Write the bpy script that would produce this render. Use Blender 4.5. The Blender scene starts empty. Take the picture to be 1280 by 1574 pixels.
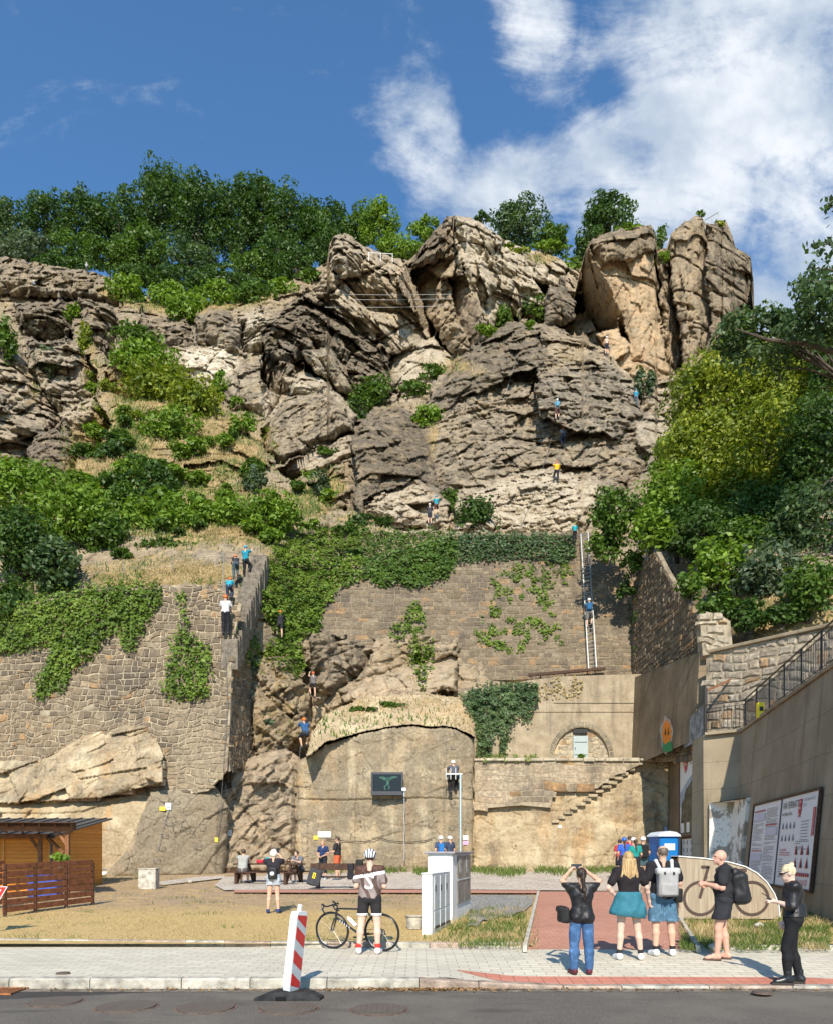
import bpy, math, random
import numpy as np
from mathutils import Vector, Matrix
rad = math.radians
SC = bpy.context.scene
COL = SC.collection
random.seed(7)
RNG = np.random.default_rng(11)

# ---------------------------------------------------------------- camera
F, CX, HY, EYE = 1150.0, 640.0, 1310.0, 1.75      # focal length in px of the 1280 px frame, centre, horizon row, eye height
cam_d = bpy.data.cameras.new('camera'); cam = bpy.data.objects.new('camera', cam_d); COL.objects.link(cam)
cam.location = (0, 0, EYE); cam.rotation_euler = (rad(90), 0, 0)
cam_d.sensor_fit = 'HORIZONTAL'; cam_d.sensor_width = 36.0; cam_d.lens = 36.0*F/1280.0
cam_d.shift_y = (HY-787.0)/1280.0
cam_d.clip_start = 0.1; cam_d.clip_end = 3000.0
SC.camera = cam
SC.render.resolution_x, SC.render.resolution_y = 832, 1024

# ---------------------------------------------------------------- light
SUN_EL, SUN_AZ = rad(38.0), math.atan2(0.045, 1.0)     # light travels towards +Y, a touch to +X
sd = bpy.data.lights.new('sun', 'SUN'); sd.energy = 4.8; sd.angle = rad(0.5); sd.color = (1.0, 0.905, 0.77)
sun = bpy.data.objects.new('sun', sd); COL.objects.link(sun)
ldir = Vector((math.sin(SUN_AZ)*math.cos(SUN_EL), math.cos(SUN_AZ)*math.cos(SUN_EL), -math.sin(SUN_EL)))
sun.rotation_euler = ldir.to_track_quat('-Z', 'Y').to_euler(); sun.location = (-4, -30, 40)
SC.view_settings.view_transform = 'Standard'; SC.view_settings.look = 'None'
SC.view_settings.exposure = 0.42; SC.view_settings.gamma = 1.0; SC.view_settings.use_curve_mapping = False

# ---------------------------------------------------------------- node helper
class NT:
    def __init__(s, tree): s.t = tree; s.n = tree.nodes; s.l = tree.links
    def new(s, typ, **kw):
        n = s.n.new(typ)
        for k, v in kw.items(): setattr(n, k, v)
        return n
    def put(s, sock, v):
        if isinstance(v, bpy.types.NodeSocket): s.l.new(v, sock)
        elif v is not None:
            try: sock.default_value = v
            except Exception:
                sock.default_value = (v[0], v[1], v[2], 1.0) if len(v) == 3 else v
    def math(s, op, a, b=None, c=None, clamp=False):
        n = s.new('ShaderNodeMath', operation=op, use_clamp=clamp); s.put(n.inputs[0], a)
        if b is not None: s.put(n.inputs[1], b)
        if c is not None: s.put(n.inputs[2], c)
        return n.outputs[0]
    def vmath(s, op, a, b=None, sc=None):
        n = s.new('ShaderNodeVectorMath', operation=op); s.put(n.inputs[0], a)
        if b is not None: s.put(n.inputs[1], b)
        if sc is not None: s.put(n.inputs['Scale'], sc)
        return n.outputs[0]
    def noise(s, vec, scale, detail=4, rough=.55, dist=0.0, dim='3D'):
        n = s.new('ShaderNodeTexNoise', noise_dimensions=dim)
        if vec is not None: s.l.new(vec, n.inputs['Vector'])
        n.inputs['Scale'].default_value = scale; n.inputs['Detail'].default_value = detail
        n.inputs['Roughness'].default_value = rough; n.inputs['Distortion'].default_value = dist
        return n.outputs['Fac']
    def ramp(s, f, pts, interp='LINEAR'):
        n = s.new('ShaderNodeValToRGB'); n.color_ramp.interpolation = interp; s.put(n.inputs[0], f)
        e = n.color_ramp.elements
        while len(e) < len(pts): e.new(0.5)
        for i, (p, c) in enumerate(pts):
            e[i].position = p
            if not isinstance(c, (tuple, list)): c = (c, c, c)
            e[i].color = (c[0], c[1], c[2], 1)
        return n.outputs[0]
    def mix(s, f, a, b, mode='MIX'):
        n = s.new('ShaderNodeMix', data_type='RGBA', blend_type=mode); n.clamp_factor = True
        s.put(n.inputs[0], f); s.put(n.inputs[6], a if isinstance(a, bpy.types.NodeSocket) else (*a[:3], 1))
        s.put(n.inputs[7], b if isinstance(b, bpy.types.NodeSocket) else (*b[:3], 1))
        return n.outputs[2]
    def smooth(s, v, a, b):
        n = s.new('ShaderNodeMapRange', interpolation_type='SMOOTHSTEP'); s.put(n.inputs[0], v)
        n.inputs[1].default_value = a; n.inputs[2].default_value = b
        return n.outputs[0]

# ---------------------------------------------------------------- sky
W = bpy.data.worlds.new('World'); SC.world = W; W.use_nodes = True
g = NT(W.node_tree); g.n.clear()
out = g.new('ShaderNodeOutputWorld'); bg = g.new('ShaderNodeBackground')
sky = g.new('ShaderNodeTexSky', sky_type='NISHITA'); sky.sun_disc = False
sky.sun_elevation = SUN_EL; sky.sun_rotation = math.pi+SUN_AZ; sky.air_density = 1.0; sky.dust_density = 0.3; sky.ozone_density = 2.6
tc = g.new('ShaderNodeTexCoord').outputs['Generated']
sp = g.new('ShaderNodeSeparateXYZ'); g.l.new(tc, sp.inputs[0])
yy = g.math('MAXIMUM', g.math('ABSOLUTE', sp.outputs[1]), 0.05)
u = g.math('DIVIDE', sp.outputs[0], yy); v = g.math('DIVIDE', sp.outputs[2], yy)      # cloud sheet coordinates by direction
cb = g.new('ShaderNodeCombineXYZ'); g.l.new(u, cb.inputs[0]); g.l.new(v, cb.inputs[1]); uv = cb.outputs[0]
wob = g.noise(uv, 5.0, 3, .5); 
rotn = g.new('ShaderNodeMapping'); g.l.new(uv, rotn.inputs[0]); rotn.inputs['Rotation'].default_value = (0, 0, rad(-58)); rotn.inputs['Scale'].default_value = (.62, 1.25, 1)
n1 = g.noise(rotn.outputs[0], 6.0, 10, .66, 0.6)
n2 = g.noise(uv, 22.0, 8, .65, 0.2)
def blob(cx, cy, rx, ry, rot, amp):
    a = g.math('SUBTRACT', u, cx); b = g.math('SUBTRACT', v, cy); c, s_ = math.cos(rot), math.sin(rot)
    p = g.math('DIVIDE', g.math('ADD', g.math('MULTIPLY', a, c), g.math('MULTIPLY', b, s_)), rx)
    q = g.math('DIVIDE', g.math('SUBTRACT', g.math('MULTIPLY', b, c), g.math('MULTIPLY', a, s_)), ry)
    d = g.math('SQRT', g.math('ADD', g.math('MULTIPLY', p, p), g.math('MULTIPLY', q, q)))
    return g.math('MULTIPLY', g.smooth(d, 1.15, 0.25), amp)
def UV(px, py): return ((px-CX)/F, (HY-py)/F)
msk = None
for (px, py, rx, ry, rot, amp) in [(1130, 90, 360, 260, 25, 1.25), (1010, 240, 300, 190, 30, 1.05), (1260, 300, 170, 300, 0, 1.05),
        (660, 225, 125, 170, 10, .98), (820, 20, 90, 180, 10, .95), (765, 290, 150, 140, 40, 1.05), (640, 120, 70, 80, 0, .50),
        (1110, 300, 90, 120, 0, 1.0), (600, 60, 20, 40, 0, .2), (1240, 480, 200, 120, 0, .9), (870, 150, 90, 120, 30, .62)]:
    b_ = blob(*UV(px, py), rx/F, ry/F, rad(rot), amp)
    msk = b_ if msk is None else g.math('MAXIMUM', msk, b_)
hole = None
for (px, py, rx, ry, rot, amp) in [(725, 175, 40, 90, 12, .62), (945, 150, 45, 60, 20, .42), (1105, 110, 75, 42, 15, .30), (980, 235, 55, 30, -30, .30), (905, 300, 60, 60, 0, .22)]:
    b_ = blob(*UV(px, py), rx/F, ry/F, rad(rot), amp)
    hole = b_ if hole is None else g.math('MAXIMUM', hole, b_)
dens = g.math('ADD', g.math('SUBTRACT', msk, hole), g.math('ADD', g.math('MULTIPLY', g.math('SUBTRACT', n1, .5), 2.6), g.math('MULTIPLY', g.math('SUBTRACT', n2, .5), 1.1)))
cov = g.smooth(dens, .20, 1.30)
shade = g.noise(g.vmath('ADD', uv, (0.02, 0.03, 0)), 5.0, 6, .55)
ccol = g.mix(g.smooth(shade, .38, .66), (4.6, 5.5, 6.7), (8.8, 9.15, 9.5))
skyc = g.mix(1.0, sky.outputs[0], (1.04, 1.53, 1.80), 'MULTIPLY')
vis = g.smooth(sp.outputs[1], 0.0, 0.15)
g.l.new(g.mix(g.math('MULTIPLY', g.math('MULTIPLY', cov, vis), .95), skyc, ccol), bg.inputs['Color'])
bg.inputs['Strength'].default_value = 0.085
g.l.new(bg.outputs[0], out.inputs[0])

# ---------------------------------------------------------------- geometry helpers
def P(px, py, Y): return ((px-CX)/F*Y, Y, EYE+(HY-py)/F*Y)
def GY(py): return F*2.0731/(py-1276.65)          # depth of the lawn plane seen at row py
def gz(Y): return .08+.029*(Y-13.9)
def G(px, py):
    Y = GY(py); return ((px-CX)/F*Y, Y, gz(Y))
def S(px, py):
    Y = F*EYE/(py-HY); return ((px-CX)/F*Y, Y, 0.0)   # on the pavement

def mesh_obj(name, verts, faces, mats, parent=None, smooth=False, matidx=None, cols=None, colname='tint'):
    me = bpy.data.meshes.new(name)
    verts = np.asarray(verts, dtype=np.float32)
    if isinstance(faces, np.ndarray):
        n, k = faces.shape
        me.vertices.add(len(verts)); me.vertices.foreach_set('co', verts.ravel())
        me.loops.add(n*k); me.loops.foreach_set('vertex_index', faces.astype(np.int32).ravel())
        me.polygons.add(n); me.polygons.foreach_set('loop_start', (np.arange(n)*k).astype(np.int32))
        me.update(calc_edges=True)
    else:
        me.from_pydata([tuple(map(float, q)) for q in verts], [], [tuple(map(int, q)) for q in faces]); me.update()
    if not isinstance(mats, (list, tuple)): mats = [mats]
    for m in mats: me.materials.append(m)
    if matidx is not None: me.polygons.foreach_set('material_index', np.asarray(matidx, dtype=np.int32))
    if smooth: me.polygons.foreach_set('use_smooth', np.ones(len(me.polygons), dtype=bool))
    if cols is not None:
        dom = 'POINT' if len(cols) == len(verts) else 'FACE'
        at = me.attributes.new(colname, 'FLOAT_COLOR', dom)
        at.data.foreach_set('color', np.asarray(cols, dtype=np.float32).ravel())
    o = bpy.data.objects.new(name, me); COL.objects.link(o)
    if parent is not None: o.parent = parent
    return o

def tag(o, label=None, cat=None, group=None, kind=None):
    if label: o['label'] = label
    if cat: o['category'] = cat
    if group: o['group'] = group
    if kind: o['kind'] = kind
    return o
def thing(name, loc, label, cat, group=None, rz=0.0):
    o = bpy.data.objects.new(name, None); COL.objects.link(o); o.location = loc; o.rotation_euler = (0, 0, rz)
    o.empty_display_size = .3
    return tag(o, label, cat, group)

class MB:
    """collects boxes, tubes and prisms, with a material slot per face"""
    def __init__(s): s.v = []; s.f = []; s.m = []; s.mi = 0
    def add(s, vs, fs):
        b = len(s.v); s.v += [tuple(q) for q in vs]; s.f += [tuple(b+i for i in f) for f in fs]; s.m += [s.mi]*len(fs)
    def box(s, c, d, rot=None, bev=0.0):
        hx, hy, hz = d[0]/2, d[1]/2, d[2]/2
        if bev > 0:
            bev = min(bev, hx*.9, hy*.9, hz*.9); vs = []
            for sx in (-1, 1):
                for sy in (-1, 1):
                    for sz in (-1, 1):
                        vs.append((sx*(hx-bev), sy*(hy-bev), sz*hz)); vs.append((sx*(hx-bev), sy*hy, sz*(hz-bev))); vs.append((sx*hx, sy*(hy-bev), sz*(hz-bev)))
            def I(sx, sy, sz, k): return 3*((sx > 0)*4+(sy > 0)*2+(sz > 0))+k
            fs = []
            for sz in (-1, 1):
                q = [I(-1, -1, sz, 0), I(1, -1, sz, 0), I(1, 1, sz, 0), I(-1, 1, sz, 0)]; fs.append(q if sz > 0 else q[::-1])
            for sy in (-1, 1):
                q = [I(-1, sy, -1, 1), I(1, sy, -1, 1), I(1, sy, 1, 1), I(-1, sy, 1, 1)]; fs.append(q if sy < 0 else q[::-1])
            for sx in (-1, 1):
                q = [I(sx, -1, -1, 2), I(sx, 1, -1, 2), I(sx, 1, 1, 2), I(sx, -1, 1, 2)]; fs.append(q if sx > 0 else q[::-1])
            for a in (-1, 1):
                for b in (-1, 1):
                    fs.append([I(-1, a, b, 0), I(1, a, b, 0), I(1, a, b, 1), I(-1, a, b, 1)])
                    fs.append([I(a, -1, b, 0), I(a, 1, b, 0), I(a, 1, b, 2), I(a, -1, b, 2)])
                    fs.append([I(a, b, -1, 1), I(a, b, 1, 1), I(a, b, 1, 2), I(a, b, -1, 2)])
                    for c_ in (-1, 1): fs.append([I(a, b, c_, 0), I(a, b, c_, 1), I(a, b, c_, 2)])
        else:
            vs = [(sx*hx, sy*hy, sz*hz) for sx in (-1, 1) for sy in (-1, 1) for sz in (-1, 1)]
            fs = [(0, 1, 3, 2), (4, 6, 7, 5), (0, 4, 5, 1), (2, 3, 7, 6), (0, 2, 6, 4), (1, 5, 7, 3)]
        M = rot.to_matrix() if hasattr(rot, 'to_matrix') else (rot if rot is not None else Matrix.Identity(3))
        s.add([(M @ Vector(q))+Vector(c) for q in vs], fs); return s
    def bar(s, a, b, w, h, up=(0, 0, 1), bev=0.0):
        """box from a to b, w across, h along up"""
        a, b = Vector(a), Vector(b); d = b-a; L = d.length; d.normalize(); u_ = Vector(up); x = d.cross(u_)
        if x.length < 1e-4: x = d.cross(Vector((1, 0, 0)))
        x.normalize(); z = x.cross(d)
        M = Matrix((x, d, z)).transposed(); s.box((a+b)/2, (w, L, h), M, bev); return s
    def tube(s, pts, r, n=8, cap=True):
        pts = [Vector(p) for p in pts]; rs = r if isinstance(r, (list, tuple)) else [r]*len(pts)
        b = len(s.v); prev = None
        for i, p in enumerate(pts):
            d = (pts[min(i+1, len(pts)-1)]-pts[max(i-1, 0)]).normalized()
            if prev is None:
                x = d.cross(Vector((0, 0, 1)));
                if x.length < 1e-3: x = d.cross(Vector((0, 1, 0)))
            else: x = prev-d*prev.dot(d)
            x.normalize(); prev = x; y = d.cross(x)
            for k in range(n):
                t = 2*math.pi*k/n; s.v.append(tuple(p+x*(rs[i]*math.cos(t))+y*(rs[i]*math.sin(t))))
        for i in range(len(pts)-1):
            for k in range(n):
                k2 = (k+1) % n; s.f.append((b+i*n+k, b+i*n+k2, b+(i+1)*n+k2, b+(i+1)*n+k)); s.m.append(s.mi)
        if cap:
            s.f.append(tuple(b+k for k in range(n))[::-1]); s.f.append(tuple(b+(len(pts)-1)*n+k for k in range(n))); s.m += [s.mi, s.mi]
        return s
    def ring(s, c, R, r, axis='y', n=32, m=8, a0=0, a1=2*math.pi):
        pts = []
        full = abs(a1-a0-2*math.pi) < 1e-6
        for i in range(n+1):
            t = a0+(a1-a0)*i/n
            q = (math.cos(t)*R, 0, math.sin(t)*R) if axis == 'y' else ((math.cos(t)*R, math.sin(t)*R, 0) if axis == 'z' else (0, math.cos(t)*R, math.sin(t)*R))
            pts.append(Vector(c)+Vector(q))
        s.tube(pts, r, m, cap=not full); return s
    def prism(s, poly, d, origin=(0, 0, 0), M=None):
        """poly in local x-z, thickness d along local y (towards +y)"""
        n = len(poly); M = M or Matrix.Identity(3); o_ = Vector(origin)
        A = [o_+M @ Vector((x, 0, z)) for x, z in poly]; B = [o_+M @ Vector((x, d, z)) for x, z in poly]
        s.add(A+B, [tuple(range(n)), tuple(range(2*n-1, n-1, -1))]+[(i, i+n, (i+1) % n+n, (i+1) % n) for i in range(n)]); return s
    def build(s, name, mats, parent=None, smooth=False):
        o = mesh_obj(name, s.v, s.f, mats, parent, smooth, s.m if isinstance(mats, (list, tuple)) else None)
        bm = bmesh.new(); bm.from_mesh(o.data); bmesh.ops.recalc_face_normals(bm, faces=bm.faces); bm.to_mesh(o.data); bm.free()
        if smooth and hasattr(o.data, 'set_sharp_from_angle'): o.data.set_sharp_from_angle(angle=rad(38))
        return o
import bmesh

# ---------------------------------------------------------------- numpy noise
def _h(ix, iy, seed=0):
    ix = ix.astype(np.int64); iy = iy.astype(np.int64)
    h = (ix*374761393+iy*668265263+seed*1442695041) & 0xffffffff
    h = ((h ^ (h >> 13))*1274126177) & 0xffffffff
    h = (h ^ (h >> 16)); h = (h*2246822519) & 0xffffffff; h = h ^ (h >> 15)
    return (h & 0xffffff)/float(0xffffff)
def vnoise(x, y, seed=0):
    ix = np.floor(x); iy = np.floor(y); fx = x-ix; fy = y-iy
    fx = fx*fx*fx*(fx*(fx*6-15)+10); fy = fy*fy*fy*(fy*(fy*6-15)+10)
    a = _h(ix, iy, seed); b = _h(ix+1, iy, seed); c = _h(ix, iy+1, seed); d = _h(ix+1, iy+1, seed)
    return (a*(1-fx)+b*fx)*(1-fy)+(c*(1-fx)+d*fx)*fy
def fbm(x, y, o=4, seed=0, rough=.5):
    s = 0; a = 1; t = 0
    for k in range(o):
        s = s+a*vnoise(x*2**k+k*17.3, y*2**k-k*9.1, seed+k); t += a; a *= rough
    return s/t-.5
def voro(x, y, seed=0):
    """F1, F2, random of the cell, offset from the cell point"""
    ix = np.floor(x); iy = np.floor(y); F1 = np.full(x.shape, 9.); F2 = np.full(x.shape, 9.)
    R = np.zeros(x.shape); OX = np.zeros(x.shape); OY = np.zeros(x.shape); R2 = np.zeros(x.shape)
    for dx in (-1, 0, 1):
        for dy in (-1, 0, 1):
            cx = ix+dx; cy = iy+dy; qx = cx+_h(cx, cy, seed)*.9+.05; qy = cy+_h(cx, cy, seed+5)*.9+.05
            d = (x-qx)**2+(y-qy)**2; d = np.sqrt(d); nw = d < F1
            F2 = np.where(nw, F1, np.minimum(F2, d))
            R = np.where(nw, _h(cx, cy, seed+9), R); R2 = np.where(nw, _h(cx, cy, seed+13), R2)
            OX = np.where(nw, x-qx, OX); OY = np.where(nw, y-qy, OY); F1 = np.where(nw, d, F1)
    return F1, F2, R, R2, OX, OY
def inpoly(px, py, poly):
    ins = np.zeros(px.shape, bool); n = len(poly)
    for i in range(n):
        x1, y1 = poly[i]; x2, y2 = poly[(i+1) % n]
        if y1 == y2: continue
        c = ((y1 > py) != (y2 > py)) & (px < (x2-x1)*(py-y1)/(y2-y1)+x1); ins ^= c
    return ins
def polydist(px, py, poly):
    D = np.full(px.shape, 1e9); n = len(poly)
    for i in range(n):
        x1, y1 = poly[i]; x2, y2 = poly[(i+1) % n]; dx, dy = x2-x1, y2-y1; L = dx*dx+dy*dy+1e-9
        t = np.clip(((px-x1)*dx+(py-y1)*dy)/L, 0, 1); D = np.minimum(D, np.hypot(px-x1-t*dx, py-y1-t*dy))
    return D
# ---------------------------------------------------------------- materials
def newmat(name):
    m = bpy.data.materials.new(name); m.use_nodes = True; g = NT(m.node_tree); g.n.clear()
    o = g.new('ShaderNodeOutputMaterial'); b = g.new('ShaderNodeBsdfPrincipled'); g.l.new(b.outputs[0], o.inputs[0])
    b.inputs['Specular IOR Level'].default_value = .3
    return m, g, b, o
def bump(g, b, h, strength=.5, dist=.02):
    n = g.new('ShaderNodeBump'); n.inputs['Strength'].default_value = strength; n.inputs['Distance'].default_value = dist
    g.l.new(h, n.inputs['Height']); g.l.new(n.outputs[0], b.inputs['Normal'])
def pos(g): return g.new('ShaderNodeNewGeometry').outputs['Position']
def objc(g): return g.new('ShaderNodeTexCoord').outputs['Object']
_cache = {}
def plain(name, col, rough=.6, metal=0.0, var=.12, scale=14.0, bmp=.15, bd=.004, spec=.3, coords='o'):
    key = name
    if key in _cache: return _cache[key]
    m, g, b, o = newmat(name); c = objc(g) if coords == 'o' else pos(g)
    n = g.noise(c, scale, 5, .6); lo = tuple(q*(1-var*1.6) for q in col); hi = tuple(min(1, q*(1+var)) for q in col)
    g.l.new(g.ramp(n, [(.3, lo), (.7, hi)]), b.inputs['Base Color'])
    b.inputs['Roughness'].default_value = rough; b.inputs['Metallic'].default_value = metal; b.inputs['Specular IOR Level'].default_value = spec
    if bmp: bump(g, b, g.noise(c, scale*4, 4, .6), bmp, bd)
    _cache[key] = m; return m

def rock_material():
    m, g, b, o = newmat('sandstone_cliff'); p = pos(g)
    at = g.new('ShaderNodeAttribute', attribute_name='mixc'); sc_ = g.new('ShaderNodeSeparateColor'); g.l.new(at.outputs['Color'], sc_.inputs[0])
    dark, orange, grass, pale = sc_.outputs[0], sc_.outputs[1], sc_.outputs[2], at.outputs['Alpha']
    big = g.noise(p, .22, 5, .6); mid = g.noise(p, 1.3, 6, .62); fine = g.noise(p, 7.0, 6, .68); tiny = g.noise(p, 26.0, 3, .7)
    st = g.noise(g.vmath('MULTIPLY', p, (.5, .5, 3.2)), 1.6, 6, .65)
    vst = g.noise(g.vmath('MULTIPLY', p, (1.5, 1.5, .14)), 1.0, 5, .6)
    base = g.ramp(g.math('ADD', g.math('MULTIPLY', mid, .5), g.math('MULTIPLY', fine, .5)), [(.33, (.165, .118, .070)), (.45, (.295, .222, .135)), (.56, (.405, .318, .200)), (.70, (.54, .445, .30))])
    base = g.mix(g.smooth(big, .42, .62), base, g.mix(.5, base, (.30, .25, .185)))
    oc = g.ramp(st, [(.3, (.36, .20, .09)), (.5, (.52, .32, .15)), (.7, (.58, .42, .25))])
    base = g.mix(g.math('MULTIPLY', orange, g.smooth(mid, .34, .60)), base, oc)
    pc = g.ramp(fine, [(.3, (.46, .41, .31)), (.6, (.68, .62, .50))])
    base = g.mix(g.math('MULTIPLY', pale, g.smooth(g.math('ADD', mid, g.math('MULTIPLY', st, .5)), .52, .85)), base, pc)
    # dark weathering patina in clumps and vertical runs, plus the painted crease shade
    dn = g.math('ADD', g.math('ADD', g.math('MULTIPLY', mid, .55), g.math('MULTIPLY', fine, .35)), g.math('ADD', g.math('MULTIPLY', st, .45), g.math('MULTIPLY', vst, .45)))
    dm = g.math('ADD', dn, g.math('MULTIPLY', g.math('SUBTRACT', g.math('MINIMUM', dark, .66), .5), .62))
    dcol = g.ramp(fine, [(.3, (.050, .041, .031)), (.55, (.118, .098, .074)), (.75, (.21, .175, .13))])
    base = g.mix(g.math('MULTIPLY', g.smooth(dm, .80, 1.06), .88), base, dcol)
    lich = g.smooth(g.noise(p, 3.3, 6, .7), .58, .70)
    base = g.mix(g.math('MULTIPLY', lich, .4), base, (.44, .43, .38))
    # thin cracks
    vo = g.new('ShaderNodeTexVoronoi', feature='DISTANCE_TO_EDGE'); wv = g.vmath('ADD', g.vmath('MULTIPLY', p, (.8, .8, 1.7)), g.vmath('SCALE', g.new('ShaderNodeTexNoise').outputs['Color'], sc=0.0))
    nz = g.new('ShaderNodeTexNoise'); nz.inputs['Scale'].default_value = 1.2; nz.inputs['Detail'].default_value = 5; g.l.new(p, nz.inputs['Vector'])
    g.l.new(g.vmath('ADD', g.vmath('MULTIPLY', p, (.55, .55, 1.3)), g.vmath('SCALE', nz.outputs['Color'], sc=1.9)), vo.inputs['Vector']); vo.inputs['Scale'].default_value = .8
    crack = g.smooth(vo.outputs['Distance'], .030, .0)
    crack = g.math('MULTIPLY', crack, g.smooth(g.noise(p, .9, 3, .5), .45, .60))
    base = g.mix(g.math('MULTIPLY', crack, .45), base, (.05, .042, .035))
    gn = g.noise(p, 1.1, 5, .65); gf = g.noise(p, 9.0, 4, .7)
    gcol = g.ramp(g.math('ADD', g.math('MULTIPLY', gn, .7), g.math('MULTIPLY', gf, .3)), [(.34, (.10, .11, .03)), (.44, (.22, .17, .07)), (.55, (.38, .27, .13)), (.68, (.52, .38, .20))])
    gm = g.math('ADD', g.math('SUBTRACT', grass, .5), g.math('MULTIPLY', g.math('SUBTRACT', g.math('ADD', g.math('MULTIPLY', mid, .5), g.math('MULTIPLY', fine, .5)), .5), 1.6))
    gmask = g.smooth(gm, -.06, .12)
    base = g.mix(gmask, base, gcol)
    g.l.new(base, b.inputs['Base Color']); b.inputs['Roughness'].default_value = .93; b.inputs['Specular IOR Level'].default_value = .15
    h = g.math('ADD', g.math('ADD', g.math('MULTIPLY', mid, .38), g.math('MULTIPLY', fine, .42)), g.math('ADD', g.math('MULTIPLY', tiny, .12), g.math('MULTIPLY', st, .30)))
    h = g.math('SUBTRACT', h, g.math('MULTIPLY', crack, .3))
    bump(g, b, h, .8, .34)
    return m
ROCK = rock_material()
def cut_rock_material():
    m, g, b, o = newmat('cut_sandstone_face'); p = pos(g)
    at = g.new('ShaderNodeAttribute', attribute_name='mixc'); sc_ = g.new('ShaderNodeSeparateColor'); g.l.new(at.outputs['Color'], sc_.inputs[0]); pale = at.outputs['Alpha']
    big = g.noise(p, .30, 5, .6); mid = g.noise(p, 1.1, 6, .65); fine = g.noise(p, 8.0, 6, .72); tiny = g.noise(p, 34.0, 3, .7); vst = g.noise(g.vmath('MULTIPLY', p, (1.1, 1.1, .10)), 1.0, 6, .62); v2 = g.noise(g.vmath('MULTIPLY', p, (.9, .9, .55)), 1.0, 6, .65)
    c = g.ramp(g.math('ADD', g.math('MULTIPLY', mid, .45), g.math('MULTIPLY', fine, .55)), [(.34, (.20, .15, .088)), (.47, (.33, .255, .155)), (.58, (.44, .35, .225)), (.70, (.56, .46, .31))])
    c = g.mix(g.math('MULTIPLY', g.smooth(g.math('ADD', big, g.math('MULTIPLY', pale, .16)), .52, .68), .8), c, g.ramp(fine, [(.3, (.48, .40, .26)), (.7, (.66, .56, .38))]))
    c = g.mix(g.math('MULTIPLY', g.smooth(g.math('ADD', g.math('MULTIPLY', vst, .6), g.math('MULTIPLY', g.noise(p, .5, 3, .5), .4)), .50, .60), g.math('MULTIPLY', sc_.outputs[1], .95)), c, g.ramp(fine, [(.3, (.34, .19, .07)), (.7, (.56, .34, .15))]))
    gy = g.math('ADD', g.math('MULTIPLY', g.math('ADD', vst, v2), .5), g.math('MULTIPLY', g.math('SUBTRACT', sc_.outputs[0], .4), .45))
    c = g.mix(g.math('MULTIPLY', g.smooth(gy, .47, .60), .72), c, g.ramp(fine, [(.3, (.105, .088, .062)), (.7, (.26, .22, .16))]))
    vo = g.new('ShaderNodeTexVoronoi', feature='DISTANCE_TO_EDGE'); nz = g.new('ShaderNodeTexNoise'); nz.inputs['Scale'].default_value = 1.0; nz.inputs['Detail'].default_value = 6; g.l.new(p, nz.inputs['Vector'])
    g.l.new(g.vmath('ADD', g.vmath('MULTIPLY', p, (.22, .22, .5)), g.vmath('SCALE', nz.outputs['Color'], sc=1.0)), vo.inputs['Vector']); vo.inputs['Scale'].default_value = .9
    crack = g.math('MULTIPLY', g.smooth(vo.outputs['Distance'], .012, .0), g.smooth(g.noise(p, .55, 3, .5), .50, .58)); c = g.mix(g.math('MULTIPLY', crack, .7), c, (.05, .04, .03))
    pit = g.math('MULTIPLY', g.smooth(g.noise(p, 5.5, 3, .5), .70, .76), .6); c = g.mix(pit, c, (.07, .055, .04))
    g.l.new(c, b.inputs['Base Color']); b.inputs['Roughness'].default_value = .93; b.inputs['Specular IOR Level'].default_value = .15
    bump(g, b, g.math('SUBTRACT', g.math('ADD', g.math('ADD', g.math('MULTIPLY', mid, .7), g.math('MULTIPLY', fine, .5)), g.math('MULTIPLY', tiny, .12)), g.math('ADD', g.math('MULTIPLY', crack, .5), pit)), .55, .13); return m
CUT = cut_rock_material()

def stone_material(name, base_lo, base_mid, base_hi, dirt=(.07, .06, .05), bmp=.5):
    m, g, b, o = newmat(name); p = pos(g)
    at = g.new('ShaderNodeAttribute', attribute_name='tint'); sc_ = g.new('ShaderNodeSeparateColor'); g.l.new(at.outputs['Color'], sc_.inputs[0])
    fine = g.noise(p, 6.0, 6, .7); big = g.noise(p, .45, 5, .6); tiny = g.noise(p, 30.0, 3, .6)
    c = g.ramp(sc_.outputs[0], [(0, base_lo), (.5, base_mid), (1, base_hi)])
    c = g.mix(g.math('MULTIPLY', sc_.outputs[1], .75), c, (.46, .27, .12))
    c = g.mix(g.smooth(fine, .40, .68), g.mix(.5, c, dirt), c)
    vst = g.noise(g.vmath('MULTIPLY', p, (1.6, 1.6, .16)), 1.0, 5, .6)
    c = g.mix(g.math('MULTIPLY', g.smooth(g.math('ADD', big, g.math('MULTIPLY', vst, .6)), .78, 1.0), .55), c, dirt)
    g.l.new(c, b.inputs['Base Color']); b.inputs['Roughness'].default_value = .92; b.inputs['Specular IOR Level'].default_value = .15
    bump(g, b, g.math('ADD', fine, g.math('MULTIPLY', tiny, .35)), bmp, .06)
    return m
STONE_L = stone_material('rubble_stone_grey_tan', (.115, .092, .066), (.225, .178, .118), (.38, .305, .20))
STONE_C = stone_material('coursed_stone_brown', (.15, .118, .080), (.215, .172, .115), (.30, .245, .165))
STONE_R = stone_material('large_block_stone', (.25, .22, .18), (.43, .37, .28), (.58, .51, .39))
STONE_P = stone_material('pale_stone', (.36, .31, .22), (.50, .43, .31), (.62, .54, .40))
MORTAR = plain('lime_mortar', (.35, .29, .20), .95, var=.35, scale=2.0, bmp=.5, bd=.03, coords='w')
MORTAR_D = plain('old_dark_mortar', (.25, .20, .135), .95, var=.4, scale=2.0, bmp=.5, bd=.03, coords='w')

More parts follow.
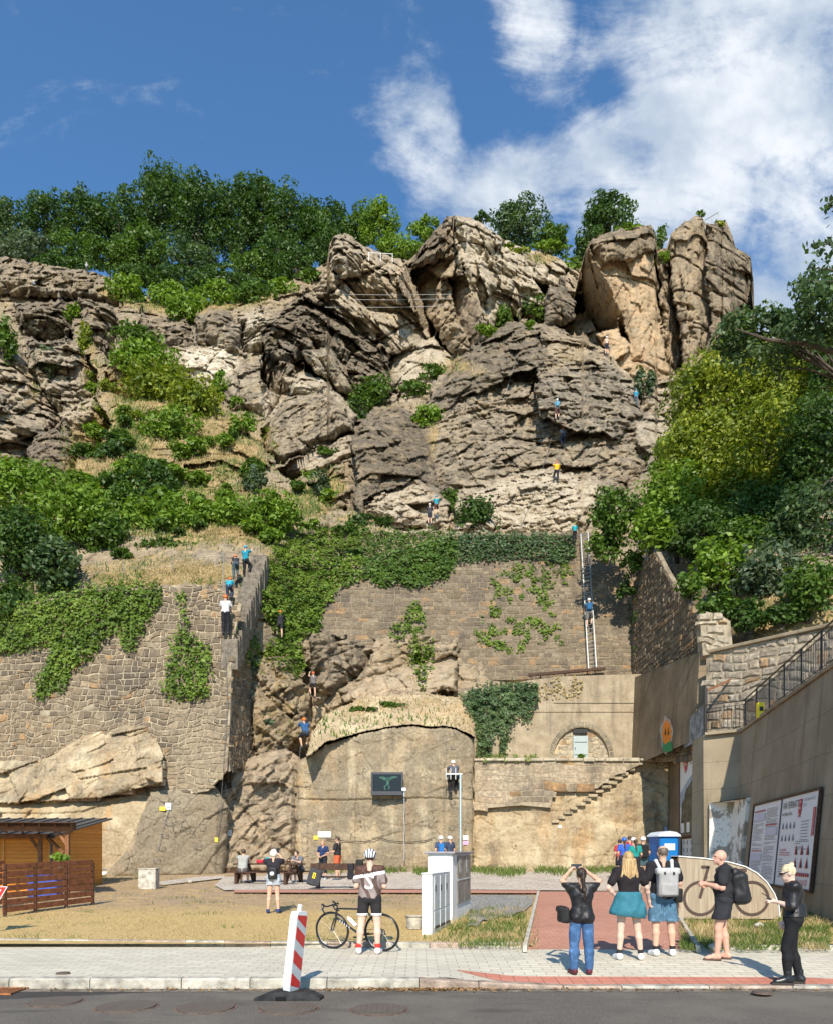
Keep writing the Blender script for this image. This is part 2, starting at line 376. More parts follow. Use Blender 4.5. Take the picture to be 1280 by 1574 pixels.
def plaster_material(name, c0, c1, c2, stain=(.12, .10, .08)):
    m, g, b, o = newmat(name); p = pos(g)
    big = g.noise(p, .35, 6, .6); mid = g.noise(p, 1.6, 6, .62); fine = g.noise(p, 10.0, 5, .7)
    vst = g.noise(g.vmath('MULTIPLY', p, (1.8, 1.8, .10)), 1.0, 6, .65)
    c = g.ramp(g.math('ADD', g.math('MULTIPLY', mid, .6), g.math('MULTIPLY', fine, .4)), [(.32, c0), (.5, c1), (.68, c2)])
    c = g.mix(g.math('MULTIPLY', g.smooth(g.math('ADD', vst, g.math('MULTIPLY', big, .7)), .80, 1.05), .6), c, stain)
    g.l.new(c, b.inputs['Base Color']); b.inputs['Roughness'].default_value = .9; b.inputs['Specular IOR Level'].default_value = .2
    bump(g, b, g.math('ADD', mid, g.math('MULTIPLY', fine, .6)), .4, .06)
    return m

def concrete_material(name, c0, c1, stain):
    m, g, b, o = newmat(name); p = pos(g)
    big = g.noise(p, .5, 5, .6); fine = g.noise(p, 12.0, 5, .65)
    vst = g.noise(g.vmath('MULTIPLY', p, (2.2, 2.2, .09)), 1.0, 6, .6)
    c = g.mix(g.smooth(big, .35, .68), c0, c1)
    c = g.mix(g.math('MULTIPLY', g.smooth(vst, .5, .72), .5), c, stain)
    c = g.mix(g.math('MULTIPLY', g.smooth(fine, .55, .72), .35), c, stain)
    sp_ = g.new('ShaderNodeSeparateXYZ'); g.l.new(p, sp_.inputs[0])
    zz = g.math('ADD', sp_.outputs[2], g.math('MULTIPLY', g.noise(p, .6, 2, .5), .10))
    fr = g.math('ABSOLUTE', g.math('SUBTRACT', g.math('FRACT', g.math('DIVIDE', zz, 1.05)), .5))
    line = g.smooth(fr, .487, .497)
    c = g.mix(g.math('MULTIPLY', line, .55), c, stain)
    g.l.new(c, b.inputs['Base Color']); b.inputs['Roughness'].default_value = .88; b.inputs['Specular IOR Level'].default_value = .25
    # board marks
    wv = g.noise(g.vmath('MULTIPLY', p, (.3, .3, 7.0)), 1.0, 2, .5)
    bump(g, b, g.math('SUBTRACT', g.math('ADD', fine, g.math('MULTIPLY', wv, .5)), g.math('MULTIPLY', line, 1.0)), .35, .03)
    return m
CONC = concrete_material('board_marked_concrete', (.25, .20, .13), (.345, .28, .19), (.11, .088, .060))

def leaf_material(name, c0, c1, c2, trans=.35):
    m, g, b, o = newmat(name)
    at = g.new('ShaderNodeAttribute', attribute_name='tint'); sc_ = g.new('ShaderNodeSeparateColor'); g.l.new(at.outputs['Color'], sc_.inputs[0])
    c = g.ramp(sc_.outputs[0], [(0, c0), (.5, c1), (1, c2)])
    g.l.new(c, b.inputs['Base Color']); b.inputs['Roughness'].default_value = .5; b.inputs['Specular IOR Level'].default_value = .35
    tr = g.new('ShaderNodeBsdfTranslucent'); g.l.new(g.mix(1.0, c, (1.3, 1.35, .6), 'MULTIPLY'), tr.inputs[0])
    mx = g.new('ShaderNodeMixShader'); mx.inputs[0].default_value = trans
    g.l.new(b.outputs[0], mx.inputs[1]); g.l.new(tr.outputs[0], mx.inputs[2]); g.l.new(mx.outputs[0], o.inputs[0])
    return m
LEAF = {
 'dark': leaf_material('dark_green_leaves', (0.028, 0.06, 0.012), (0.055, 0.11, 0.02), (0.1, 0.175, 0.034)),
 'mid': leaf_material('green_leaves', (0.04, 0.085, 0.012), (0.082, 0.15, 0.02), (0.145, 0.235, 0.036)),
 'bright': leaf_material('fresh_green_leaves', (0.08, 0.15, 0.014), (0.15, 0.245, 0.024), (0.24, 0.35, 0.045)),
 'yellow': leaf_material('yellow_green_leaves', (0.07, 0.12, 0.012), (0.185, 0.235, 0.02), (0.38, 0.4, 0.045)),
 'ivy': leaf_material('ivy_leaves', (0.055, 0.1, 0.012), (0.125, 0.2, 0.024), (0.24, 0.33, 0.05)),
 'grey': leaf_material('grey_green_leaves', (.055, .085, .045), (.10, .145, .075), (.17, .22, .12)),
 'blue': leaf_material('blue_green_leaves', (0.03, 0.065, 0.022), (0.068, 0.12, 0.042), (0.15, 0.22, 0.085)),
 'dry': leaf_material('dry_grass_blades', (.22, .165, .07), (.40, .31, .15), (.60, .48, .27), .25),
 'weed': leaf_material('green_grass_blades', (.06, .10, .02), (.13, .19, .04), (.28, .30, .09), .3),
}
BARK = plain('bark', (.10, .08, .06), .9, var=.4, scale=6, bmp=.6, bd=.03)
# ---------------------------------------------------------------- the cliff: one relief sheet, depth given at survey points and by rock masses
ctrl = np.array([(-80,1360,36.2),(170,1360,35.6),(320,1360,35.8),(400,1360,37.6),(470,1360,38.6),(600,1360,38.8),(725,1360,39.0),(860,1360,39.8),(1000,1360,40),(1060,1360,39),
 (1180,1360,38),(1340,1360,37),(1180,1150,37),(1340,1150,36),(1100,960,36),(1340,960,33),(1100,860,40),(1340,800,40),(1080,700,52),(1340,600,52),(1150,480,76),(1340,450,66),
 (-80,1180,39.6),(120,1180,39.2),(-80,920,42),(0,920,42),(240,920,41.4),(340,930,40.5),(345,1100,38.5),(420,1200,40.5),(420,1050,42),(370,860,43.5),(0,850,47),(200,850,45),(450,850,47),
 (0,750,56),(200,750,54),(400,750,56),(540,800,54),(0,600,72),(200,600,70),(400,640,70),(-80,450,90),(60,450,90),(200,470,86),(400,470,86),(540,560,84),(-80,390,98),(100,410,98),(300,450,92),(500,400,94),
 (500,1070,43),(700,1070,43),(600,1000,44.5),(500,880,47.5),(700,870,47.5),(900,840,48),(970,880,47.5),(950,1000,46.5),(830,1030,44.8),(800,1110,42.2),(960,1100,42.2),
 (560,800,53),(700,800,54),(880,800,54),(1000,800,50),(1000,690,64),(1030,600,76),(980,480,86),(850,500,90),(750,500,92),(650,440,94),(880,400,96),(1050,400,90),(700,350,98),(1150,380,92)], float)
def tps_fit(c):
    x, y, z = c[:, 0]/400, c[:, 1]/400, np.log(c[:, 2]); n = len(x)
    r = np.hypot(x[:, None]-x[None], y[:, None]-y[None]); K = np.where(r > 0, r*r*np.log(r+1e-12), 0)+np.eye(n)*.004
    A = np.zeros((n+3, n+3)); A[:n, :n] = K; A[:n, n] = A[n, :n] = 1; A[:n, n+1] = A[n+1, :n] = x; A[:n, n+2] = A[n+2, :n] = y
    return np.linalg.solve(A, np.r_[z, 0, 0, 0])
tw = tps_fit(ctrl)
def base_depth(px, py):
    x = px/400; y = py/400; s = tw[-3]+tw[-2]*x+tw[-1]*y
    for i in range(len(ctrl)):
        r2 = (x-ctrl[i, 0]/400)**2+(y-ctrl[i, 1]/400)**2; s = s+tw[i]*.5*r2*np.log(r2+1e-12)
    return np.exp(s)
SKY = np.array([(-80,390),(0,394),(60,404),(130,415),(165,423),(190,440),(230,458),(262,470),(300,470),(360,464),(430,440),(480,416),(503,402),(507,375),(513,363),(530,357),(545,366),(560,377),(585,388),(605,398),(628,400),
 (640,388),(652,372),(668,352),(680,342),(686,333),(700,330),(735,338),(752,352),(770,366),(800,378),(850,393),(880,408),(893,414),(897,392),(905,372),(925,358),(960,350),(1000,346),(1006,356),(1010,384),(1028,381),(1031,358),(1045,345),(1060,338),
 (1066,332),(1078,331),(1084,342),(1095,345),(1104,338),(1115,339),(1126,366),(1130,380),(1154,394),(1155,412),(1158,432),(1157,465),(1163,512),(1220,540),(1360,565)], float)
# masses: poly, Y at centroid, gx, gy (m per px), bulge m, edge w px, strata angle deg, block m, block size m, (dark, orange, grass, pale)
MASS = [
 # left hillside outcrops
 ([(-80,388),(60,400),(150,418),(195,445),(190,475),(150,470),(100,462),(50,455),(-80,450)],88,.0,-.03,2.0,16,5,.8,2.2,(.55,.1,.12,.2)),
 ([(25,468),(95,462),(112,480),(112,522),(60,526),(30,515)],84,.02,-.03,2.5,14,5,1.0,2.0,(.75,.05,.0,.15)),
 ([(120,462),(170,468),(182,500),(178,545),(140,528),(128,500)],82,.05,-.03,2.2,14,-5,1.0,1.8,(.6,.05,.05,.2)),
 ([(38,525),(105,518),(140,545),(152,600),(145,640),(100,652),(55,610)],77,.03,-.02,2.6,16,5,1.1,2.2,(.52,.08,.0,.45)),
 ([(-80,520),(30,530),(60,590),(92,645),(85,690),(30,720),(-80,720)],73,.04,-.04,2.6,20,8,1.2,2.4,(.5,.15,.05,.35)),
 ([(88,640),(150,610),(172,650),(150,700),(110,690)],70,.05,-.02,2.0,12,20,.8,1.8,(.35,.3,.0,.4)),
 ([(40,695),(62,662),(100,655),(116,690),(118,745),(60,742)],63,.02,-.04,2.6,20,25,.5,1.5,(.95,.0,.0,.0)),
 ([(165,540),(232,556),(240,612),(190,618),(160,590)],74,.0,-.03,2.0,14,0,1.0,1.8,(.6,.1,.1,.2)),
 ([(215,480),(290,492),(300,530),(250,540),(215,510)],83,.0,-.03,1.5,14,0,.6,1.8,(.6,.1,.15,.2)),
 ([(303,482),(325,470),(350,476),(372,505),(374,545),(335,545),(305,522)],80,.0,-.02,2.8,18,0,.5,2.0,(.62,.05,.0,.3)),
 ([(366,492),(400,480),(438,484),(446,520),(420,552),(376,542)],81,-.02,-.02,2.4,16,15,1.1,2.2,(.3,.05,.05,.75)),
 ([(272,538),(345,535),(368,560),(330,592),(285,572)],78,.0,-.04,1.2,12,-15,.5,2.0,(.1,.15,.0,1.0)),
 ([(330,600),(350,572),(405,556),(432,590),(410,640),(352,632)],73,.02,-.03,2.4,18,20,.6,2.4,(.55,.05,.0,.35)),
 ([(398,560),(430,560),(440,600),(405,645),(400,600)],74,.12,-.02,1.2,8,60,.5,2.4,(.2,.3,.0,.8)),
 ([(302,655),(360,650),(405,688),(412,716),(340,688),(310,682)],62.0,.0,-.08,1.2,14,-30,.6,1.8,(.35,.35,.45,.0)),
 ([(285,715),(345,706),(375,728),(330,748),(290,742)],58.8,.0,-.08,1.0,16,5,.6,1.5,(.5,.1,.5,.1)),
 # left crag
 ([(507,366),(530,356),(562,376),(605,398),(626,400),(640,440),(652,480),(672,520),(700,556),(660,590),(610,606),(560,596),(520,560),(470,520),(455,470),(480,440),(503,405)],84,.035,-.02,3.0,26,-42,1.6,3.4,(.42,.30,.0,.42)),
 ([(626,402),(640,440),(655,482),(676,522),(700,556),(668,528),(640,490),(622,450),(610,420)],87,.25,-.02,.6,8,-60,1.0,3.0,(.25,.7,.0,.3)),
 ([(430,480),(470,455),(500,470),(545,500),(600,545),(605,580),(560,598),(545,560),(500,540),(450,560),(410,545),(405,510)],80,.03,-.04,3.0,20,-30,1.5,2.2,(.85,.05,.0,.1)),
 ([(512,362),(545,368),(560,380),(552,420),(520,430),(508,400)],81,.04,-.02,2.0,14,-40,1.2,2.6,(.45,.2,.0,.5)),
 ([(405,545),(450,558),(460,580),(440,610),(410,600),(398,570)],77,-.16,-.02,1.5,10,70,1.0,2.0,(.6,.3,.0,.3)),
 ([(465,538),(500,535),(545,570),(560,610),(520,600),(480,565)],76,.10,-.02,2.0,12,-50,.8,2.4,(.4,.15,.0,.4)),
 ([(535,545),(585,540),(610,570),(600,610),(555,640),(545,600)],79,.05,-.04,2.0,16,-20,1.2,1.8,(.8,.0,.05,.1)),
 ([(600,545),(670,520),(700,555),(690,590),(640,605),(610,620)],82,-.02,-.05,2.6,22,-15,.5,3.0,(.35,.1,.0,.55)),
 ([(438,580),(470,570),(510,590),(550,640),(545,660),(500,625),(450,608)],72,.0,-.05,2.4,14,-20,.8,3.0,(.35,.25,.0,.5)),
 ([(403,655),(440,612),(495,606),(530,625),(548,660),(520,672),(470,700),(425,716),(405,692)],68,-.02,-.03,2.8,14,32,.35,1.2,(.55,.15,.0,.3)),
 ([(424,720),(470,700),(525,675),(556,662),(558,700),(500,722),(455,742)],66,-.01,-.03,2.2,10,30,.4,1.3,(.4,.2,.05,.4)),
 ([(470,745),(540,705),(552,740),(548,790),(500,775)],61,.0,-.06,1.5,14,20,.8,1.4,(.5,.2,.35,.1)),
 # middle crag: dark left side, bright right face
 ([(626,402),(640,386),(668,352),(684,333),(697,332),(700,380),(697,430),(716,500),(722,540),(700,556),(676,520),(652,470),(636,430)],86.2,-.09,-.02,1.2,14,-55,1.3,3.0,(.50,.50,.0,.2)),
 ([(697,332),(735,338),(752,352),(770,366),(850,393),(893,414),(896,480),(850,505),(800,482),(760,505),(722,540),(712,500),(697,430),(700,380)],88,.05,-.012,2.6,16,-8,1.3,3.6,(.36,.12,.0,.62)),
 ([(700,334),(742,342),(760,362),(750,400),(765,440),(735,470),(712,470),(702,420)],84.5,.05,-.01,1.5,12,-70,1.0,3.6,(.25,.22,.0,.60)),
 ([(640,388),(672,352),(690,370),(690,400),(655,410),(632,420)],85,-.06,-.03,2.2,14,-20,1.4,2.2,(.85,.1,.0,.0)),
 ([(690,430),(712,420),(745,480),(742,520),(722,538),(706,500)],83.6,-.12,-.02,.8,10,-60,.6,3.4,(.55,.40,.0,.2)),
 # towers
 ([(893,414),(900,380),(908,374),(918,400),(940,440),(960,492),(958,512),(918,508),(896,480)],84,-.15,.10,1.0,8,-70,.8,4.0,(.42,.6,.0,.1)),
 ([(905,372),(925,358),(1000,346),(1006,366),(1006,420),(1012,480),(1024,560),(1042,572),(1012,582),(985,590),(968,545),(958,492),(940,440),(915,400)],82.6,.01,-.006,1.0,16,80,.6,5.0,(.36,.95,.0,.25)),
 ([(908,372),(925,358),(1000,346),(1005,385),(960,398),(930,404)],81.8,.0,-.03,1.4,10,5,.5,3.4,(.60,.3,.0,.1)),
 ([(916,512),(950,502),(968,535),(980,578),(962,588),(936,548)],81.5,-.03,-.01,1.0,8,60,.4,3.0,(.05,1.0,.0,.2)),
 ([(1008,386),(1030,382),(1036,470),(1048,560),(1036,578),(1022,556),(1014,480)],84,.10,-.004,1.6,8,85,.6,2.6,(.50,.6,.0,.2)),
 ([(1030,360),(1060,338),(1078,331),(1084,342),(1090,380),(1086,440),(1092,500),(1085,570),(1048,575),(1040,480),(1032,420)],82.3,.02,-.006,1.2,14,84,.7,4.6,(.52,.45,.0,.25)),
 ([(1086,345),(1115,339),(1128,372),(1154,394),(1158,432),(1157,470),(1170,520),(1200,600),(1080,600),(1092,500),(1086,440)],83.5,.06,-.004,1.2,14,86,.7,4.6,(.62,.25,.0,.25)),
 ([(838,440),(868,438),(884,462),(888,492),(862,506),(838,500)],78,.02,-.03,3.0,24,-80,.7,2.6,(.85,.1,.0,.1)),
 ([(1040,570),(1090,560),(1120,620),(1040,650),(985,640),(990,600)],76,.02,-.05,2.0,16,20,1.0,2.4,(.5,.25,.0,.4)),
 # great dome with dipping beds
 ([(548,724),(545,672),(566,640),(608,628),(650,640),(664,590),(700,556),(742,522),(800,488),(835,500),(895,518),(945,548),(976,588),(984,636),(1050,632),(1030,668),(1000,705),(965,760),(905,805),(884,824),(700,824),(690,815),(560,806),(545,775)],68,.0,-.062,3.0,34,24,.7,2.2,(.55,.12,.0,.28)),
 ([(800,488),(840,500),(895,518),(940,548),(950,580),(880,600),(830,590),(815,540)],72,.02,-.07,1.0,22,12,.7,2.0,(.52,.3,.12,.3)),
 ([(700,560),(742,522),(800,490),(832,512),(838,560),(800,570),(740,600),(690,620),(668,612)],71.2,-.02,-.06,1.2,22,20,.45,1.5,(.85,.0,.0,.1)),
 ([(820,590),(870,570),(945,560),(976,590),(984,636),(950,670),(880,660),(830,640)],67.6,.03,-.058,.9,20,14,.5,1.4,(.62,.0,.0,.55)),
 ([(985,640),(1050,634),(1040,680),(1000,700),(975,680)],68,.06,-.06,1.8,14,20,.4,2.0,(.45,.0,.0,.5)),
 ([(548,724),(545,672),(566,640),(608,628),(640,650),(662,700),(672,740),(690,772),(690,818),(560,806),(545,775)],59.0,.03,-.05,2.0,24,28,.45,1.6,(.80,.05,.0,.02)),
 ([(560,770),(640,735),(690,772),(690,818),(560,806)],56.5,.02,-.04,1.6,16,5,.6,1.4,(.3,.25,.05,.5)),
 ([(700,770),(760,740),(830,720),(920,740),(930,780),(884,824),(700,824)],57.5,.0,-.06,2.0,20,10,.7,1.8,(.26,.15,.05,.55)),
 # lower rock faces
 ([(400,1120),(470,1100),(470,1000),(560,985),(640,975),(706,985),(706,1050),(690,1072),(600,1070),(510,1100),(470,1170),(410,1180)],43.2,.0,-.006,1.0,14,12,.6,2.4,(.42,.3,.22,.2)),
 ([(520,1075),(560,1050),(640,1022),(706,1015),(706,1058),(640,1075),(560,1085)],42.0,.0,-.02,.8,6,14,.3,2.4,(.35,.4,.0,.3)),
 ([(478,980),(500,970),(580,985),(560,1040),(500,1070),(478,1050)],42.8,.03,-.01,1.2,14,30,.6,1.8,(.55,.2,.05,.2)),
 ([(376,1040),(400,1000),(440,1010),(478,1060),(470,1110),(440,1160),(396,1160)],40.6,.02,-.02,1.2,16,50,.7,1.4,(.45,.25,.45,.1)),
 ([(350,1175),(400,1160),(440,1150),(462,1165),(458,1345),(335,1345),(330,1215)],37.9,.010,-.006,1.0,12,40,.35,1.6,(.42,.35,.0,.25)),
 ([(-80,1172),(60,1168),(130,1132),(190,1110),(232,1114),(252,1160),(250,1205),(160,1225),(60,1250),(-80,1262)],36.15,-.006,-.02,.5,14,18,.19,1.6,(.42,.6,.0,.3)),
 ([(-80,1240),(60,1232),(170,1225),(250,1222),(250,1360),(-80,1360)],35.7,.0,-.008,.9,12,8,.12,3.0,(.18,.75,.0,.35)),
 ([(232,1218),(330,1208),(352,1240),(345,1360),(150,1360),(200,1300)],35.3,.008,-.004,.7,18,30,.12,3.0,(.72,.3,.0,.0)),
 ([(456,1172),(500,1146),(560,1126),(620,1117),(700,1121),(729,1136),(727,1360),(455,1360)],38.2,.0,-.0015,.18,4,3,.07,3.0,(.56,.55,.0,.0)),
 ([(727,1166),(1034,1166),(1028,1360),(727,1360)],39.3,.0,-.0015,.3,5,4,.10,2.2,(.34,.5,.0,.5)),
 ([(729,1062),(975,1040),(980,1165),(729,1165)],41.4,.0,-.002,.3,5,0,.05,3.0,(.30,.2,.0,.45)),
 ([(480,1130),(500,1098),(560,1072),(660,1068),(706,1072),(726,1100),(729,1134),(700,1119),(620,1115),(560,1124),(500,1143),(470,1165)],38.72,.0,-.042,.15,8,8,.12,1.5,(.2,.3,.95,.1)),
]
GRASSY = [(300,455,140,30,1.),(220,600,90,70,.8),(330,690,120,90,.75),(180,700,100,100,.9),(60,790,140,60,.9),(330,790,200,60,.95),(505,745,30,45,.8),(250,880,150,30,1.),(430,850,60,30,.6),(690,565,80,22,.6),(600,640,50,40,.3),
          (840,395,60,16,.7),(960,354,50,7,.5),(790,485,60,14,.6),(1000,600,30,30,.3),(480,770,50,40,.8),(560,802,60,10,.7),(665,680,14,50,.7),(190,450,60,12,.8),(0,520,50,50,.5),(140,560,22,90,.6),(1200,930,150,60,.9),(880,545,50,22,.5),(50,600,18,60,.5)]
NX, NYC = 940, 700
gxp = np.linspace(-80, 1360, NX); tt = np.linspace(0, 1, NYC)
skyl = np.interp(gxp, SKY[:, 0], SKY[:, 1])
skyl = skyl+(fbm(gxp/9., gxp*0+3.3, 3, 5)*7)*np.clip((1150-gxp)/20, 0, 1)
PX = np.repeat(gxp[None], NYC, 0); PY = skyl[None]+tt[:, None]*(1362-skyl[None])
base = base_depth(PX, PY)
base -= 1.6*np.clip(1-tt[:, None]*12, 0, 1)*0
D = base.copy(); ANG = np.full(PX.shape, 12.); BLK = np.where(PY < 830, .7, .22); BED = np.full(PX.shape, .45); CUTM = np.zeros(PX.shape, int); BS = np.full(PX.shape, 2.2)
MIX = np.zeros(PX.shape+(4,)); MIX[..., 0] = .5; MIX[..., 1] = .25; MIX[..., 2] = .42; MIX[..., 3] = .25
low = PY > 850; MIX[low, 2] = .25
jx = fbm(PX/22., PY/22., 4, 21)*16; jy = fbm(PX/22., PY/22., 4, 33)*16
jx2 = fbm(PX/5., PY/5., 2, 22)*3; jy2 = fbm(PX/5., PY/5., 2, 34)*3
for (poly, Yc, gx_, gy_, bulge, w, ang, blk, bs, mx) in MASS:
    pa = np.array(poly, float); cx, cy = pa.mean(0); x0, y0 = pa.min(0)-14; x1, y1 = pa.max(0)+14
    hard = cy > 1100
    ky = (.25 if hard else 1.0)
    sel = (PX > x0) & (PX < x1) & (PY > y0) & (PY < y1)
    qx = PX[sel]+(jx[sel]+jx2[sel])*ky; qy = PY[sel]+(jy[sel]+jy2[sel])*ky
    if cy < 700:       # the skyline itself stays sharp
        qy = np.maximum(qy, PY[sel]*0+pa[:, 1].min()+.5)
    ins = inpoly(qx, qy, [tuple(q) for q in pa]); d = polydist(qx, qy, [tuple(q) for q in pa])
    top = np.interp(PX[sel], gxp, skyl); nearsky = np.clip((PY[sel]-top)/14, 0, 1)
    y = Yc+(PX[sel]-cx)*gx_+(PY[sel]-cy)*gy_-bulge*.6*np.minimum(1, d/w)**.8+bulge*.3
    idx = np.where(sel); ii = (idx[0][ins], idx[1][ins])
    D[ii] = y[ins]; ANG[ii] = ang; BED[ii] = (0.1 if hard and blk < .2 else (.95 if (545 < cx < 1060 and 480 < cy < 830) else .28)); CUTM[ii] = 1 if hard and (blk < .2) else 0; BLK[ii] = blk; BS[ii] = bs
    for k in range(4): MIX[ii[0], ii[1], k] = mx[k]
    crease_shade = np.exp(-d[ins]/2.2)*.22*(0 if hard else 1); MIX[ii[0], ii[1], 0] = np.clip(MIX[ii[0], ii[1], 0]+crease_shade, 0, 1.2)  # shade of the crevices painted as a darker rim on each mass
for (cx, cy, rx, ry, a) in GRASSY:
    d = np.hypot((PX+jx*1.5-cx)/rx, (PY+jy*1.5-cy)/ry); MIX[..., 2] = np.maximum(MIX[..., 2], a*np.clip(1.35-d, 0, 1))
SMOOTHGRASS = np.clip(MIX[..., 2], 0, 1)
def blur(a, n):
    for ax in (0, 1):
        p = [(0, 0)]*a.ndim; p[ax] = (n+1, n); c = np.cumsum(np.pad(a, p, 'edge'), axis=ax)
        a = (np.take(c, range(2*n+1, c.shape[ax]), ax)-np.take(c, range(0, c.shape[ax]-2*n-1), ax))/(2*n+1)
    return a
MIX = np.where((PY > 1090)[..., None], blur(MIX, 1), blur(blur(MIX, 6), 4)*.8+MIX*.2)
BLK = blur(BLK, 3); BED = blur(BED, 3)
X = (PX-CX)/F*D; Z = EYE+(HY-PY)/F*D
th = np.radians(ANG); al = X*np.cos(th)+Z*np.sin(th); ac = -X*np.sin(th)+Z*np.cos(th)
wx = fbm(X/5., Z/5., 4, 41)*1.8; wz = fbm(X/6., Z/6., 3, 47)*1.7
def blocks(s, seed, ax=1.0):
    F1, F2, r, r2, ox, oy = voro((al+wx*.6)/(s*1.7*ax), (ac+wz*.35)/(s*.8), seed)
    edge = np.clip((F2-F1)*5, 0, 1)
    return (r-.5)*1.25+ox*(r2-.5)*3.4+oy*((r*7.3 % 1)-.5)*3.0-(1-edge)*.22
disp = BLK*(blocks(BS*1.3, 3)*1.05+blocks(BS*.55, 77, .8)*.55+blocks(BS*.26, 91)*.24+blocks(BS*.12, 95)*.10)
vc = np.abs(fbm(al*.42+3, ac*.07, 3, 66, .5)); disp -= BLK*np.clip(.035-vc, 0, 1)*22*(1-BED*.5)
# beds: hard and soft layers
bed = fbm(al*.10, (ac+wz*.5)*1.05, 4, 55, .62)
bedr = np.abs(fbm(al*.16, (ac+wz*.6)*2.1, 3, 61, .6))
rag = np.clip(fbm(al/3.1, ac/3.1, 3, 83)*3+.6, .15, 1)
disp += BLK*BED*rag*(np.sign(bed)*np.abs(bed)**.8*.6-np.clip(.030-bedr, 0, 1)*13)
disp += fbm(X*.9, Z*.9, 5, 71, .6)*(.10+BLK*.26)
jt = ((PX > 457)&(PX < 727)&(PY > 1130)); disp -= jt*(np.abs(PY-1229-1.5*np.sin(PX/37.)) < 1.6)*.10+jt*(np.abs(PX-549-1.5*np.sin(PY/23.)) < 1.4)*.08*(fbm(PX*0+1, PY/15., 2, 4) > -.1)+jt*(np.abs(PX-683) < 1.2)*.05
gsm = np.clip(1-SMOOTHGRASS*.75, .2, 1)
flat = np.clip((PY-1100)/60, 0, 1)*.0
D2 = D-disp*gsm
X = (PX-CX)/F*D2; Z = EYE+(HY-PY)/F*D2
V = np.stack([X, D2, Z], -1).reshape(-1, 3)
C = MIX.reshape(-1, 4)
# plateau behind the skyline
nb = 6; ext = []; extc = []
for k in range(1, nb+1):
    Yb = D2[0]+(k*2.2)**1.6; zb = Z[0]-.35*k+.2*math.sin(k); ext.append(np.stack([X[0]*(1+.004*k), Yb, zb], -1)); q = MIX[0].copy(); q[:, 2] = 1; extc.append(q)
V = np.concatenate([np.concatenate(ext[::-1]), V]); C = np.concatenate([np.concatenate(extc[::-1]), C]); nr = NYC+nb
i = np.arange(nr-1)[:, None]*NX+np.arange(NX-1)[None]
Fc = np.stack([i, i+NX, i+NX+1, i+1], -1).reshape(-1, 4)
mi_ = np.concatenate([np.zeros((nb, NX-1), int), np.maximum(CUTM[:-1, :-1], CUTM[1:, 1:])]).ravel()
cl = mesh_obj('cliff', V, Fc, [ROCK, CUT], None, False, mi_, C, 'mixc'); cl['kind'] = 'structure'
def cliffY(px, py):
    """depth of the built cliff at a row and column of the survey"""
    j = int(np.clip(round((px+80)/1440*(NX-1)), 0, NX-1)); t = (py-skyl[j])/(1362-skyl[j]); r = int(np.clip(round(t*(NYC-1)), 0, NYC-1))
    return float(D2[r, j])
def cliffYv(px, py):
    j = np.clip(np.rint((px+80)/1440*(NX-1)).astype(int), 0, NX-1); t = (py-skyl[j])/(1362-skyl[j]); r = np.clip(np.rint(t*(NYC-1)).astype(int), 0, NYC-1)
    return D2[r, j]
# ---------------------------------------------------------------- the ground
def sheet(name, fn, xs, ys, mat, kind='structure'):
    XX, YY = np.meshgrid(xs, ys); ZZ = fn(XX, YY); V = np.stack([XX, YY, ZZ], -1).reshape(-1, 3); nx = len(xs)
    i = np.arange(len(ys)-1)[:, None]*nx+np.arange(nx-1)[None]
    o = mesh_obj(name, V, np.stack([i, i+1, i+nx+1, i+nx], -1).reshape(-1, 4), mat); o['kind'] = kind; return o
def polysheet(name, pts, z, mat, th=0.0, kind='structure', parent=None):
    """flat-ish polygon draped on the lawn plane (z is the lift)"""
    V = [(x, y, (gz(y) if y > 13.7 else 0.0)+z) for x, y in pts]
    o = mesh_obj(name, V, [tuple(range(len(V)))], mat, parent)
    bm = bmesh.new(); bm.from_mesh(o.data); bmesh.ops.triangulate(bm, faces=bm.faces); bmesh.ops.recalc_face_normals(bm, faces=bm.faces)
    if sum(f.normal.z for f in bm.faces) < 0: bmesh.ops.reverse_faces(bm, faces=bm.faces)
    bm.to_mesh(o.data); bm.free()
    if kind: o['kind'] = kind
    return o
# lawn: scorched grass, bare soil
def lawn_mat():
    m, g, b, o = newmat('scorched_lawn'); p = pos(g)
    big = g.noise(p, .38, 5, .6); mid = g.noise(g.vmath('MULTIPLY', p, (1, 1.6, 1)), 1.7, 5, .65); fine = g.noise(p, 18., 4, .75); f2 = g.noise(p, 60., 2, .6)
    c = g.ramp(g.math('ADD', g.math('MULTIPLY', fine, .6), g.math('MULTIPLY', f2, .4)), [(.33, (.30, .20, .075)), (.5, (.56, .40, .17)), (.66, (.74, .56, .28))])
    soil = g.ramp(fine, [(.3, (.28, .19, .115)), (.7, (.52, .39, .26))])
    sp_ = g.new('ShaderNodeSeparateXYZ'); g.l.new(p, sp_.inputs[0])
    far = g.smooth(sp_.outputs[1], 17.5, 22.0)
    c = g.mix(g.math('MULTIPLY', far, g.smooth(mid, .34, .52)), c, soil)
    green = g.ramp(fine, [(.3, (.05, .085, .015)), (.7, (.17, .22, .05))])
    c = g.mix(g.math('MULTIPLY', g.smooth(g.math('ADD', g.math('MULTIPLY', big, .5), g.math('MULTIPLY', mid, .5)), .55, .66), .6), c, green)
    g.l.new(c, b.inputs['Base Color']); b.inputs['Roughness'].default_value = .95; b.inputs['Specular IOR Level'].default_value = .1
    bump(g, b, g.math('ADD', fine, g.math('MULTIPLY', mid, .8)), .8, .05); return m
LAWN = lawn_mat()
xs = np.concatenate([[-400, -120, -60], np.linspace(-34, 34, 220), [60, 120, 400]]); 
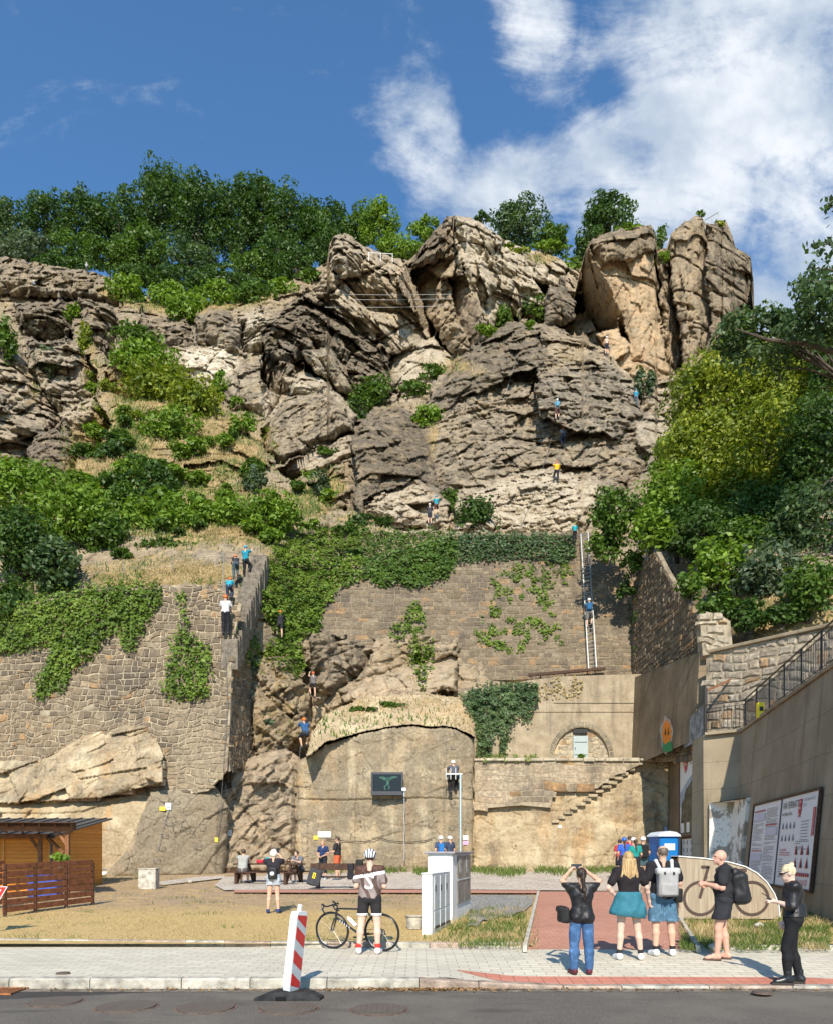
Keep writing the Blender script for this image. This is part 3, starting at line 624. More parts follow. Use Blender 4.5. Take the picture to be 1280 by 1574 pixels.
sheet('lawn', lambda x, y: np.where(y > 13.65, gz(np.minimum(y, 60))+np.clip((y-14.2)*.5, 0, 1)*(fbm(x*.7, y*.7, 3, 9)-.5)*.04-.16*inpoly(CX+F*x/y, HY+F*(EYE-gz(y))/y, [(815, 1480), (832, 1376), (1030, 1376), (1034, 1412), (1068, 1480)]), 0), xs, np.concatenate([np.linspace(13.66, 44, 90), [60, 200, 600]]), LAWN)
# gravel, tarmac, paving
def gravel_mat(name, a, b_, c_, sc=22.):
    m, g, b, o = newmat(name); p = pos(g); v = g.new('ShaderNodeTexVoronoi'); v.inputs['Scale'].default_value = sc; g.l.new(p, v.inputs['Vector'])
    s_ = g.new('ShaderNodeSeparateColor'); g.l.new(v.outputs['Color'], s_.inputs[0]); n = g.noise(p, .9, 5, .6)
    c = g.ramp(g.math('ADD', g.math('MULTIPLY', s_.outputs[0], .6), g.math('MULTIPLY', n, .5)), [(.2, a), (.5, b_), (.85, c_)])
    g.l.new(c, b.inputs['Base Color']); b.inputs['Roughness'].default_value = .95
    bump(g, b, g.math('SUBTRACT', 1.0, v.outputs['Distance']), .8, .03); return m
GRAV = gravel_mat('pale_gravel', (.26, .21, .16), (.47, .40, .32), (.68, .61, .52)); GRAVD = gravel_mat('grey_gravel', (.13, .125, .12), (.25, .24, .225), (.42, .40, .37), 30.)
def asphalt_mat():
    m, g, b, o = newmat('asphalt'); p = pos(g); f = g.noise(p, 90., 3, .8); n = g.noise(p, .8, 6, .6); v = g.new('ShaderNodeTexVoronoi'); v.inputs['Scale'].default_value = 70.; g.l.new(p, v.inputs['Vector'])
    c = g.ramp(f, [(.35, (.075, .064, .053)), (.52, (.125, .110, .092)), (.66, (.22, .20, .165))])
    c = g.mix(g.smooth(n, .42, .66), c, g.mix(.5, c, (.19, .17, .135)))
    n2 = g.noise(g.vmath('MULTIPLY', p, (.35, 1.6, 1)), 1.1, 6, .65); c = g.mix(g.math('MULTIPLY', g.smooth(n2, .52, .68), .5), c, (.045, .040, .035))
    sp_ = g.new('ShaderNodeSeparateXYZ'); g.l.new(p, sp_.inputs[0])
    # a darker, newer patch near the drain
    q = g.math('ADD', g.math('MULTIPLY', sp_.outputs[0], -.28), sp_.outputs[1]); w_ = g.math('MULTIPLY', g.smooth(q, 10.95, 11.05), g.smooth(sp_.outputs[0], -2.9, -3.3))
    c = g.mix(g.math('MULTIPLY', w_, .75), c, (.032, .030, .028))
    g.l.new(c, b.inputs['Base Color']); b.inputs['Roughness'].default_value = .85
    bump(g, b, g.math('ADD', f, v.outputs['Distance']), .5, .008); return m
ASPH = asphalt_mat()
sheet('road', lambda x, y: x*0-.13, np.array([-400, -60, -20, 0, 20, 60, 400.]), np.array([-60, -10, 4, 10.27]), ASPH)
sheet('ground', lambda x, y: x*0-.45, np.array([-900, -60, 0, 60, 900.]), np.array([-400, -10, 10, 900.]), LAWN)
def paver_mat(name, cols, bw, bh, mort, off=.5, wear=.25, rot=0.0):
    m, g, b, o = newmat(name); p = pos(g); mp = g.new('ShaderNodeMapping'); g.l.new(p, mp.inputs[0]); mp.inputs['Rotation'].default_value = (0, 0, rot)
    br = g.new('ShaderNodeTexBrick', offset=off); g.l.new(mp.outputs[0], br.inputs['Vector']); br.inputs['Scale'].default_value = 1.0
    br.inputs['Brick Width'].default_value = bw; br.inputs['Row Height'].default_value = bh; br.inputs['Mortar Size'].default_value = .007; br.inputs['Mortar Smooth'].default_value = .3; br.inputs['Bias'].default_value = 0
    br.inputs['Color1'].default_value = (*cols[0], 1); br.inputs['Color2'].default_value = (*cols[1], 1); br.inputs['Mortar'].default_value = (*mort, 1)
    n = g.noise(p, .7, 5, .65); f = g.noise(p, 30., 4, .7)
    c = g.mix(g.math('MULTIPLY', g.smooth(n, .40, .70), wear), br.outputs[0], tuple(q*.6 for q in cols[0]))
    c = g.mix(g.math('MULTIPLY', g.smooth(f, .40, .75), .35), c, tuple(min(1, q*.72) for q in cols[1]))
    g.l.new(c, b.inputs['Base Color']); b.inputs['Roughness'].default_value = .85
    bump(g, b, g.math('SUBTRACT', g.math('MULTIPLY', f, .2), g.math('MULTIPLY', br.outputs['Fac'], 1.)), .6, .01); return m
PAVE = paver_mat('grey_concrete_pavers', ((.55, .505, .40), (.66, .61, .485)), .32, .16, (.27, .25, .19))
REDP = paver_mat('red_brick_pavers', ((.46, .215, .15), (.55, .275, .195)), .20, .10, (.25, .15, .11))
TACT = paver_mat('red_tactile_pavers', ((.52, .20, .135), (.58, .24, .165)), .20, .20, (.28, .12, .08), 0.0)
GRAN = plain('granite_kerb', (.43, .40, .33), .9, var=.35, scale=5., bmp=.6, bd=.02, coords='w')
GRAN2 = plain('brown_granite_kerb', (.40, .31, .24), .9, var=.35, scale=5., bmp=.6, bd=.02, coords='w')
GRAN3 = plain('pale_kerbstone', (.52, .48, .40), .9, var=.3, scale=7., bmp=.6, bd=.02, coords='w')
# pavement, sloping down to the dropped kerb on the right
def back_edge(x): return np.interp(x, [-30, -8, -3, 2, 6, 30], [14.6, 14.15, 13.75, 13.55, 13.45, 13.1])
KX = np.array([-30, .45, 1.32, 6.1, 6.8, 30]); KZ = np.array([0., 0, -.105, -.105, -.06, -.03])
def drop(x): return np.interp(x, KX, KZ)
xs = np.unique(np.concatenate([np.linspace(-30, 30, 121), KX])); ys = np.linspace(0, 1, 13)
XX, TT = np.meshgrid(xs, ys); YY = 10.42+TT*(back_edge(XX)-10.42); ZZ = drop(XX)*np.clip(1-(YY-10.42)/1.6, 0, 1)
i = np.arange(12)[:, None]*len(xs)+np.arange(len(xs)-1)[None]
o = mesh_obj('pavement', np.stack([XX, YY, ZZ], -1).reshape(-1, 3), np.stack([i, i+1, i+len(xs)+1, i+len(xs)], -1).reshape(-1, 4), PAVE); o['kind'] = 'structure'
def pz(x, y): return float(drop(np.array(x))*np.clip(1-(y-10.42)/1.6, 0, 1))
# red tactile strip
tx = np.linspace(.60, 6.05, 24); tv = []
for x in tx:
    f0 = 10.46+np.interp(x, [.6, .9, 1.4, 2], [.62, .25, .0, 0]); f1 = 10.86+np.interp(x, [.6, 1.6, 5.6, 6.05], [.26, .06, 0, -.1])
    for y in (f0, (f0+f1)/2, f1): tv.append((x, y, pz(x, y)+.006))
o = mesh_obj('tactile_strip', tv, [(3*k+j, 3*k+3+j, 3*k+4+j, 3*k+1+j) for k in range(23) for j in (0, 1)], TACT); o['kind'] = 'structure'
# kerbs: stones laid end to end
def kerb(name, x0, x1, yfn, w, ztop, zbot, ln, mats, seed):
    rg = random.Random(seed); x = x0; mb = MB()
    while x < x1:
        l = ln*rg.uniform(.75, 1.2); xe = min(x1, x+l); mb.mi = rg.choice([0, 0, 0, 1, 2]); a, b_ = x+.006, xe-.006
        ya, yb = float(yfn(a)), float(yfn(b_)); za, zb = float(ztop(a)), float(ztop(b_)); bv = .022; j = rg.uniform(-.006, .006)
        vs = []
        for (xx, y, z) in ((a, ya+j, za), (b_, yb+j, zb)):
            vs += [(xx, y, zbot), (xx, y, z-bv), (xx, y+bv, z+j*.4), (xx, y+w-bv, z+j*.4), (xx, y+w, z-bv), (xx, y+w, zbot)]
        mb.add(vs, [(k, k+6, k+7, k+1) for k in range(5)]+[(0, 1, 2, 3, 4, 5), (11, 10, 9, 8, 7, 6)]); x = xe
    o = mb.build(name, mats); o['kind'] = 'structure'; return o
kerb('kerb', -24, 24, lambda x: 10.25, .2, lambda x: drop(np.array(x))+.012, -.4, 1.05, [GRAN, GRAN2, GRAN3], 3)
kx1 = (808-CX)/F*13.6
kerb('lawn_kerb', -24, kx1, lambda x: back_edge(np.array(x)), .17, lambda x: .10, -.2, .95, [GRAN, GRAN2, GRAN3], 5)
kx2 = (1078-CX)/F*13.2
kerb('verge_kerb', kx2, 24, lambda x: back_edge(np.array(x)), .14, lambda x: .07, -.2, .95, [GRAN3, GRAN, GRAN3], 6)
# gutter: dirt against the kerb
polysheet('gutter', [(-24, 10.02), (24, 10.04), (24, 10.27), (-24, 10.27)], -.126, plain('gutter_dirt', (.20, .17, .13), .95, var=.4, scale=6, coords='w'))
# brick path going back to the cliff
def GP(l): return [(G(a, b_)[0], G(a, b_)[1]) for a, b_ in l]
pl = [(808, 1462), (826, 1374), (600, 1374), (360, 1374), (360, 1369), (640, 1368.5), (1034, 1372), (1040, 1412), (1076, 1464)]
pts = [(G(a, b_)[0], G(a, b_)[1]) for a, b_ in pl]; pts[0] = (kx1+.0, 13.5); pts[-1] = (kx2, 13.3)
bp = []; ys = np.linspace(0, 1, 16)
for q in ys:
    yy_ = 13.5+(25.2-13.5)*q**1.3; xl = np.interp(yy_, [pts[0][1], pts[1][1]], [pts[0][0], pts[1][0]]); xr = np.interp(yy_, [pts[-1][1], G(1040, 1412)[1], G(1034, 1372)[1]], [pts[-1][0], G(1040, 1412)[0], G(1034, 1372)[0]])
    if q == 0: yy_ = 13.42
    z_ = .004+(gz(yy_)+.012-.004)*min(1, max(0, (yy_-13.42)/2.2)); bp += [(xl, yy_, z_), ((xl+xr)/2, yy_, z_), (xr, yy_, z_)]
o = mesh_obj('brick_path', bp, [(3*k+j, 3*k+j+1, 3*k+j+4, 3*k+j+3) for k in range(15) for j in (0, 1)], REDP); o['kind'] = 'structure'
polysheet('cross_path', GP([(360, 1374), (360, 1370), (640, 1369.5), (830, 1371), (826, 1375), (600, 1374.5)]), .036, REDP)
mb = MB()
for (a, b_) in (((808, 1463), (827, 1374)), ((1078, 1464), (1040, 1408))):
    p, q = G(*a), G(*b_); mb.bar((p[0], p[1]+.15, p[2]+.03), (q[0], q[1], q[2]+.03), .07, .12)
o = mb.build('path_edging', GRAN3); o['kind'] = 'structure'
def GP(l): return [(G(a, b_)[0], G(a, b_)[1]) for a, b_ in l]
polysheet('gravel_apron', GP([(330, 1362), (345, 1349), (480, 1345), (640, 1341), (900, 1340), (1035, 1340), (1060, 1348), (1050, 1372), (826, 1370), (620, 1368), (450, 1369), (345, 1370)]), .028, GRAV)
polysheet('gravel_bed', GP([(722, 1378), (760, 1377.5), (820, 1378.5), (817, 1392), (806, 1402), (796, 1404), (782, 1412), (770, 1409), (752, 1418), (742, 1416), (733, 1426), (722, 1424), (712, 1432), (722, 1418), (718, 1410), (726, 1402), (719, 1396)]), .03, GRAVD)
0 and polysheet('paved_strip', GP([(150, 1365), (195, 1363), (650, 1397), (650, 1400.5), (400, 1395), (190, 1370)]), .022, GRAVD)
polysheet('concrete_slab', GP([(232, 1358), (305, 1349), (345, 1347), (345, 1351), (250, 1362)]), .026, GRAV)
# covers in the road and pavement
CI = plain('rusty_cast_iron', (.17, .115, .085), .75, var=.4, scale=20, bmp=.6, bd=.01, coords='w')
def cover_mat():
    m, g, b, o = newmat('patterned_cast_iron'); p = pos(g)
    w1 = g.new('ShaderNodeTexChecker'); w1.inputs['Scale'].default_value = 22.; mp = g.new('ShaderNodeMapping'); mp.inputs['Rotation'].default_value = (0, 0, .78); g.l.new(p, mp.inputs[0]); g.l.new(mp.outputs[0], w1.inputs[0])
    n = g.noise(p, 6, 4, .6); c = g.mix(n, (.10, .082, .066), (.16, .128, .100)); c = g.mix(g.math('MULTIPLY', w1.outputs['Fac'], .25), c, (.05, .042, .038))
    g.l.new(c, b.inputs['Base Color']); b.inputs['Roughness'].default_value = .7; bump(g, b, w1.outputs['Fac'], .6, .01); return m
CVM = cover_mat()
def cover(px, py, r, label, z0=-.13):
    Y = F*(EYE-z0)/(py-HY); x = (px-CX)/F*Y
    t = thing('manhole_cover', (x, Y, z0), label, 'manhole cover', 'round covers set in the road')
    a = MB(); n = 40; 
    a.prism([(r*.9*math.cos(2*math.pi*k/n), r*.9*math.sin(2*math.pi*k/n)) for k in range(n)], .012, (0, 0, .005), Matrix.Rotation(rad(90), 3, 'X')); a.build('lid', CVM, t)
    a = MB(); ri, ro = r*.92, r; vs = []
    for k in range(n):
        c, s_ = math.cos(2*math.pi*k/n), math.sin(2*math.pi*k/n); vs += [(ri*c, ri*s_, .006), (ro*c, ro*s_, .004), (ro*c, ro*s_, -.01)]
    a.add(vs, [((3*k), (3*k+1), (3*((k+1) % n)+1), (3*((k+1) % n))) for k in range(n)]+[((3*k+1), (3*k+2), (3*((k+1) % n)+2), (3*((k+1) % n)+1)) for k in range(n)]); a.build('rim', CI, t)
    return t
cover(195, 1548, .38, 'rusty round manhole cover, second from the left in the road')
cover(317, 1550, .37, 'rusty round manhole cover in the road between the drain side and the striped beacon')
cover(445, 1551, .37, 'rusty round manhole cover in the road just below the striped beacon')
cover(583, 1553, .36, 'rightmost rusty round manhole cover in the road, below the bicycle')
cover(85, 1541, .34, 'dark worn manhole cover in the road nearest the drain grate')
t = cover(97, 1497, .10, 'small round rusty valve cap in the grey pavement', .005); t['category'] = 'valve cap'; del t['group']
t = cover(1171, 1526, .13, 'round rusty cover set in the dropped kerb near the leather jacket woman', -.088); t['category'] = 'valve cap'; del t['group']
t = thing('drain_grate', (-5.62, 10.02, -.126), 'rusty orange drain grate in the road at the far left kerb', 'drain'); a = MB(); RUST = plain('orange_rust', (.40, .16, .06), .85, var=.4, scale=14, bmp=.5)
for k in range(12): a.box((-.27+k*.05, 0, .012), (.022, .42, .02))
a.box((0, .215, .012), (.62, .03, .022)); a.box((0, -.215, .012), (.62, .03, .022)); a.build('grate', RUST, t)
a = MB(); a.box((0, 0, -.001), (.6, .42, .004)); a.build('pit', plain('drain_shade', (.02, .018, .016)), t)  # thin near-black plate paints the shade below the bars
# ---------------------------------------------------------------- masonry and walls
def proj(p): return (CX+F*p[0]/p[1], HY-F*(p[2]-EYE)/p[1])
def stone_wall(name, planes, mats, ch, ln, gap, proud, seed, thick=.6, tintfn=None, warp=.35, bev=.03, holes=()):
    """planes: (A, B, C, polygon in survey px). A-B is the foot, A-C goes up. Real stones on a mortar bed."""
    rg = np.random.default_rng(seed); V = []; Fa = []; MI = []; T = []; nb = 0
    for (A, B, C, poly) in planes:
        A, B, C = (np.array(q, float) for q in (A, B, C)); U = B-A; LU = np.linalg.norm(U); U /= LU; W_ = C-A; W_ -= U*W_.dot(U); LV = np.linalg.norm(W_); W_ /= LV
        N = np.cross(U, W_); 
        if N.dot(np.array([0, 0, EYE])-A) < 0: N = -N
        # bed: polygon on the plane, extruded back
        def onplane(px, py):
            d = np.array([(px-CX)/F, 1., (HY-py)/F]); o_ = np.array([0, 0, EYE]); t = (A-o_).dot(N)/d.dot(N); return o_+d*t
        pts = [onplane(*q) for q in poly]; n = len(pts)
        for q in pts: V.append(q)
        for q in pts: V.append(q-N*thick)
        Fa.append(tuple(range(nb, nb+n))); Fa.append(tuple(range(nb+2*n-1, nb+n-1, -1))); MI += [1, 1]
        for k in range(n): Fa.append((nb+k, nb+(k+1) % n, nb+n+(k+1) % n, nb+n+k)); MI.append(1)
        T += [(.5, 0, 0, 1)]*(2*n); nb += 2*n
        uv_ = np.array([((q-A).dot(U), (q-A).dot(W_)) for q in pts]); (u0, v0), (u1, v1) = uv_.min(0), uv_.max(0)
        off = 0; v = v0-ch
        while v < v1+ch:
            h = ch*rg.uniform(.75, 1.3); u = u0-ln*rg.uniform(0, 1)
            while u < u1:
                l = ln*rg.uniform(.5, 1.55); ua, ub, va, vb = u+gap/2, u+l-gap/2, v+gap/2, v+h-gap/2; u += l
                ring = []
                for (fu, fv) in ((0, 0), (.5, 0), (1, 0), (1, .5), (1, 1), (.5, 1), (0, 1), (0, .5)):
                    ring.append([ua+(ub-ua)*fu, va+(vb-va)*fv])
                ring = np.array(ring); r = ring.copy()
                wv = warp*ch; wu = vnoise(r[:, 0]*.5/ch, r[:, 1]*.5/ch, seed)-.5; ww = vnoise(r[:, 0]*.32/ch, r[:, 1]*.5/ch, seed+3)-.5
                r[:, 0] += wu*wv*1.5; r[:, 1] += ww*wv*2.2; r += rg.normal(0, gap*.28, r.shape)
                c = r.mean(0); pc = A+U*c[0]+W_*c[1]; px, py = proj(pc)
                if not inpoly(np.array([px]), np.array([py]), poly)[0]: continue
                if any(x0 < px < x1 and y0 < py < y1 for x0, y0, x1, y1 in holes): continue
                pr = proud*rg.uniform(.5, 1.35); inn = c+(r-c)*(1-np.minimum(.5, bev/np.maximum(.05, np.abs(r-c).max(1))))[:, None]
                inn = c+(inn-c)*rg.uniform(.9, 1.0)
                for q in r: V.append(A+U*q[0]+W_*q[1]+N*.002)
                tl = rg.normal(0, .12, 2)
                for q in inn: V.append(A+U*q[0]+W_*q[1]+N*(pr*(1+tl.dot((q-c)/ch))+rg.normal(0, .006)))
                V.append(pc+N*pr*rg.uniform(1.0, 1.3))
                for k in range(8):
                    k2 = (k+1) % 8; Fa.append((nb+k, nb+k2, nb+8+k2, nb+8+k)); Fa.append((nb+8+k, nb+8+k2, nb+16)); MI += [0, 0]
                tr = rg.beta(2, 2); tg = 1.0 if rg.random() < .07 else rg.random()*.2
                if tintfn: tr, tg = tintfn(px, py, tr, tg)
                T += [(tr, tg, 0, 1)]*17; nb += 17
            v += h
    o = mesh_obj(name, V, Fa, mats, None, False, MI, T)
    bm = bmesh.new(); bm.from_mesh(o.data); bmesh.ops.recalc_face_normals(bm, faces=bm.faces); bm.to_mesh(o.data); bm.free()
    return o
def tint_left(px, py, r, g_):
    if 262 < px < 344 and 1088 < py < 1215: return .8+.2*r, .1
    if py > 1100 and px < 200: return .3+.7*r, g_+.1
    return r, g_
A, B, C = P(-80, 1200, 38.4), P(352, 1200, 35.4), P(-80, 900, 40.6)
lp = [(-80, 940), (60, 925), (130, 908), (245, 903), (290, 897), (330, 902), (352, 912), (372, 930), (364, 960), (357, 990), (354, 1100), (349, 1184), (320, 1216), (255, 1226), (120, 1234), (90, 1220), (150, 1190), (60, 1190), (-80, 1190)]
# side face of the buttress, running back into the recess
def onY(px, py, Y): return P(px, py, Y)
sA = P(353, 1190, 35.6); sB = P(400, 1180, 40.6); sC = (P(355, 985, 37.1)[0], 37.1, P(355, 985, 37.1)[2])
o = stone_wall('retaining_wall', [(A, B, C, lp), (sA, sB, sC, [(354, 1186), (358, 988), (375, 1000), (386, 1030), (398, 1050), (402, 1110), (392, 1172)])], [STONE_L, MORTAR], .25, .36, .038, .042, 5, .12, tint_left, warp=.75,
       holes=[(70, 1092, 80, 1100), (128, 1086, 142, 1094)])
tag(o, 'tall grey tan rubble stone retaining wall with hanging ivy, left of the dark buttress corner', 'retaining wall')
# coursed wall above the arch door
A, B, C = P(470, 1040, 43.5), P(985, 1040, 43.5), P(470, 820, 46.4)
cp = [(484, 1010), (486, 950), (500, 925), (520, 905), (552, 885), (600, 850), (700, 823), (880, 818), (912, 820), (940, 862), (960, 872), (984, 872), (984, 1042), (706, 1046), (706, 1000), (640, 985), (560, 1000)]
o = stone_wall('masonry_wall', [(A, B, C, cp)], [STONE_C, MORTAR_D], .25, .46, .028, .022, 9, .6, lambda px, py, r, g_: (r, g_*.8),
       holes=[(869, 905, 874, 912), (921, 898, 927, 906), (940, 985, 946, 993), (571, 950, 577, 957)])
tag(o, 'high brown coursed stone wall below the cliff, carrying the steel ladder', 'retaining wall')
# wall of big squared blocks behind the railing
A, B, C = P(1085, 1120, 30.5), P(1345, 1120, 24.9), None
Cc = np.array(A)+np.array([.12, .2, 5.0]); rp = [(1085, 1125), (1085, 1012), (1098, 1003), (1280, 964), (1345, 950), (1345, 1125)]
o = stone_wall('block_wall', [(A, B, Cc, rp)], [STONE_R, MORTAR], .36, .52, .05, .05, 13, .6, lambda px, py, r, g_: (.25+.75*r, min(1, g_*1.3)), warp=.45, bev=.045)
tag(o, 'pale wall of large rough stone blocks with a coping, behind the railing on the right', 'stone wall')
def onplane3(px, py, A, B, C):
    A, B, C = (np.array(q) for q in (A, B, C)); N = np.cross(B-A, C-A); d = np.array([(px-CX)/F, 1., (HY-py)/F]); o_ = np.array([0, 0, EYE]); return o_+d*((A-o_).dot(N)/d.dot(N))
mb = MB(); q0 = onplane3(1092, 1004, A, B, Cc); q1 = onplane3(1350, 947, A, B, Cc); mb.bar(Vector(q0)+Vector((.1, .15, .05)), Vector(q1)+Vector((.1, .15, .05)), .62, .13, bev=.02); cp_ = mb.build('coping', CONC); cp_.parent = o
# ragged wall end above it
A = P(1072, 1010, 31.2); B = P(1130, 1010, 31.0); C = P(1072, 930, 31.8)
o = stone_wall('wall_end', [(A, B, C, [(1080, 1008), (1076, 960), (1085, 940), (1108, 946), (1122, 955), (1126, 998), (1100, 1004)])], [STONE_P, MORTAR], .36, .6, .05, .09, 17, .7, warp=.6, bev=.05)
tag(o, 'crumbling pale stone end of wall beside the bushes, left of the coping', 'stone wall')
# shaded side wall running forward from the corner
A = np.array((12.24, 42.6, 4.5)); B = np.array((12.15, 30.6, 4.5)); C = A+np.array((.55, 0, 14.))
sp_ = [(974, 1170), (973, 900), (985, 868), (1008, 848), (1022, 876), (1040, 906), (1062, 934), (1079, 958), (1088, 1000), (1088, 1040), (1085, 1170)]
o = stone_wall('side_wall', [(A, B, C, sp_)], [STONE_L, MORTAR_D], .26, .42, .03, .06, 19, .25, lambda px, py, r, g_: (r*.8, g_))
tag(o, 'steep dark side wall in shade at the right corner, above the orange spray painting', 'retaining wall')
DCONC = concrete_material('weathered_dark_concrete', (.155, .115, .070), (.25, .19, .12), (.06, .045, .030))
# concrete skirt of that wall
mb = MB(); k0, k1 = 41.2, 31.6; xo = -.45
zt = lambda px, py, Y: EYE+(HY-py)/F*Y
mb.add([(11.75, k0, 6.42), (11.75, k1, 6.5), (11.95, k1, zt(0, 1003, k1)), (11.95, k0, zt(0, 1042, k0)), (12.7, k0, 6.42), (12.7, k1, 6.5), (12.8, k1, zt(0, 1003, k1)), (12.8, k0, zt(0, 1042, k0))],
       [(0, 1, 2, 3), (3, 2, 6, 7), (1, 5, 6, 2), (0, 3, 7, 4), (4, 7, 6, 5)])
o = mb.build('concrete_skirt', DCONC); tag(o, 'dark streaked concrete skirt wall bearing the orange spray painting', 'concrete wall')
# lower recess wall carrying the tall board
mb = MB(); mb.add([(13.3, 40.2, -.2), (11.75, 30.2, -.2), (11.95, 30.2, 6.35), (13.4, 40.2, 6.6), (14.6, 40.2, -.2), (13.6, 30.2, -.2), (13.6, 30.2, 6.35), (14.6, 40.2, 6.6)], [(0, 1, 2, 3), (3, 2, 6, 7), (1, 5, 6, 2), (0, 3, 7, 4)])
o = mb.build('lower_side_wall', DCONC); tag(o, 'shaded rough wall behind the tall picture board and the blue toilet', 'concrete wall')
# plastered wall with the arched door niche
def niche_wall():
    t = thing('plastered_wall', (11*.6, 41.2, 6.5), 'weathered plaster wall with an arched niche and small metal door', 'retaining wall')
    L = Vector(t.location); Y = 41.0; sc = Y/F
    def q(px, py): return ((px-CX)*sc-L.x, EYE+(HY-py)*sc-L.z)
    arc = [q(893+43*math.cos(a), 1166-48*math.sin(a)) for a in np.linspace(math.pi, 0, 20)]
    poly = [q(708, 1172)]+[q(850, 1172)]+arc+[q(936, 1172)]+[q(990, 1172), q(985, 1036), q(860, 1040), q(812, 1046), q(760, 1056), q(712, 1062)]
    PL = plaster_material('old_grey_plaster', (.20, .155, .10), (.34, .275, .185), (.46, .385, .27))
    mb = MB(); mb.prism(poly, .5, (0, Y-L.y, 0)); w = mb.build('plaster_face', PL, t)
    mb = MB(); z = q(0, 1094)[1]; x0, x1 = q(712, 0)[0], q(975, 0)[0]; mb.box(((x0+x1)/2, Y-L.y-.02, z), (x1-x0, .05, .05)); z = q(0, 1080)[1]; mb.box(((q(850, 0)[0]+x1)/2, Y-L.y-.02, z), (x1-q(850, 0)[0], .06, .07))
    mb.build('string_course', PL, t)
    # voussoirs
    mb = MB()
    for k in range(15):
        a0 = math.pi*k/15+.02; a1 = math.pi*(k+1)/15-.02; r0, r1 = 44, 50
        mb.prism([q(893+r*math.cos(a), 1166-r*1.12*math.sin(a)) for r, a in ((r0, a0), (r1, a0), (r1, a1), (r0, a1))], .04, (0, Y-L.y-.03, 0))
    mb.build('arch_ring', STONE_P, t)
    d = MB(); x0, z0 = q(881, 1170); x1, z1 = q(904, 1131); d.box(((x0+x1)/2, Y-L.y+.10, (z0+z1)/2), (x1-x0, .05, z1-z0), bev=.01); dm = d.build('door', plain('grey_painted_steel', (.38, .43, .42), .5, .2, .1), t)
    d = MB(); 
    for k in range(2): d.box((x0+(x1-x0)*.5, Y-L.y+.07, z0+(z1-z0)*(.25+.5*k)), (x1-x0-.12, .02, .03))
    d.box((x0+.1, Y-L.y+.06, (z0+z1)/2), (.03, .05, .12)); d.build('handle', plain('dark_iron', (.05, .05, .05), .5), dm)
    d = MB(); xa, za = q(881, 1127); xb, zb = q(903, 1120.5); d.box(((xa+xb)/2, Y-L.y+.10, (za+zb)/2), (xb-xa, .06, zb-za)); 
    d.build('vent', plain('vent_dark', (.03, .03, .03)), t)
    return t
nw = niche_wall()
o = stone_wall('niche_masonry', [(P(840, 1180, 41.22), P(950, 1180, 41.22), P(840, 1100, 41.22), [(851, 1172)]+[(893+43*math.cos(a), 1166-48*math.sin(a)) for a in np.linspace(math.pi, 0, 14)]+[(935, 1172)])], [STONE_P, MORTAR], .24, .42, .035, .025, 23, .2, holes=[(878, 1118, 906, 1172)])
o.parent = nw; o.matrix_parent_inverse = Matrix.Translation(-Vector(nw.location))
# pale masonry of the lower wall and its stone stair
o = stone_wall('lower_masonry', [(P(727, 1250, 38.95), P(1030, 1250, 38.95), P(727, 1166, 39.0), [(729, 1168), (1000, 1168), (965, 1184), (940, 1194), (918, 1212), (850, 1215), (846, 1242), (800, 1238), (729, 1244)])], [STONE_P, MORTAR], .36, .75, .025, .015, 29, .5, lambda px, py, r, g_: (.2+.6*r, .25+g_))
tag(o, 'pale worn block masonry under the ledge, right of the climbing pole', 'stone wall')
rg = random.Random(4); mb = MB(); T = []
for k in range(13):
    px, py = 852+k*9.6, 1262-k*6.6; x, y, z = P(px, py, 39.44); w = .34*rg.uniform(.85, 1.25)
    mb.box((x+rg.uniform(-.03, .03), y, z-.06), (w*1.2, .75, .16*rg.uniform(.8, 1.2)), Matrix.Rotation(rg.uniform(-.06, .06), 3, 'Y'), bev=.03)
o = mb.build('stone_stair', plain('worn_step_stone', (.40, .325, .215), .95, var=.35, scale=4, bmp=.6, bd=.03)); tag(o, 'worn diagonal stone steps climbing the wall below the arched niche', 'steps')
mb = MB(); p0 = P(727, 1166, 38.5); p1 = P(1034, 1166, 38.5); rg = random.Random(8); x = p0[0]
while x < p1[0]:
    l = rg.uniform(.5, 1.2); mb.box((x+l/2, 39.95+rg.uniform(-.04, .04), p0[2]-.02), (l-.03, 2.2, .16*rg.uniform(.7, 1.3)), bev=.03); x += l
o = mb.build('ledge_slabs', plain('ledge_stone', (.46, .40, .29), .95, var=.3, scale=3, bmp=.6, bd=.03)); tag(o, 'row of rough pale slabs along the ledge below the arched niche', 'ledge')
# blocks set into the cut rock on the left
mb = MB(); rg = random.Random(12)
for (x0, x1, py, hh, m_) in ((170, 250, 1176, 13, 0), (150, 250, 1190, 12, 0), (136, 250, 1203, 12, 0), (118, 200, 1216, 11, 1), (80, 150, 1228, 9, 1)):
    px = x0; Yb = 35.75
    while px < x1:
        w = rg.uniform(14, 30); w = min(w, x1-px+4); mb.mi = m_; c = P(px+w/2, py, Yb+rg.uniform(-.05, .05)); mb.box((c[0], c[1]+.3, c[2]), ((w-1.2)*Yb/F, .75, (hh-1)*Yb/F), bev=.03); px += w
o = mb.build('block_courses', [plain('tan_blocks', (.42, .35, .24), .95, var=.3, scale=3, bmp=.5, bd=.03), plain('pinkish_blocks', (.40, .29, .22), .95, var=.3, scale=3, bmp=.5, bd=.03), plain('cream_blocks', (.55, .48, .35), .95, var=.3, scale=3, bmp=.5, bd=.03)])
tag(o, 'short courses of tan and pinkish blocks patching the rock above the wooden cabin', 'stone wall')

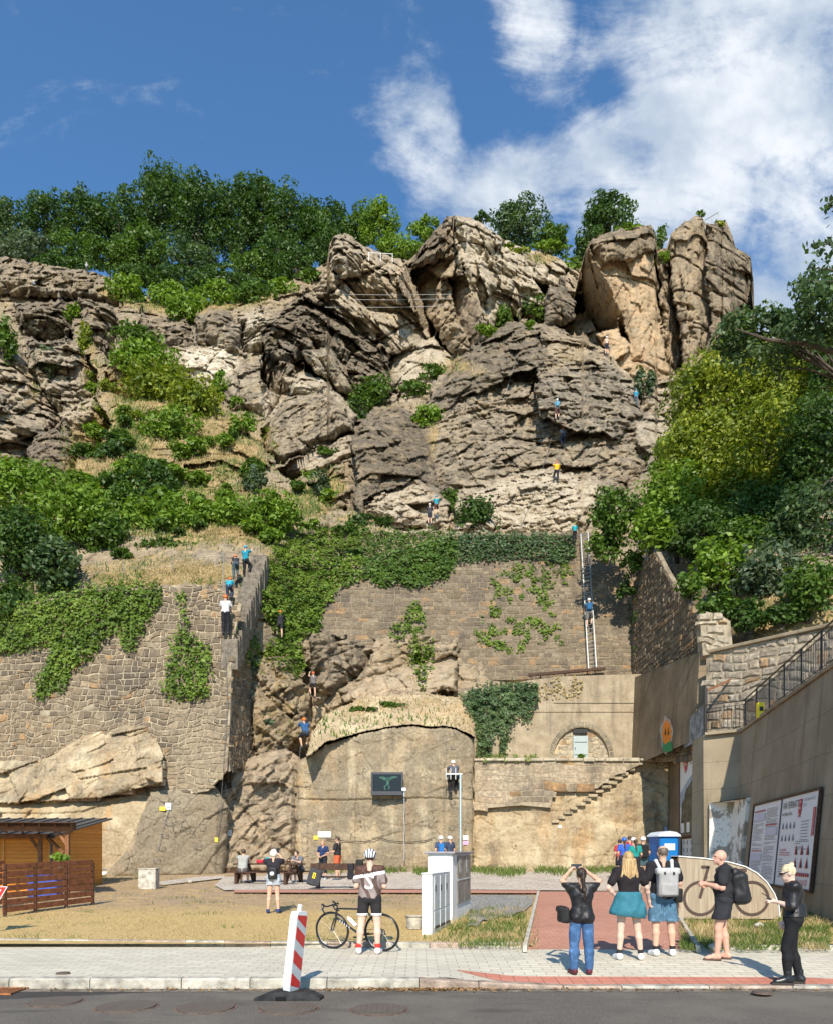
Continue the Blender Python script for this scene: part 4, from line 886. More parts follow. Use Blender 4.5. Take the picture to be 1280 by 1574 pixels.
# the concrete retaining wall with its walkway
ZT = 6.28
def wallX(Y, top=False, off=0.0): return 11.66-.209*(28.2-Y)+(.58 if top else 0)+off
mb = MB()
b0, b1, b2 = (11.05, 28.75, -.1), (11.66, 28.2, -.1), (wallX(14.2), 14.2, -.1)
t0, t1, t2 = (11.15, 29.1, ZT), (12.24, 28.2, ZT), (wallX(14.2, True), 14.2, ZT)
bk = [(11.15, 30.4, -.1), (11.2, 30.4, ZT)]
mb.add([b0, b1, b2, t0, t1, t2, bk[0], bk[1], (15.5, 14.2, -.1), (15.5, 14.2, ZT), (15.5, 30.4, ZT)], [(0, 1, 4, 3), (1, 2, 5, 4), (6, 0, 3, 7), (2, 8, 9, 5), (3, 4, 5, 9, 10, 7)])
cw = thing('concrete_wall', (11.5, 27, 0), 'tall board marked concrete retaining wall with a railing on top, right side', 'retaining wall')
def adopt(o, t): o.parent = t; o.matrix_parent_inverse = Matrix.Translation(-Vector(t.location)); return o
adopt(mb.build('wall_face', CONC), cw)
def peel_mat():
    m, g, b, o = newmat('peeling_white_plaster'); p = pos(g); n = g.noise(p, 1.5, 6, .65); f = g.noise(p, 9., 5, .7)
    c = g.mix(g.smooth(n, .50, .54), (.78, .74, .65), (.34, .30, .235)); c = g.mix(g.math('MULTIPLY', g.smooth(f, .55, .68), .7), c, (.24, .21, .17))
    g.l.new(c, b.inputs['Base Color']); b.inputs['Roughness'].default_value = .9; bump(g, b, g.math('ADD', n, f), .6, .04); return m
mb = MB(); z1 = 3.62; k = z1/ZT*.58; e = .12
def wp(Y, z, off): return (wallX(Y)+.58*z/ZT-off, Y, z)
c0 = (11.66-e, 28.2-e, .1); c1 = (11.66+k-e, 28.2-e, z1); l0 = (11.12, 28.62-e, .1); l1 = (11.2, 28.72-e, z1); r0 = wp(25.9, .1, e); r1 = wp(25.7, z1, e); ri0 = wp(25.9, .1, -.1); ri1 = wp(25.7, z1, -.1)
mb.add([l0, c0, r0, l1, c1, r1, ri0, ri1, (11.3, 29, z1), (11.3, 29, .1)], [(0, 1, 4, 3), (1, 2, 5, 4), (2, 6, 7, 5), (3, 4, 5, 7, 8), (9, 0, 3, 8)]); adopt(mb.build('plaster_base', peel_mat()), cw)
mb = MB(); zc = ZT+.03; mb.bar((11.2, 29.0, zc), (12.3, 28.13, zc), .3, .12, bev=.02); mb.bar((12.32, 28.2, zc), (wallX(14.2, True, .08), 14.2, zc), .32, .12, bev=.02); adopt(mb.build('wall_coping', CONC), cw)

# railing on the concrete wall
IRON = plain('dark_painted_iron', (.045, .042, .04), .55, .3, .2, 20)
GIRON = plain('grey_painted_iron', (.20, .20, .19), .5, .4, .2, 20)
rl = thing('railing', (12.2, 28, ZT+.1), 'dark iron balustrade railing along the top of the concrete wall', 'railing'); zb = ZT+.09
path = [Vector((11.2, 29.05, zb)), Vector((12.3, 28.15, zb)), Vector((wallX(14.3, True, .05), 14.3, zb))]
def alongp(s_):
    L0 = (path[1]-path[0]).length
    return path[0].lerp(path[1], s_/L0) if s_ < L0 else path[1].lerp(path[2], (s_-L0)/(path[2]-path[1]).length)
Ltot = (path[1]-path[0]).length+(path[2]-path[1]).length
for nm, zz, r in (('top_rail', 1.08, .026), ('upper_rail', .93, .014), ('bottom_rail', .12, .014)):
    m_ = MB(); m_.tube([p+Vector((0, 0, zz)) for p in path], r, 6); adopt(m_.build(nm, IRON), rl)
s_ = 0.0; q = 0
while s_ < Ltot:
    p = alongp(s_); m_ = MB(); m_.box((p.x, p.y, p.z+.54), (.045, .045, 1.08)); adopt(m_.build('post', IRON), rl); s_ += 1.75
bl = None
for k in range(96):
    p = alongp(.12+k*.145); m_ = MB(); m_.tube([(0, 0, .12), (0, 0, .93)], .013, 4)
    if bl is None: bl = m_.build('baluster', IRON); ob = bl
    else: ob = bl.copy(); COL.objects.link(ob)
    ob.parent = rl; ob.matrix_parent_inverse = Matrix.Identity(4); ob.location = p-Vector(rl.location)
# post with a slanting bar
t = thing('steel_post', (P(1084, 1135, 29.3)[0], 29.3, ZT), 'dark steel post with a slanting rusty bar at the corner of the railing', 'post')
m_ = MB(); m_.box((0, 0, .95), (.11, .11, 1.9)); m_.build('upright', IRON, t); m_ = MB(); m_.bar((-.05, 0, 1.75), (1.15, .35, 2.3), .09, .10); m_.build('slanting_bar', plain('rusty_steel', (.20, .10, .055), .8, var=.3), t)
# mesh banner panel left of the post
m_ = MB(); a = Vector(P(1052, 1150, 33.0)); b_ = Vector(P(1082, 1133, 30.0)); a2 = Vector(P(1054, 1108, 33.0)); b2 = Vector(P(1083, 1082, 30.0))
m_.add([a, b_, b2, a2], [(0, 1, 2, 3)]); m_.add([v_+Vector((.03, 0, 0)) for v_ in (a, b_, b2, a2)], [(3, 2, 1, 0)])
t = thing('banner_fence', a, 'grey fence panel with a faded banner, left of the dark steel post', 'fence'); adopt(m_.build('banner', plain('faded_banner', (.26, .27, .27), .7, var=.5, scale=3)), t)
m_ = MB(); m_.tube([a, a2, b2], .03, 6); m_.tube([b_, b2+Vector((0, 0, .3))], .03, 6); adopt(m_.build('frame', GIRON), t)
# spray painting on the concrete skirt: jagged orange blot over green
t = thing('spray_painting', (11.85, 38.5, 6.8), 'jagged orange and green spray painting on the dark concrete skirt', 'graffiti')
def skirt_pt(px, py, off):
    Xp = 11.80-off; 
    Y = Xp*F/(px-CX); return (Xp, Y, EYE+(HY-py)/F*Y)
def blotch(pts, off, name, mat):
    m_ = MB(); A_ = [skirt_pt(px, py, off) for px, py in pts]; B_ = [skirt_pt(px, py, off-.03) for px, py in pts]; n = len(pts)
    m_.add(A_+B_, [tuple(range(n)), tuple(range(2*n-1, n-1, -1))]+[(i, (i+1) % n, n+(i+1) % n, n+i) for i in range(n)]); adopt(m_.build(name, mat), t)
rg = random.Random(5); sp0 = []
for k in range(26):
    a = 2*math.pi*k/26; r = 1.0+(.26 if k % 2 else -.14)+rg.uniform(-.06, .06); sp0.append((1024+6.6*r*math.cos(a), 1128-19*r*math.sin(a)))
blotch([(1024+9.5*math.cos(a)*(1+.12*math.sin(5*a)), 1130-28*math.sin(a)*(1+.1*math.cos(7*a))) for a in np.linspace(0, 6.1, 30)], .04, 'pale_ground', plain('pale_paint', (.40, .37, .31), .9))
blotch(sp0, .06, 'orange_blot', plain('orange_paint', (.75, .23, .02), .8))
blotch([(1018, 1141), (1022, 1146), (1025, 1141), (1031, 1140), (1033, 1154), (1026, 1156), (1018, 1155)], .08, 'green_blot', plain('green_paint', (.03, .22, .08), .8))
for x_ in (1021, 1025.5): blotch([(x_, 1128), (x_+1.2, 1119), (x_+2, 1127), (x_+1, 1131)], .08, 'dark_mark', plain('black_paint', (.03, .02, .02), .8))
# ---------------------------------------------------------------- vegetation
bpy.context.view_layer.update()
_dg = bpy.context.evaluated_depsgraph_get()
EYEV = Vector((0, 0, EYE))
def cast(px, py):
    d = Vector(((px-CX)/F, 1., (HY-py)/F)).normalized(); best = None
    for o_, Mi in CASTERS:
        ok, loc, nor, _i = o_.ray_cast(Mi @ EYEV, Mi.to_3x3() @ d, depsgraph=_dg)
        if ok:
            loc = Mi.inverted() @ loc
            if best is None or loc.y < best[0].y: best = (loc, nor if nor.dot(d) < 0 else -nor)
    return best if best else (None, None)
CASTERS = [(o_, o_.matrix_world.inverted()) for o_ in COL.objects if o_.type == 'MESH' and o_.name.split('.')[0] in ('cliff', 'retaining_wall', 'masonry_wall', 'block_wall', 'side_wall', 'concrete_skirt', 'plaster_face', 'lower_masonry')]
def leafmesh(name, C, N, size, tint, mat, parent=None, aspect=1.6, rng=RNG, fold=False):
    """one four-cornered leaf at each point C facing N"""
    n = len(C); N = N/np.maximum(1e-6, np.linalg.norm(N, axis=1))[:, None]; R = rng.normal(0, 1, (n, 3)); U = np.cross(N, R); U /= np.maximum(1e-6, np.linalg.norm(U, axis=1))[:, None]; W_ = np.cross(N, U)
    s = (size*rng.uniform(.6, 1.35, n))[:, None]; a = U*s*aspect*.5; b = W_*s*.5
    V = np.stack([C-a, C-b*.9+a*.1, C+a, C+b*.9+a*.1], 1).reshape(-1, 3)
    T = np.zeros((n, 4), np.float32); T[:, 0] = np.clip(tint, 0, 1); T[:, 3] = 1
    return mesh_obj(name, V, np.arange(4*n).reshape(-1, 4), mat, parent, False, None, T)
def clumps(c, r, k, cr, rng, flat=1.0):
    """clump centres through an ellipsoid, denser towards its skin"""
    d = rng.normal(0, 1, (k, 3)); d /= np.linalg.norm(d, axis=1)[:, None]; q = d*(rng.uniform(.25, 1, k)**.55)[:, None]*(1-cr)
    return np.array(c)+q*np.array(r)
def cloud(cs, rr, n, rng, up=.5):
    k = len(cs); i = rng.integers(0, k, n); d = rng.normal(0, 1, (n, 3)); d /= np.linalg.norm(d, axis=1)[:, None]
    rad_ = rng.uniform(.45, 1.05, n)**.6; sz = rng.uniform(.65, 1.3, k)[i]
    C = cs[i]+d*(rad_*sz)[:, None]*rr; N = d+rng.normal(0, .55, (n, 3)); N[:, 2] += up
    t = .5+rng.normal(0, .14, k)[i]+rng.normal(0, .17, n)
    return C, N, t
def foliage(name, px, py, rx, ry, Y, mat, leaf, dens, rng, parent=None, dr=.8, lf=.26, up=.45):
    s = Y/F; c = np.array(P(px, py, Y)); r = np.array([rx*s, min(rx, ry)*s*dr, ry*s])
    k = max(8, int(46*(rx*ry/2500)**.6)); cs = clumps(c, r, k, lf*.8, rng); n = int(dens*rx*ry*3.14/((leaf/s)**2*.6))
    C, N, t = cloud(cs, r*lf, n, rng, up)
    return C, N, t, c, r, cs
def bush(px, py, rx, ry, Y, kind, leaf, label, name='bush', cat='bush', group=None, dens=2.0, seed=0, dr=.8, lf=.30):
    rng = np.random.default_rng(1000+seed); C, N, t, c, r, cs = foliage(name, px, py, rx, ry, Y, kind, leaf, dens, rng, dr=dr, lf=lf)
    base = np.array([c[0], c[1]+r[1]*.3, c[2]-r[2]])
    th = thing(name, base, label, cat, group); fo = leafmesh('foliage', C-base, N, leaf, t, LEAF[kind], th, rng=rng)
    m_ = MB(); rg = random.Random(seed)
    for k in range(5):
        e = Vector(cs[rg.randrange(len(cs))]-base); m_.tube([(rg.uniform(-.1, .1), 0, -.1), e*.5+Vector((0, 0, .1)), e], [.05*r[2]**.5, .035*r[2]**.5, .012], 5)
    m_.build('stems', BARK, th); return th
def tree(px, py, rx, ry, Y, kind, leaf, label, pybase, seed, name='tree', group=None, dens=1.8, lean=0, lf=.24, cat='tree', dr=.8):
    rng = np.random.default_rng(5000+seed); rg = random.Random(seed); C, N, t, c, r, cs = foliage(name, px, py, rx, ry, Y, kind, leaf, dens, rng, dr=dr, lf=lf)
    b = P(px+lean, pybase, Y+.3); th = thing(name, b, label, cat, group); b = np.array(b)
    leafmesh('crown', C-b, N, leaf, t, LEAF[kind], th, rng=rng)
    m_ = MB(); top = Vector(c-b)+Vector((0, 0, r[2]*.45)); h = top.length; r0 = .02*h+.06
    mid = top*.5+Vector((rg.uniform(-.04, .04)*h, 0, 0)); m_.tube([(0, 0, -.6), mid*.5, mid, top*.8, top], [r0, r0*.85, r0*.65, r0*.35, r0*.1], 7)
    for k in range(12):
        e = Vector(cs[rg.randrange(len(cs))]-b); st = mid*rg.uniform(.5, 1.6); m_.tube([st, st.lerp(e, .5)+Vector((0, 0, .04*h)), e], [r0*.34, r0*.2, r0*.05], 5)
    m_.build('trunk', BARK, th); return th

HT = [
 (508,372,34,46,430,'dark',101,'dark bushy tree squeezed against the left rocky peak'),
 (548,352,26,40,405,'mid',107,'green tree showing behind the left rocky peak'),
 (270,430,50,22,470,'dark',97,'low dark thicket tree at the foot of the tallest hilltop tree'),
 (345,432,50,24,472,'dark',97,'low dark thicket tree under the middle of the hilltop row'),
 (200,425,40,20,455,'dark',97,'low dark tree filling the base of the row above the bright bush'),
 (90,410,50,20,440,'dark',98,'low dark tree at the base of the row on the far left'),
 (455,412,40,26,450,'dark',98,'low dark tree filling the base of the row near the left crag'), # hilltop trees px py rx ry base kind Y label
 (2,352,44,56,440,'blue',104,'dark tree at the far left end of the hilltop row'),
 (72,338,40,42,430,'dark',106,'second hilltop tree from the left, with a rounded top'),
 (128,338,44,44,432,'dark',104,'broad hilltop tree above the two climbers at the left'),
 (40,388,50,30,425,'grey',101,'low grey green bushy tree at the left cliff edge'),
 (110,388,48,34,428,'mid',102,'low dense tree in front of the hilltop row, above the dark left ledge'),
 (183,338,46,54,450,'dark',106,'dark hilltop tree left of the tallest tree'),
 (170,392,50,34,440,'mid',100,'low spreading tree behind the bright bush on the left skyline'),
 (248,318,48,68,465,'dark',106,'tallest hilltop tree, its crown highest against the blue sky'),
 (228,392,46,44,462,'mid',101,'bushy lower tree under the tallest hilltop tree'),
 (308,330,48,68,470,'dark',105,'tall hilltop tree just right of the tallest one'),
 (292,402,46,38,465,'blue',100,'dark round tree in the hilltop gap where sky shows through'),
 (366,340,44,72,468,'dark',106,'tall hilltop tree in the middle of the row'),
 (400,330,38,60,455,'dark',107,'narrow tall hilltop tree with a ragged top'),
 (380,412,40,34,455,'mid',100,'low tree in front of the middle of the hilltop row'),
 (450,345,46,62,440,'dark',105,'broad hilltop tree third from the rocky peak'),
 (430,398,44,40,440,'dark',101,'low dark tree above the sloping bushy ridge'),
 (492,352,34,56,425,'dark',104,'dark hilltop tree beside the rocky left peak'),
 (520,340,16,34,400,'dark',108,'thin dark sparse tree just behind the left rocky peak'),
 (584,346,34,42,410,'bright',104,'light green tree in the gap between the two peaks'),
 (612,385,40,26,420,'bright',99,'low bright tree at the notch above the rope bridge'),
 (652,352,24,24,400,'bright',104,'small pale green tree left of the middle peak'),
 (740,330,16,12,352,'dark',100,'tiny dark tree on top of the middle peak'),
 (798,342,44,38,398,'blue',103,'round tree on the ridge right of the middle peak'),
 (848,368,34,28,405,'mid',102,'smaller tree on the ridge between the round tree and the towers'),
 (940,334,46,36,400,'dark',100,'dark wide tree behind the flat topped orange tower'),
 (905,372,26,34,420,'dark',97,'dark tree in the cleft left of the orange tower'),
 (1012,372,16,30,420,'mid',94,'slim tree in the slot between the two towers'),
]
for k, (px, py, rx, ry, pb, kind, Y, lab) in enumerate(HT):
    tree(px, py, rx*1.12, ry*1.08, Y, kind, .27, lab, pb, k, group='trees along the top of the cliff', dens=3.6 if rx > 20 else 1.8, lf=.28)
BU = [ # hillside bushes px py rx ry kind label
 (195,444,30,24,'bright','bright bush on the left skyline ledge'),
 (258,456,38,22,'bright','wide fresh green bush under the tallest hilltop tree'),
 (288,476,34,26,'bright','round fresh bush spilling down the gully head'),
 (335,455,42,20,'bright','low bright bush right of the gully head'),
 (388,452,34,16,'mid','small bush on the sloping ridge, left of the left crag'),
 (432,440,30,14,'bright','bright low bush climbing the ridge to the left crag'),
 (472,424,26,12,'mid','narrow bush high on the ridge beside the left crag'),
 (208,518,38,22,'mid','dome shaped bush at the top of the green gully'),
 (222,552,56,32,'bright','wide leafy bush in the middle of the green gully'),
 (250,592,56,34,'yellow','yellow green bush in the gully below the leafy one'),
 (302,618,42,34,'yellow','large yellow green bush beside the pale rocks'),
 (262,655,50,30,'bright','dark ended bush at the lower end of the gully'),
 (338,594,14,24,'bright','small upright bush left of the pale slab'),
 (374,650,20,22,'bright','bright bush on the brown slab'),
 (404,668,14,12,'yellow','tiny yellow bush right of the brown slab'),
 (76,560,20,22,'grey','grey green round bush on the left outcrop'),
 (4,525,22,34,'mid','bush cut by the left edge of the picture'),
 (116,480,16,13,'bright','small bush between the two upper left boulders'),
 (130,520,11,24,'yellow','narrow yellowish bush in the cleft of the left outcrop'),
 (166,690,20,25,'dark','dark bush alone on the dry slope'),
 (236,740,44,28,'dark','dark green bush above the hedge like thicket'),
 (190,768,36,26,'mid','bush left of the dark one at the thicket edge'),
 (392,742,18,28,'grey','pale green bush at the foot of the striped slab'),
 (492,742,15,26,'grey','grey green shrub on the dry gully right of the striped slab'),
 (500,695,24,8,'mid','thin strip of green on the lower slab'),
 (572,606,32,30,'mid','dense bush wedged left of the great dome'),
 (552,630,16,22,'dark','dark bush just below the dense wedged bush'),
 (655,640,24,18,'bright','bright bush on the crest of the small dark dome'),
 (768,486,20,14,'mid','bush at the top edge of the great dome'),
 (742,508,18,10,'bright','grassy bush trailing down the crest of the great dome'),
 (826,472,26,18,'mid','bush left of the dark leaning boulder'),
 (815,500,14,8,'bright','small tuft like bush under the leaning boulder'),
 (668,572,30,13,'mid','long green strip on the crest leading to the great dome'),
 (636,598,24,14,'mid','lower green strip on the crest of the great dome'),
 (732,788,34,26,'dark','dark bush at the foot of the great dome'),
 (690,768,12,18,'mid','slim bush beside the pair of climbers at the dome foot'),
 (574,800,34,10,'dark','low dark bush under the small dark dome'),
 (990,590,17,24,'grey','pale shrub under the orange tower'),
 (845,376,34,9,'bright','flowering green fringe on the ridge right of the middle peak'),
 (790,382,30,8,'yellow','yellowish fringe along the middle ridge'),
 (880,405,16,12,'bright','bright tuft at the end of the middle ridge'),
 (962,348,28,6,'bright','grass fringe on top of the orange tower'),
 (1018,398,12,14,'bright','bush hanging in the slot between the towers'),
 (1077,328,7,6,'mid','tiny bush on the very top of the right tower'),
 (1105,343,10,5,'yellow','yellow tuft on the right shoulder of the right tower'),
 (410,1110,14,8,'grey','small grey tuft in the recess beside the buttress'),
 (560,1090,26,6,'mid','low green patch on the dry grass bank above the screen'),
 (600,1083,28,5,'mid','thin green patch on the dry bank, left of the marked rungs'),
 (892,1165,9,7,'bright','bright weed growing at the foot of the metal door'),
 (92,1320,14,9,'bright','bright plant behind the slatted wooden screen'),
]
for k, (px, py, rx, ry, kind, lab) in enumerate(BU):
    Yc = min(cliffY(px, py), cliffY(px, py+ry*.6)); Yc = {892: 40.6, 92: 22.5}.get(px, Yc); Yc -= min(rx, ry)*Yc/F*.25
    kk = 1.0 if ry < 9 or py < 420 else 1.22; bush(px, py, rx*kk, ry*kk, Yc, kind, max(.10, .0038*Yc) if Yc > 45 else .12, lab, group='bushes scattered over the rocks', dens=3.2, seed=k, lf=.34)
TH = [ # thicket on the lower left and the trees on the right
 (36,752,72,48,'bright',47,.20,'bright leafed tree top at the left edge of the thicket'),
 (112,788,60,46,'bright',46,.20,'leafy bush in the left thicket, right of the leftmost tree top'),
 (25,832,62,56,'dark',43,.18,'dark tree at the left edge, above the hanging ivy'),
 (84,868,46,44,'blue',42.5,.20,'blue green bush in front of the dark left tree'),
 (12,935,44,52,'dark',40,.17,'lowest dark bush drooping over the wall at the left edge'),
 (158,822,46,36,'mid',46,.19,'bush behind the wire fence, left end'),
 (215,800,56,36,'bright',48,.20,'bright bush behind the wire fence, second from its left end'),
 (285,802,60,44,'bright',48,.20,'bush in the middle of the hedge like thicket'),
 (352,800,52,36,'bright',48,.20,'bright leafed bush right of the middle of the thicket'),
 (418,790,50,34,'bright',48,.20,'bush at the right end of the thicket'),
 (250,842,60,16,'mid',45.5,.18,'low fringe of leaves just behind the wire fence'),
 (530,812,26,12,'mid',48,.17,'small bush on the crown of the ivy arch'),
 (480,806,18,9,'bright',48.5,.17,'tuft where the thicket meets the ivy arch'),
]
for k, (px, py, rx, ry, kind, Y, lf_, lab) in enumerate(TH):
    bush(px, py, rx*1.15, ry*1.15, Y, kind, lf_, lab, group='thicket on the lower left slope', dens=3.8, seed=100+k, lf=.3)
RT = [
 (1108,612,84,76,'yellow',47,.19,860,'tall yellow green tree top right of the rock towers, lit by the sun'),
 (1215,590,80,84,'yellow',45,.19,860,'yellow green tree top at the right edge under the oak branch'),
 (1175,700,92,84,'yellow',43,.19,880,'spreading yellow green tree in the middle of the right thicket'),
 (1070,705,72,66,'yellow',44.5,.18,860,'yellow green tree leaning over the dome, left of the spreading one'),
 (1040,765,60,54,'bright',43,.18,850,'bushy tree where the dome meets the right thicket'),
 (1075,815,70,46,'dark',41,.18,880,'shaded tree over the top of the dark side wall'),
 (1165,800,80,62,'dark',41,.18,900,'deep green tree behind the pale leafed shrub'),
 (1252,690,60,80,'dark',40,.17,900,'dark tree at the right edge, middle height'),
 (1248,800,66,66,'blue',37,.19,940,'blue green tree at the right edge above the block wall'),
 (1180,520,92,46,'blue',36,.20,700,'oak crown reaching left over the yellow trees'),
 (1262,470,52,60,'blue',33,.18,700,'oak crown at the right edge beneath the loose sprig'),
]
for k, (px, py, rx, ry, kind, Y, lf_, pb, lab) in enumerate(RT):
    tree(px, py, rx*1.15, ry*1.15, Y, kind, lf_*.85, lab, pb if kind != 'blue' or px < 1200 and py > 600 else 640, 200+k, group='trees on the right slope', dens=4.0 if kind != 'blue' else 3.0, lf=.27, dr=.9, lean=0 if kind != 'blue' else 190)
RB = [
 (1140,830,50,34,'mid',39,.17,'bush in the middle of the right slope between the pale shrub and the yellow trees'),
 (1200,845,60,36,'dark',38,.17,'dark bush under the blue green tree on the right slope'),
 (1062,900,26,22,'mid',34,.17,'bush leaning over the crest of the side wall'),
 (1150,750,80,50,'yellow',43,.18,'wide yellowish bush filling the slope under the yellow trees'),
 (1040,690,34,34,'bright',46,.17,'light bush where the trees meet the dome'),
 (1215,740,60,40,'yellow',42,.18,'yellow green bush below the dark right edge tree'),
 (1100,930,34,20,'mid',33,.16,'leafy bush above the crumbling wall end'),
 (1270,560,30,60,'dark',42,.18,'dark bushy tree filling the right edge under the oak'),
 (946,782,42,40,'mid',42,.17,'bush beside the top of the steel ladder'),
 (935,832,34,28,'mid',42,.17,'leafy bush hanging right of the ladder rails'),
 (1000,815,36,38,'bright',41,.18,'bright bush above the peak of the side wall'),
 (972,862,20,18,'mid',42.5,.17,'small bush draping the corner of the masonry wall'),
 (962,908,14,14,'dark',43,.16,'dark ivy tuft on the corner of the masonry wall'),
 (1105,868,58,40,'bright',36,.21,'pale leafed shrub behind the side wall'),
 (1180,880,60,48,'grey',35,.20,'grey green shrub above the block wall'),
 (1250,900,54,44,'mid',33,.17,'bush at the right edge just above the coping'),
 (1140,945,40,26,'dark',33.5,.16,'dark bush tumbling down to the block wall'),
 (1205,945,50,16,'dark',33,.15,'low undergrowth along the coping'),
]
for k, (px, py, rx, ry, kind, Y, lf_, lab) in enumerate(RB):
    bush(px, py, rx*1.15, ry*1.15, Y, kind, lf_, lab, group='shrubs on the right slope', dens=3.6, seed=300+k, lf=.3)
# the loose sprig of the near oak
t = thing('oak_branch', P(1340, 420, 24), 'dark loose oak sprig entering at the right edge against the clouds', 'tree branch'); b = np.array(t.location); rng = np.random.default_rng(77); m_ = MB(); LC = []
for (x0, y0, x1, y1) in ((1340, 380, 1268, 372), (1300, 376, 1244, 380), (1340, 330, 1272, 318), (1300, 330, 1272, 300), (1300, 420, 1240, 412), (1340, 440, 1230, 430)):
    p0 = Vector(P(x0, y0, 24))-Vector(b); p1 = Vector(P(x1, y1, 23.6))-Vector(b); m_.tube([p0, p0.lerp(p1, .5)+Vector((0, 0, .06)), p1], [.03, .02, .006], 5)
    for q in range(34):
        s_ = rng.uniform(.25, 1.05); LC.append(np.array(p0.lerp(p1, s_))+rng.normal(0, .14, 3))
m_.build('twigs', BARK, t); LC = np.array(LC); leafmesh('leaves', LC, rng.normal(0, 1, LC.shape)+np.array([0, -.4, .5]), .15, .4+rng.normal(0, .15, len(LC)), LEAF['blue'], t, rng=rng)
m_ = MB(); t = thing('oak_bough', P(1345, 560, 34), 'long dark bare bough running left through the oak crown', 'tree branch'); pr = [Vector(P(x, y, 34.2))-Vector(t.location) for x, y in ((1345, 570), (1280, 540), (1230, 527), (1180, 522), (1130, 505))]
m_.tube(pr, [.16, .13, .10, .07, .02], 6); m_.build('bough', BARK, t)

# ivy on the walls and rocks
IV = [
 ([(-10,905),(120,902),(250,896),(248,925),(228,955),(205,1002),(192,1000),(186,962),(160,985),(140,1012),(112,1030),(100,1062),(84,1060),(66,1076),(56,1068),(70,1030),(84,992),(40,1000),(-10,1008)],.14,2.8,'ivy','broad curtain of ivy hanging over the left retaining wall'),
 ([(276,915),(286,908),(290,975),(322,992),(328,1020),(318,1050),(324,1072),(285,1078),(252,1066),(262,1020),(268,985),(282,960)],.14,1.7,'ivy','isolated ivy patch in the middle of the left retaining wall'),
 ([(362,928),(380,898),(408,865),(440,838),(482,815),(520,800),(545,808),(560,850),(555,890),(520,905),(498,935),(486,975),(440,985),(415,965),(400,930),(385,925),(368,940)],.17,4.6,'ivy','dense glossy ivy arch between the stairway and the masonry wall'),
 ([(540,812),(610,822),(690,812),(705,850),(690,885),(640,905),(610,895),(590,905),(560,885),(548,850)],.15,3.4,'mid','darker ivy along the wall top in the middle'),
 ([(690,824),(760,820),(880,826),(884,850),(868,868),(800,858),(700,866)],.15,2.2,'blue','even blue green ivy strip on the right part of the wall top'),
 ([(755,890),(800,865),(845,880),(852,940),(866,985),(850,1000),(790,1005),(725,985),(740,945),(760,925)],.14,.55,'ivy','thin scattered ivy on the masonry wall, left of the ladder'),
 ([(880,820),(884,860),(872,900),(850,880),(835,860)],.14,.5,'ivy','sparse ivy just left of the ladder top'),
 ([(598,985),(604,968),(622,950),(632,925),(645,930),(654,958),(640,985),(615,990)],.15,1.3,'ivy','small yellowish ivy patch in the centre of the masonry wall'),
 ([(626,992),(664,984),(668,1005),(655,1040),(650,1066),(640,1040),(632,1020)],.15,2.0,'ivy','ivy tongue hanging below the centre of the masonry wall'),
 ([(404,990),(430,980),(460,990),(470,1025),(458,1050),(440,1030),(425,1030),(408,1018)],.16,2.4,'ivy','ivy clump below the climber beside the arch'),
 ([(362,975),(378,960),(398,985),(402,1040),(388,1030),(372,1005)],.14,1.5,'ivy','narrow ivy strip in the recess beside the buttress'),
 ([(704,1072),(740,1056),(790,1050),(826,1052),(824,1080),(806,1112),(795,1090),(782,1120),(772,1166),(765,1130),(758,1108),(750,1166),(734,1162),(730,1110),(712,1090)],.14,2.6,'blue','dense ivy cushion hanging over the plastered wall'),
 ([(826,1055),(860,1040),(905,1036),(900,1060),(870,1080),(850,1070),(830,1090)],.13,.35,'dry','dry brown creeper under the dark ledge beam'),
 ([(958,875),(978,880),(982,960),(974,1010),(966,930)],.13,.6,'dark','thin dark ivy in the corner right of the ladder'),
 ([(470,730),(492,712),(486,770),(474,765)],.2,.9,'mid','ivy strip on the rocks above the arch'),
 ([(735,1160),(820,1160),(826,1172),(735,1172)],.10,.9,'weed','grassy fringe on the ledge under the ivy cushion'),
]
for k, (poly, leaf, dens, kind, lab) in enumerate(IV):
    rng = np.random.default_rng(900+k); pa = np.array(poly, float); x0, y0 = pa.min(0); x1, y1 = pa.max(0); A_ = 0.5*abs(np.dot(pa[:, 0], np.roll(pa[:, 1], 1))-np.dot(pa[:, 1], np.roll(pa[:, 0], 1)))
    Y0 = None; pts = []; nrm = []; need = None; tries = 0; loc0, _ = cast(*pa.mean(0)); lp_ = leaf*F/(loc0.y if loc0 else 44); n = int(A_/(lp_*lp_*.5)*dens*1.25); bb = 0
    while len(pts) < n and tries < 6*n:
        tries += 1; x = rng.uniform(x0, x1); y = rng.uniform(y0, y1)
        if not inpoly(np.array([x+rng.normal(0, 3)]), np.array([y+rng.normal(0, 3)]), poly)[0]: continue
        if dens < 1 and vnoise(np.array([x/9.]), np.array([y/9.]), 5)[0] < .5: continue
        if 1 <= dens < 2.1 and vnoise(np.array([x/6.]), np.array([y/8.]), 8)[0] < .2: continue
        loc, nor = cast(x, y)
        if loc is None or loc.y < 30 or (loc0 and abs(loc.y-loc0.y) > 7): continue
        th_ = (.05+.5*vnoise(np.array([x/7.]), np.array([y/7.]), 3)[0]*rng.uniform(.4, 1))*min(1., dens*.5+.1)
        pts.append(loc+nor*th_); nrm.append((nor.x+rng.normal(0, .4), nor.y+rng.normal(0, .4), nor.z+.45+rng.normal(0, .4)))
    pts = np.array(pts); base = pts.mean(0); t_ = .5+(vnoise(pts[:, 0]*1.2, pts[:, 2]*1.2, 4)-.5)*.5+rng.normal(0, .17, len(pts))
    o = leafmesh('ivy', pts-base, np.array(nrm), leaf, t_, LEAF[kind], None, aspect=1.2, rng=rng); o.location = base
    tag(o, lab, 'creeper' if kind == 'dry' else ('grass' if kind == 'weed' else 'ivy'), 'ivy growing on the walls')

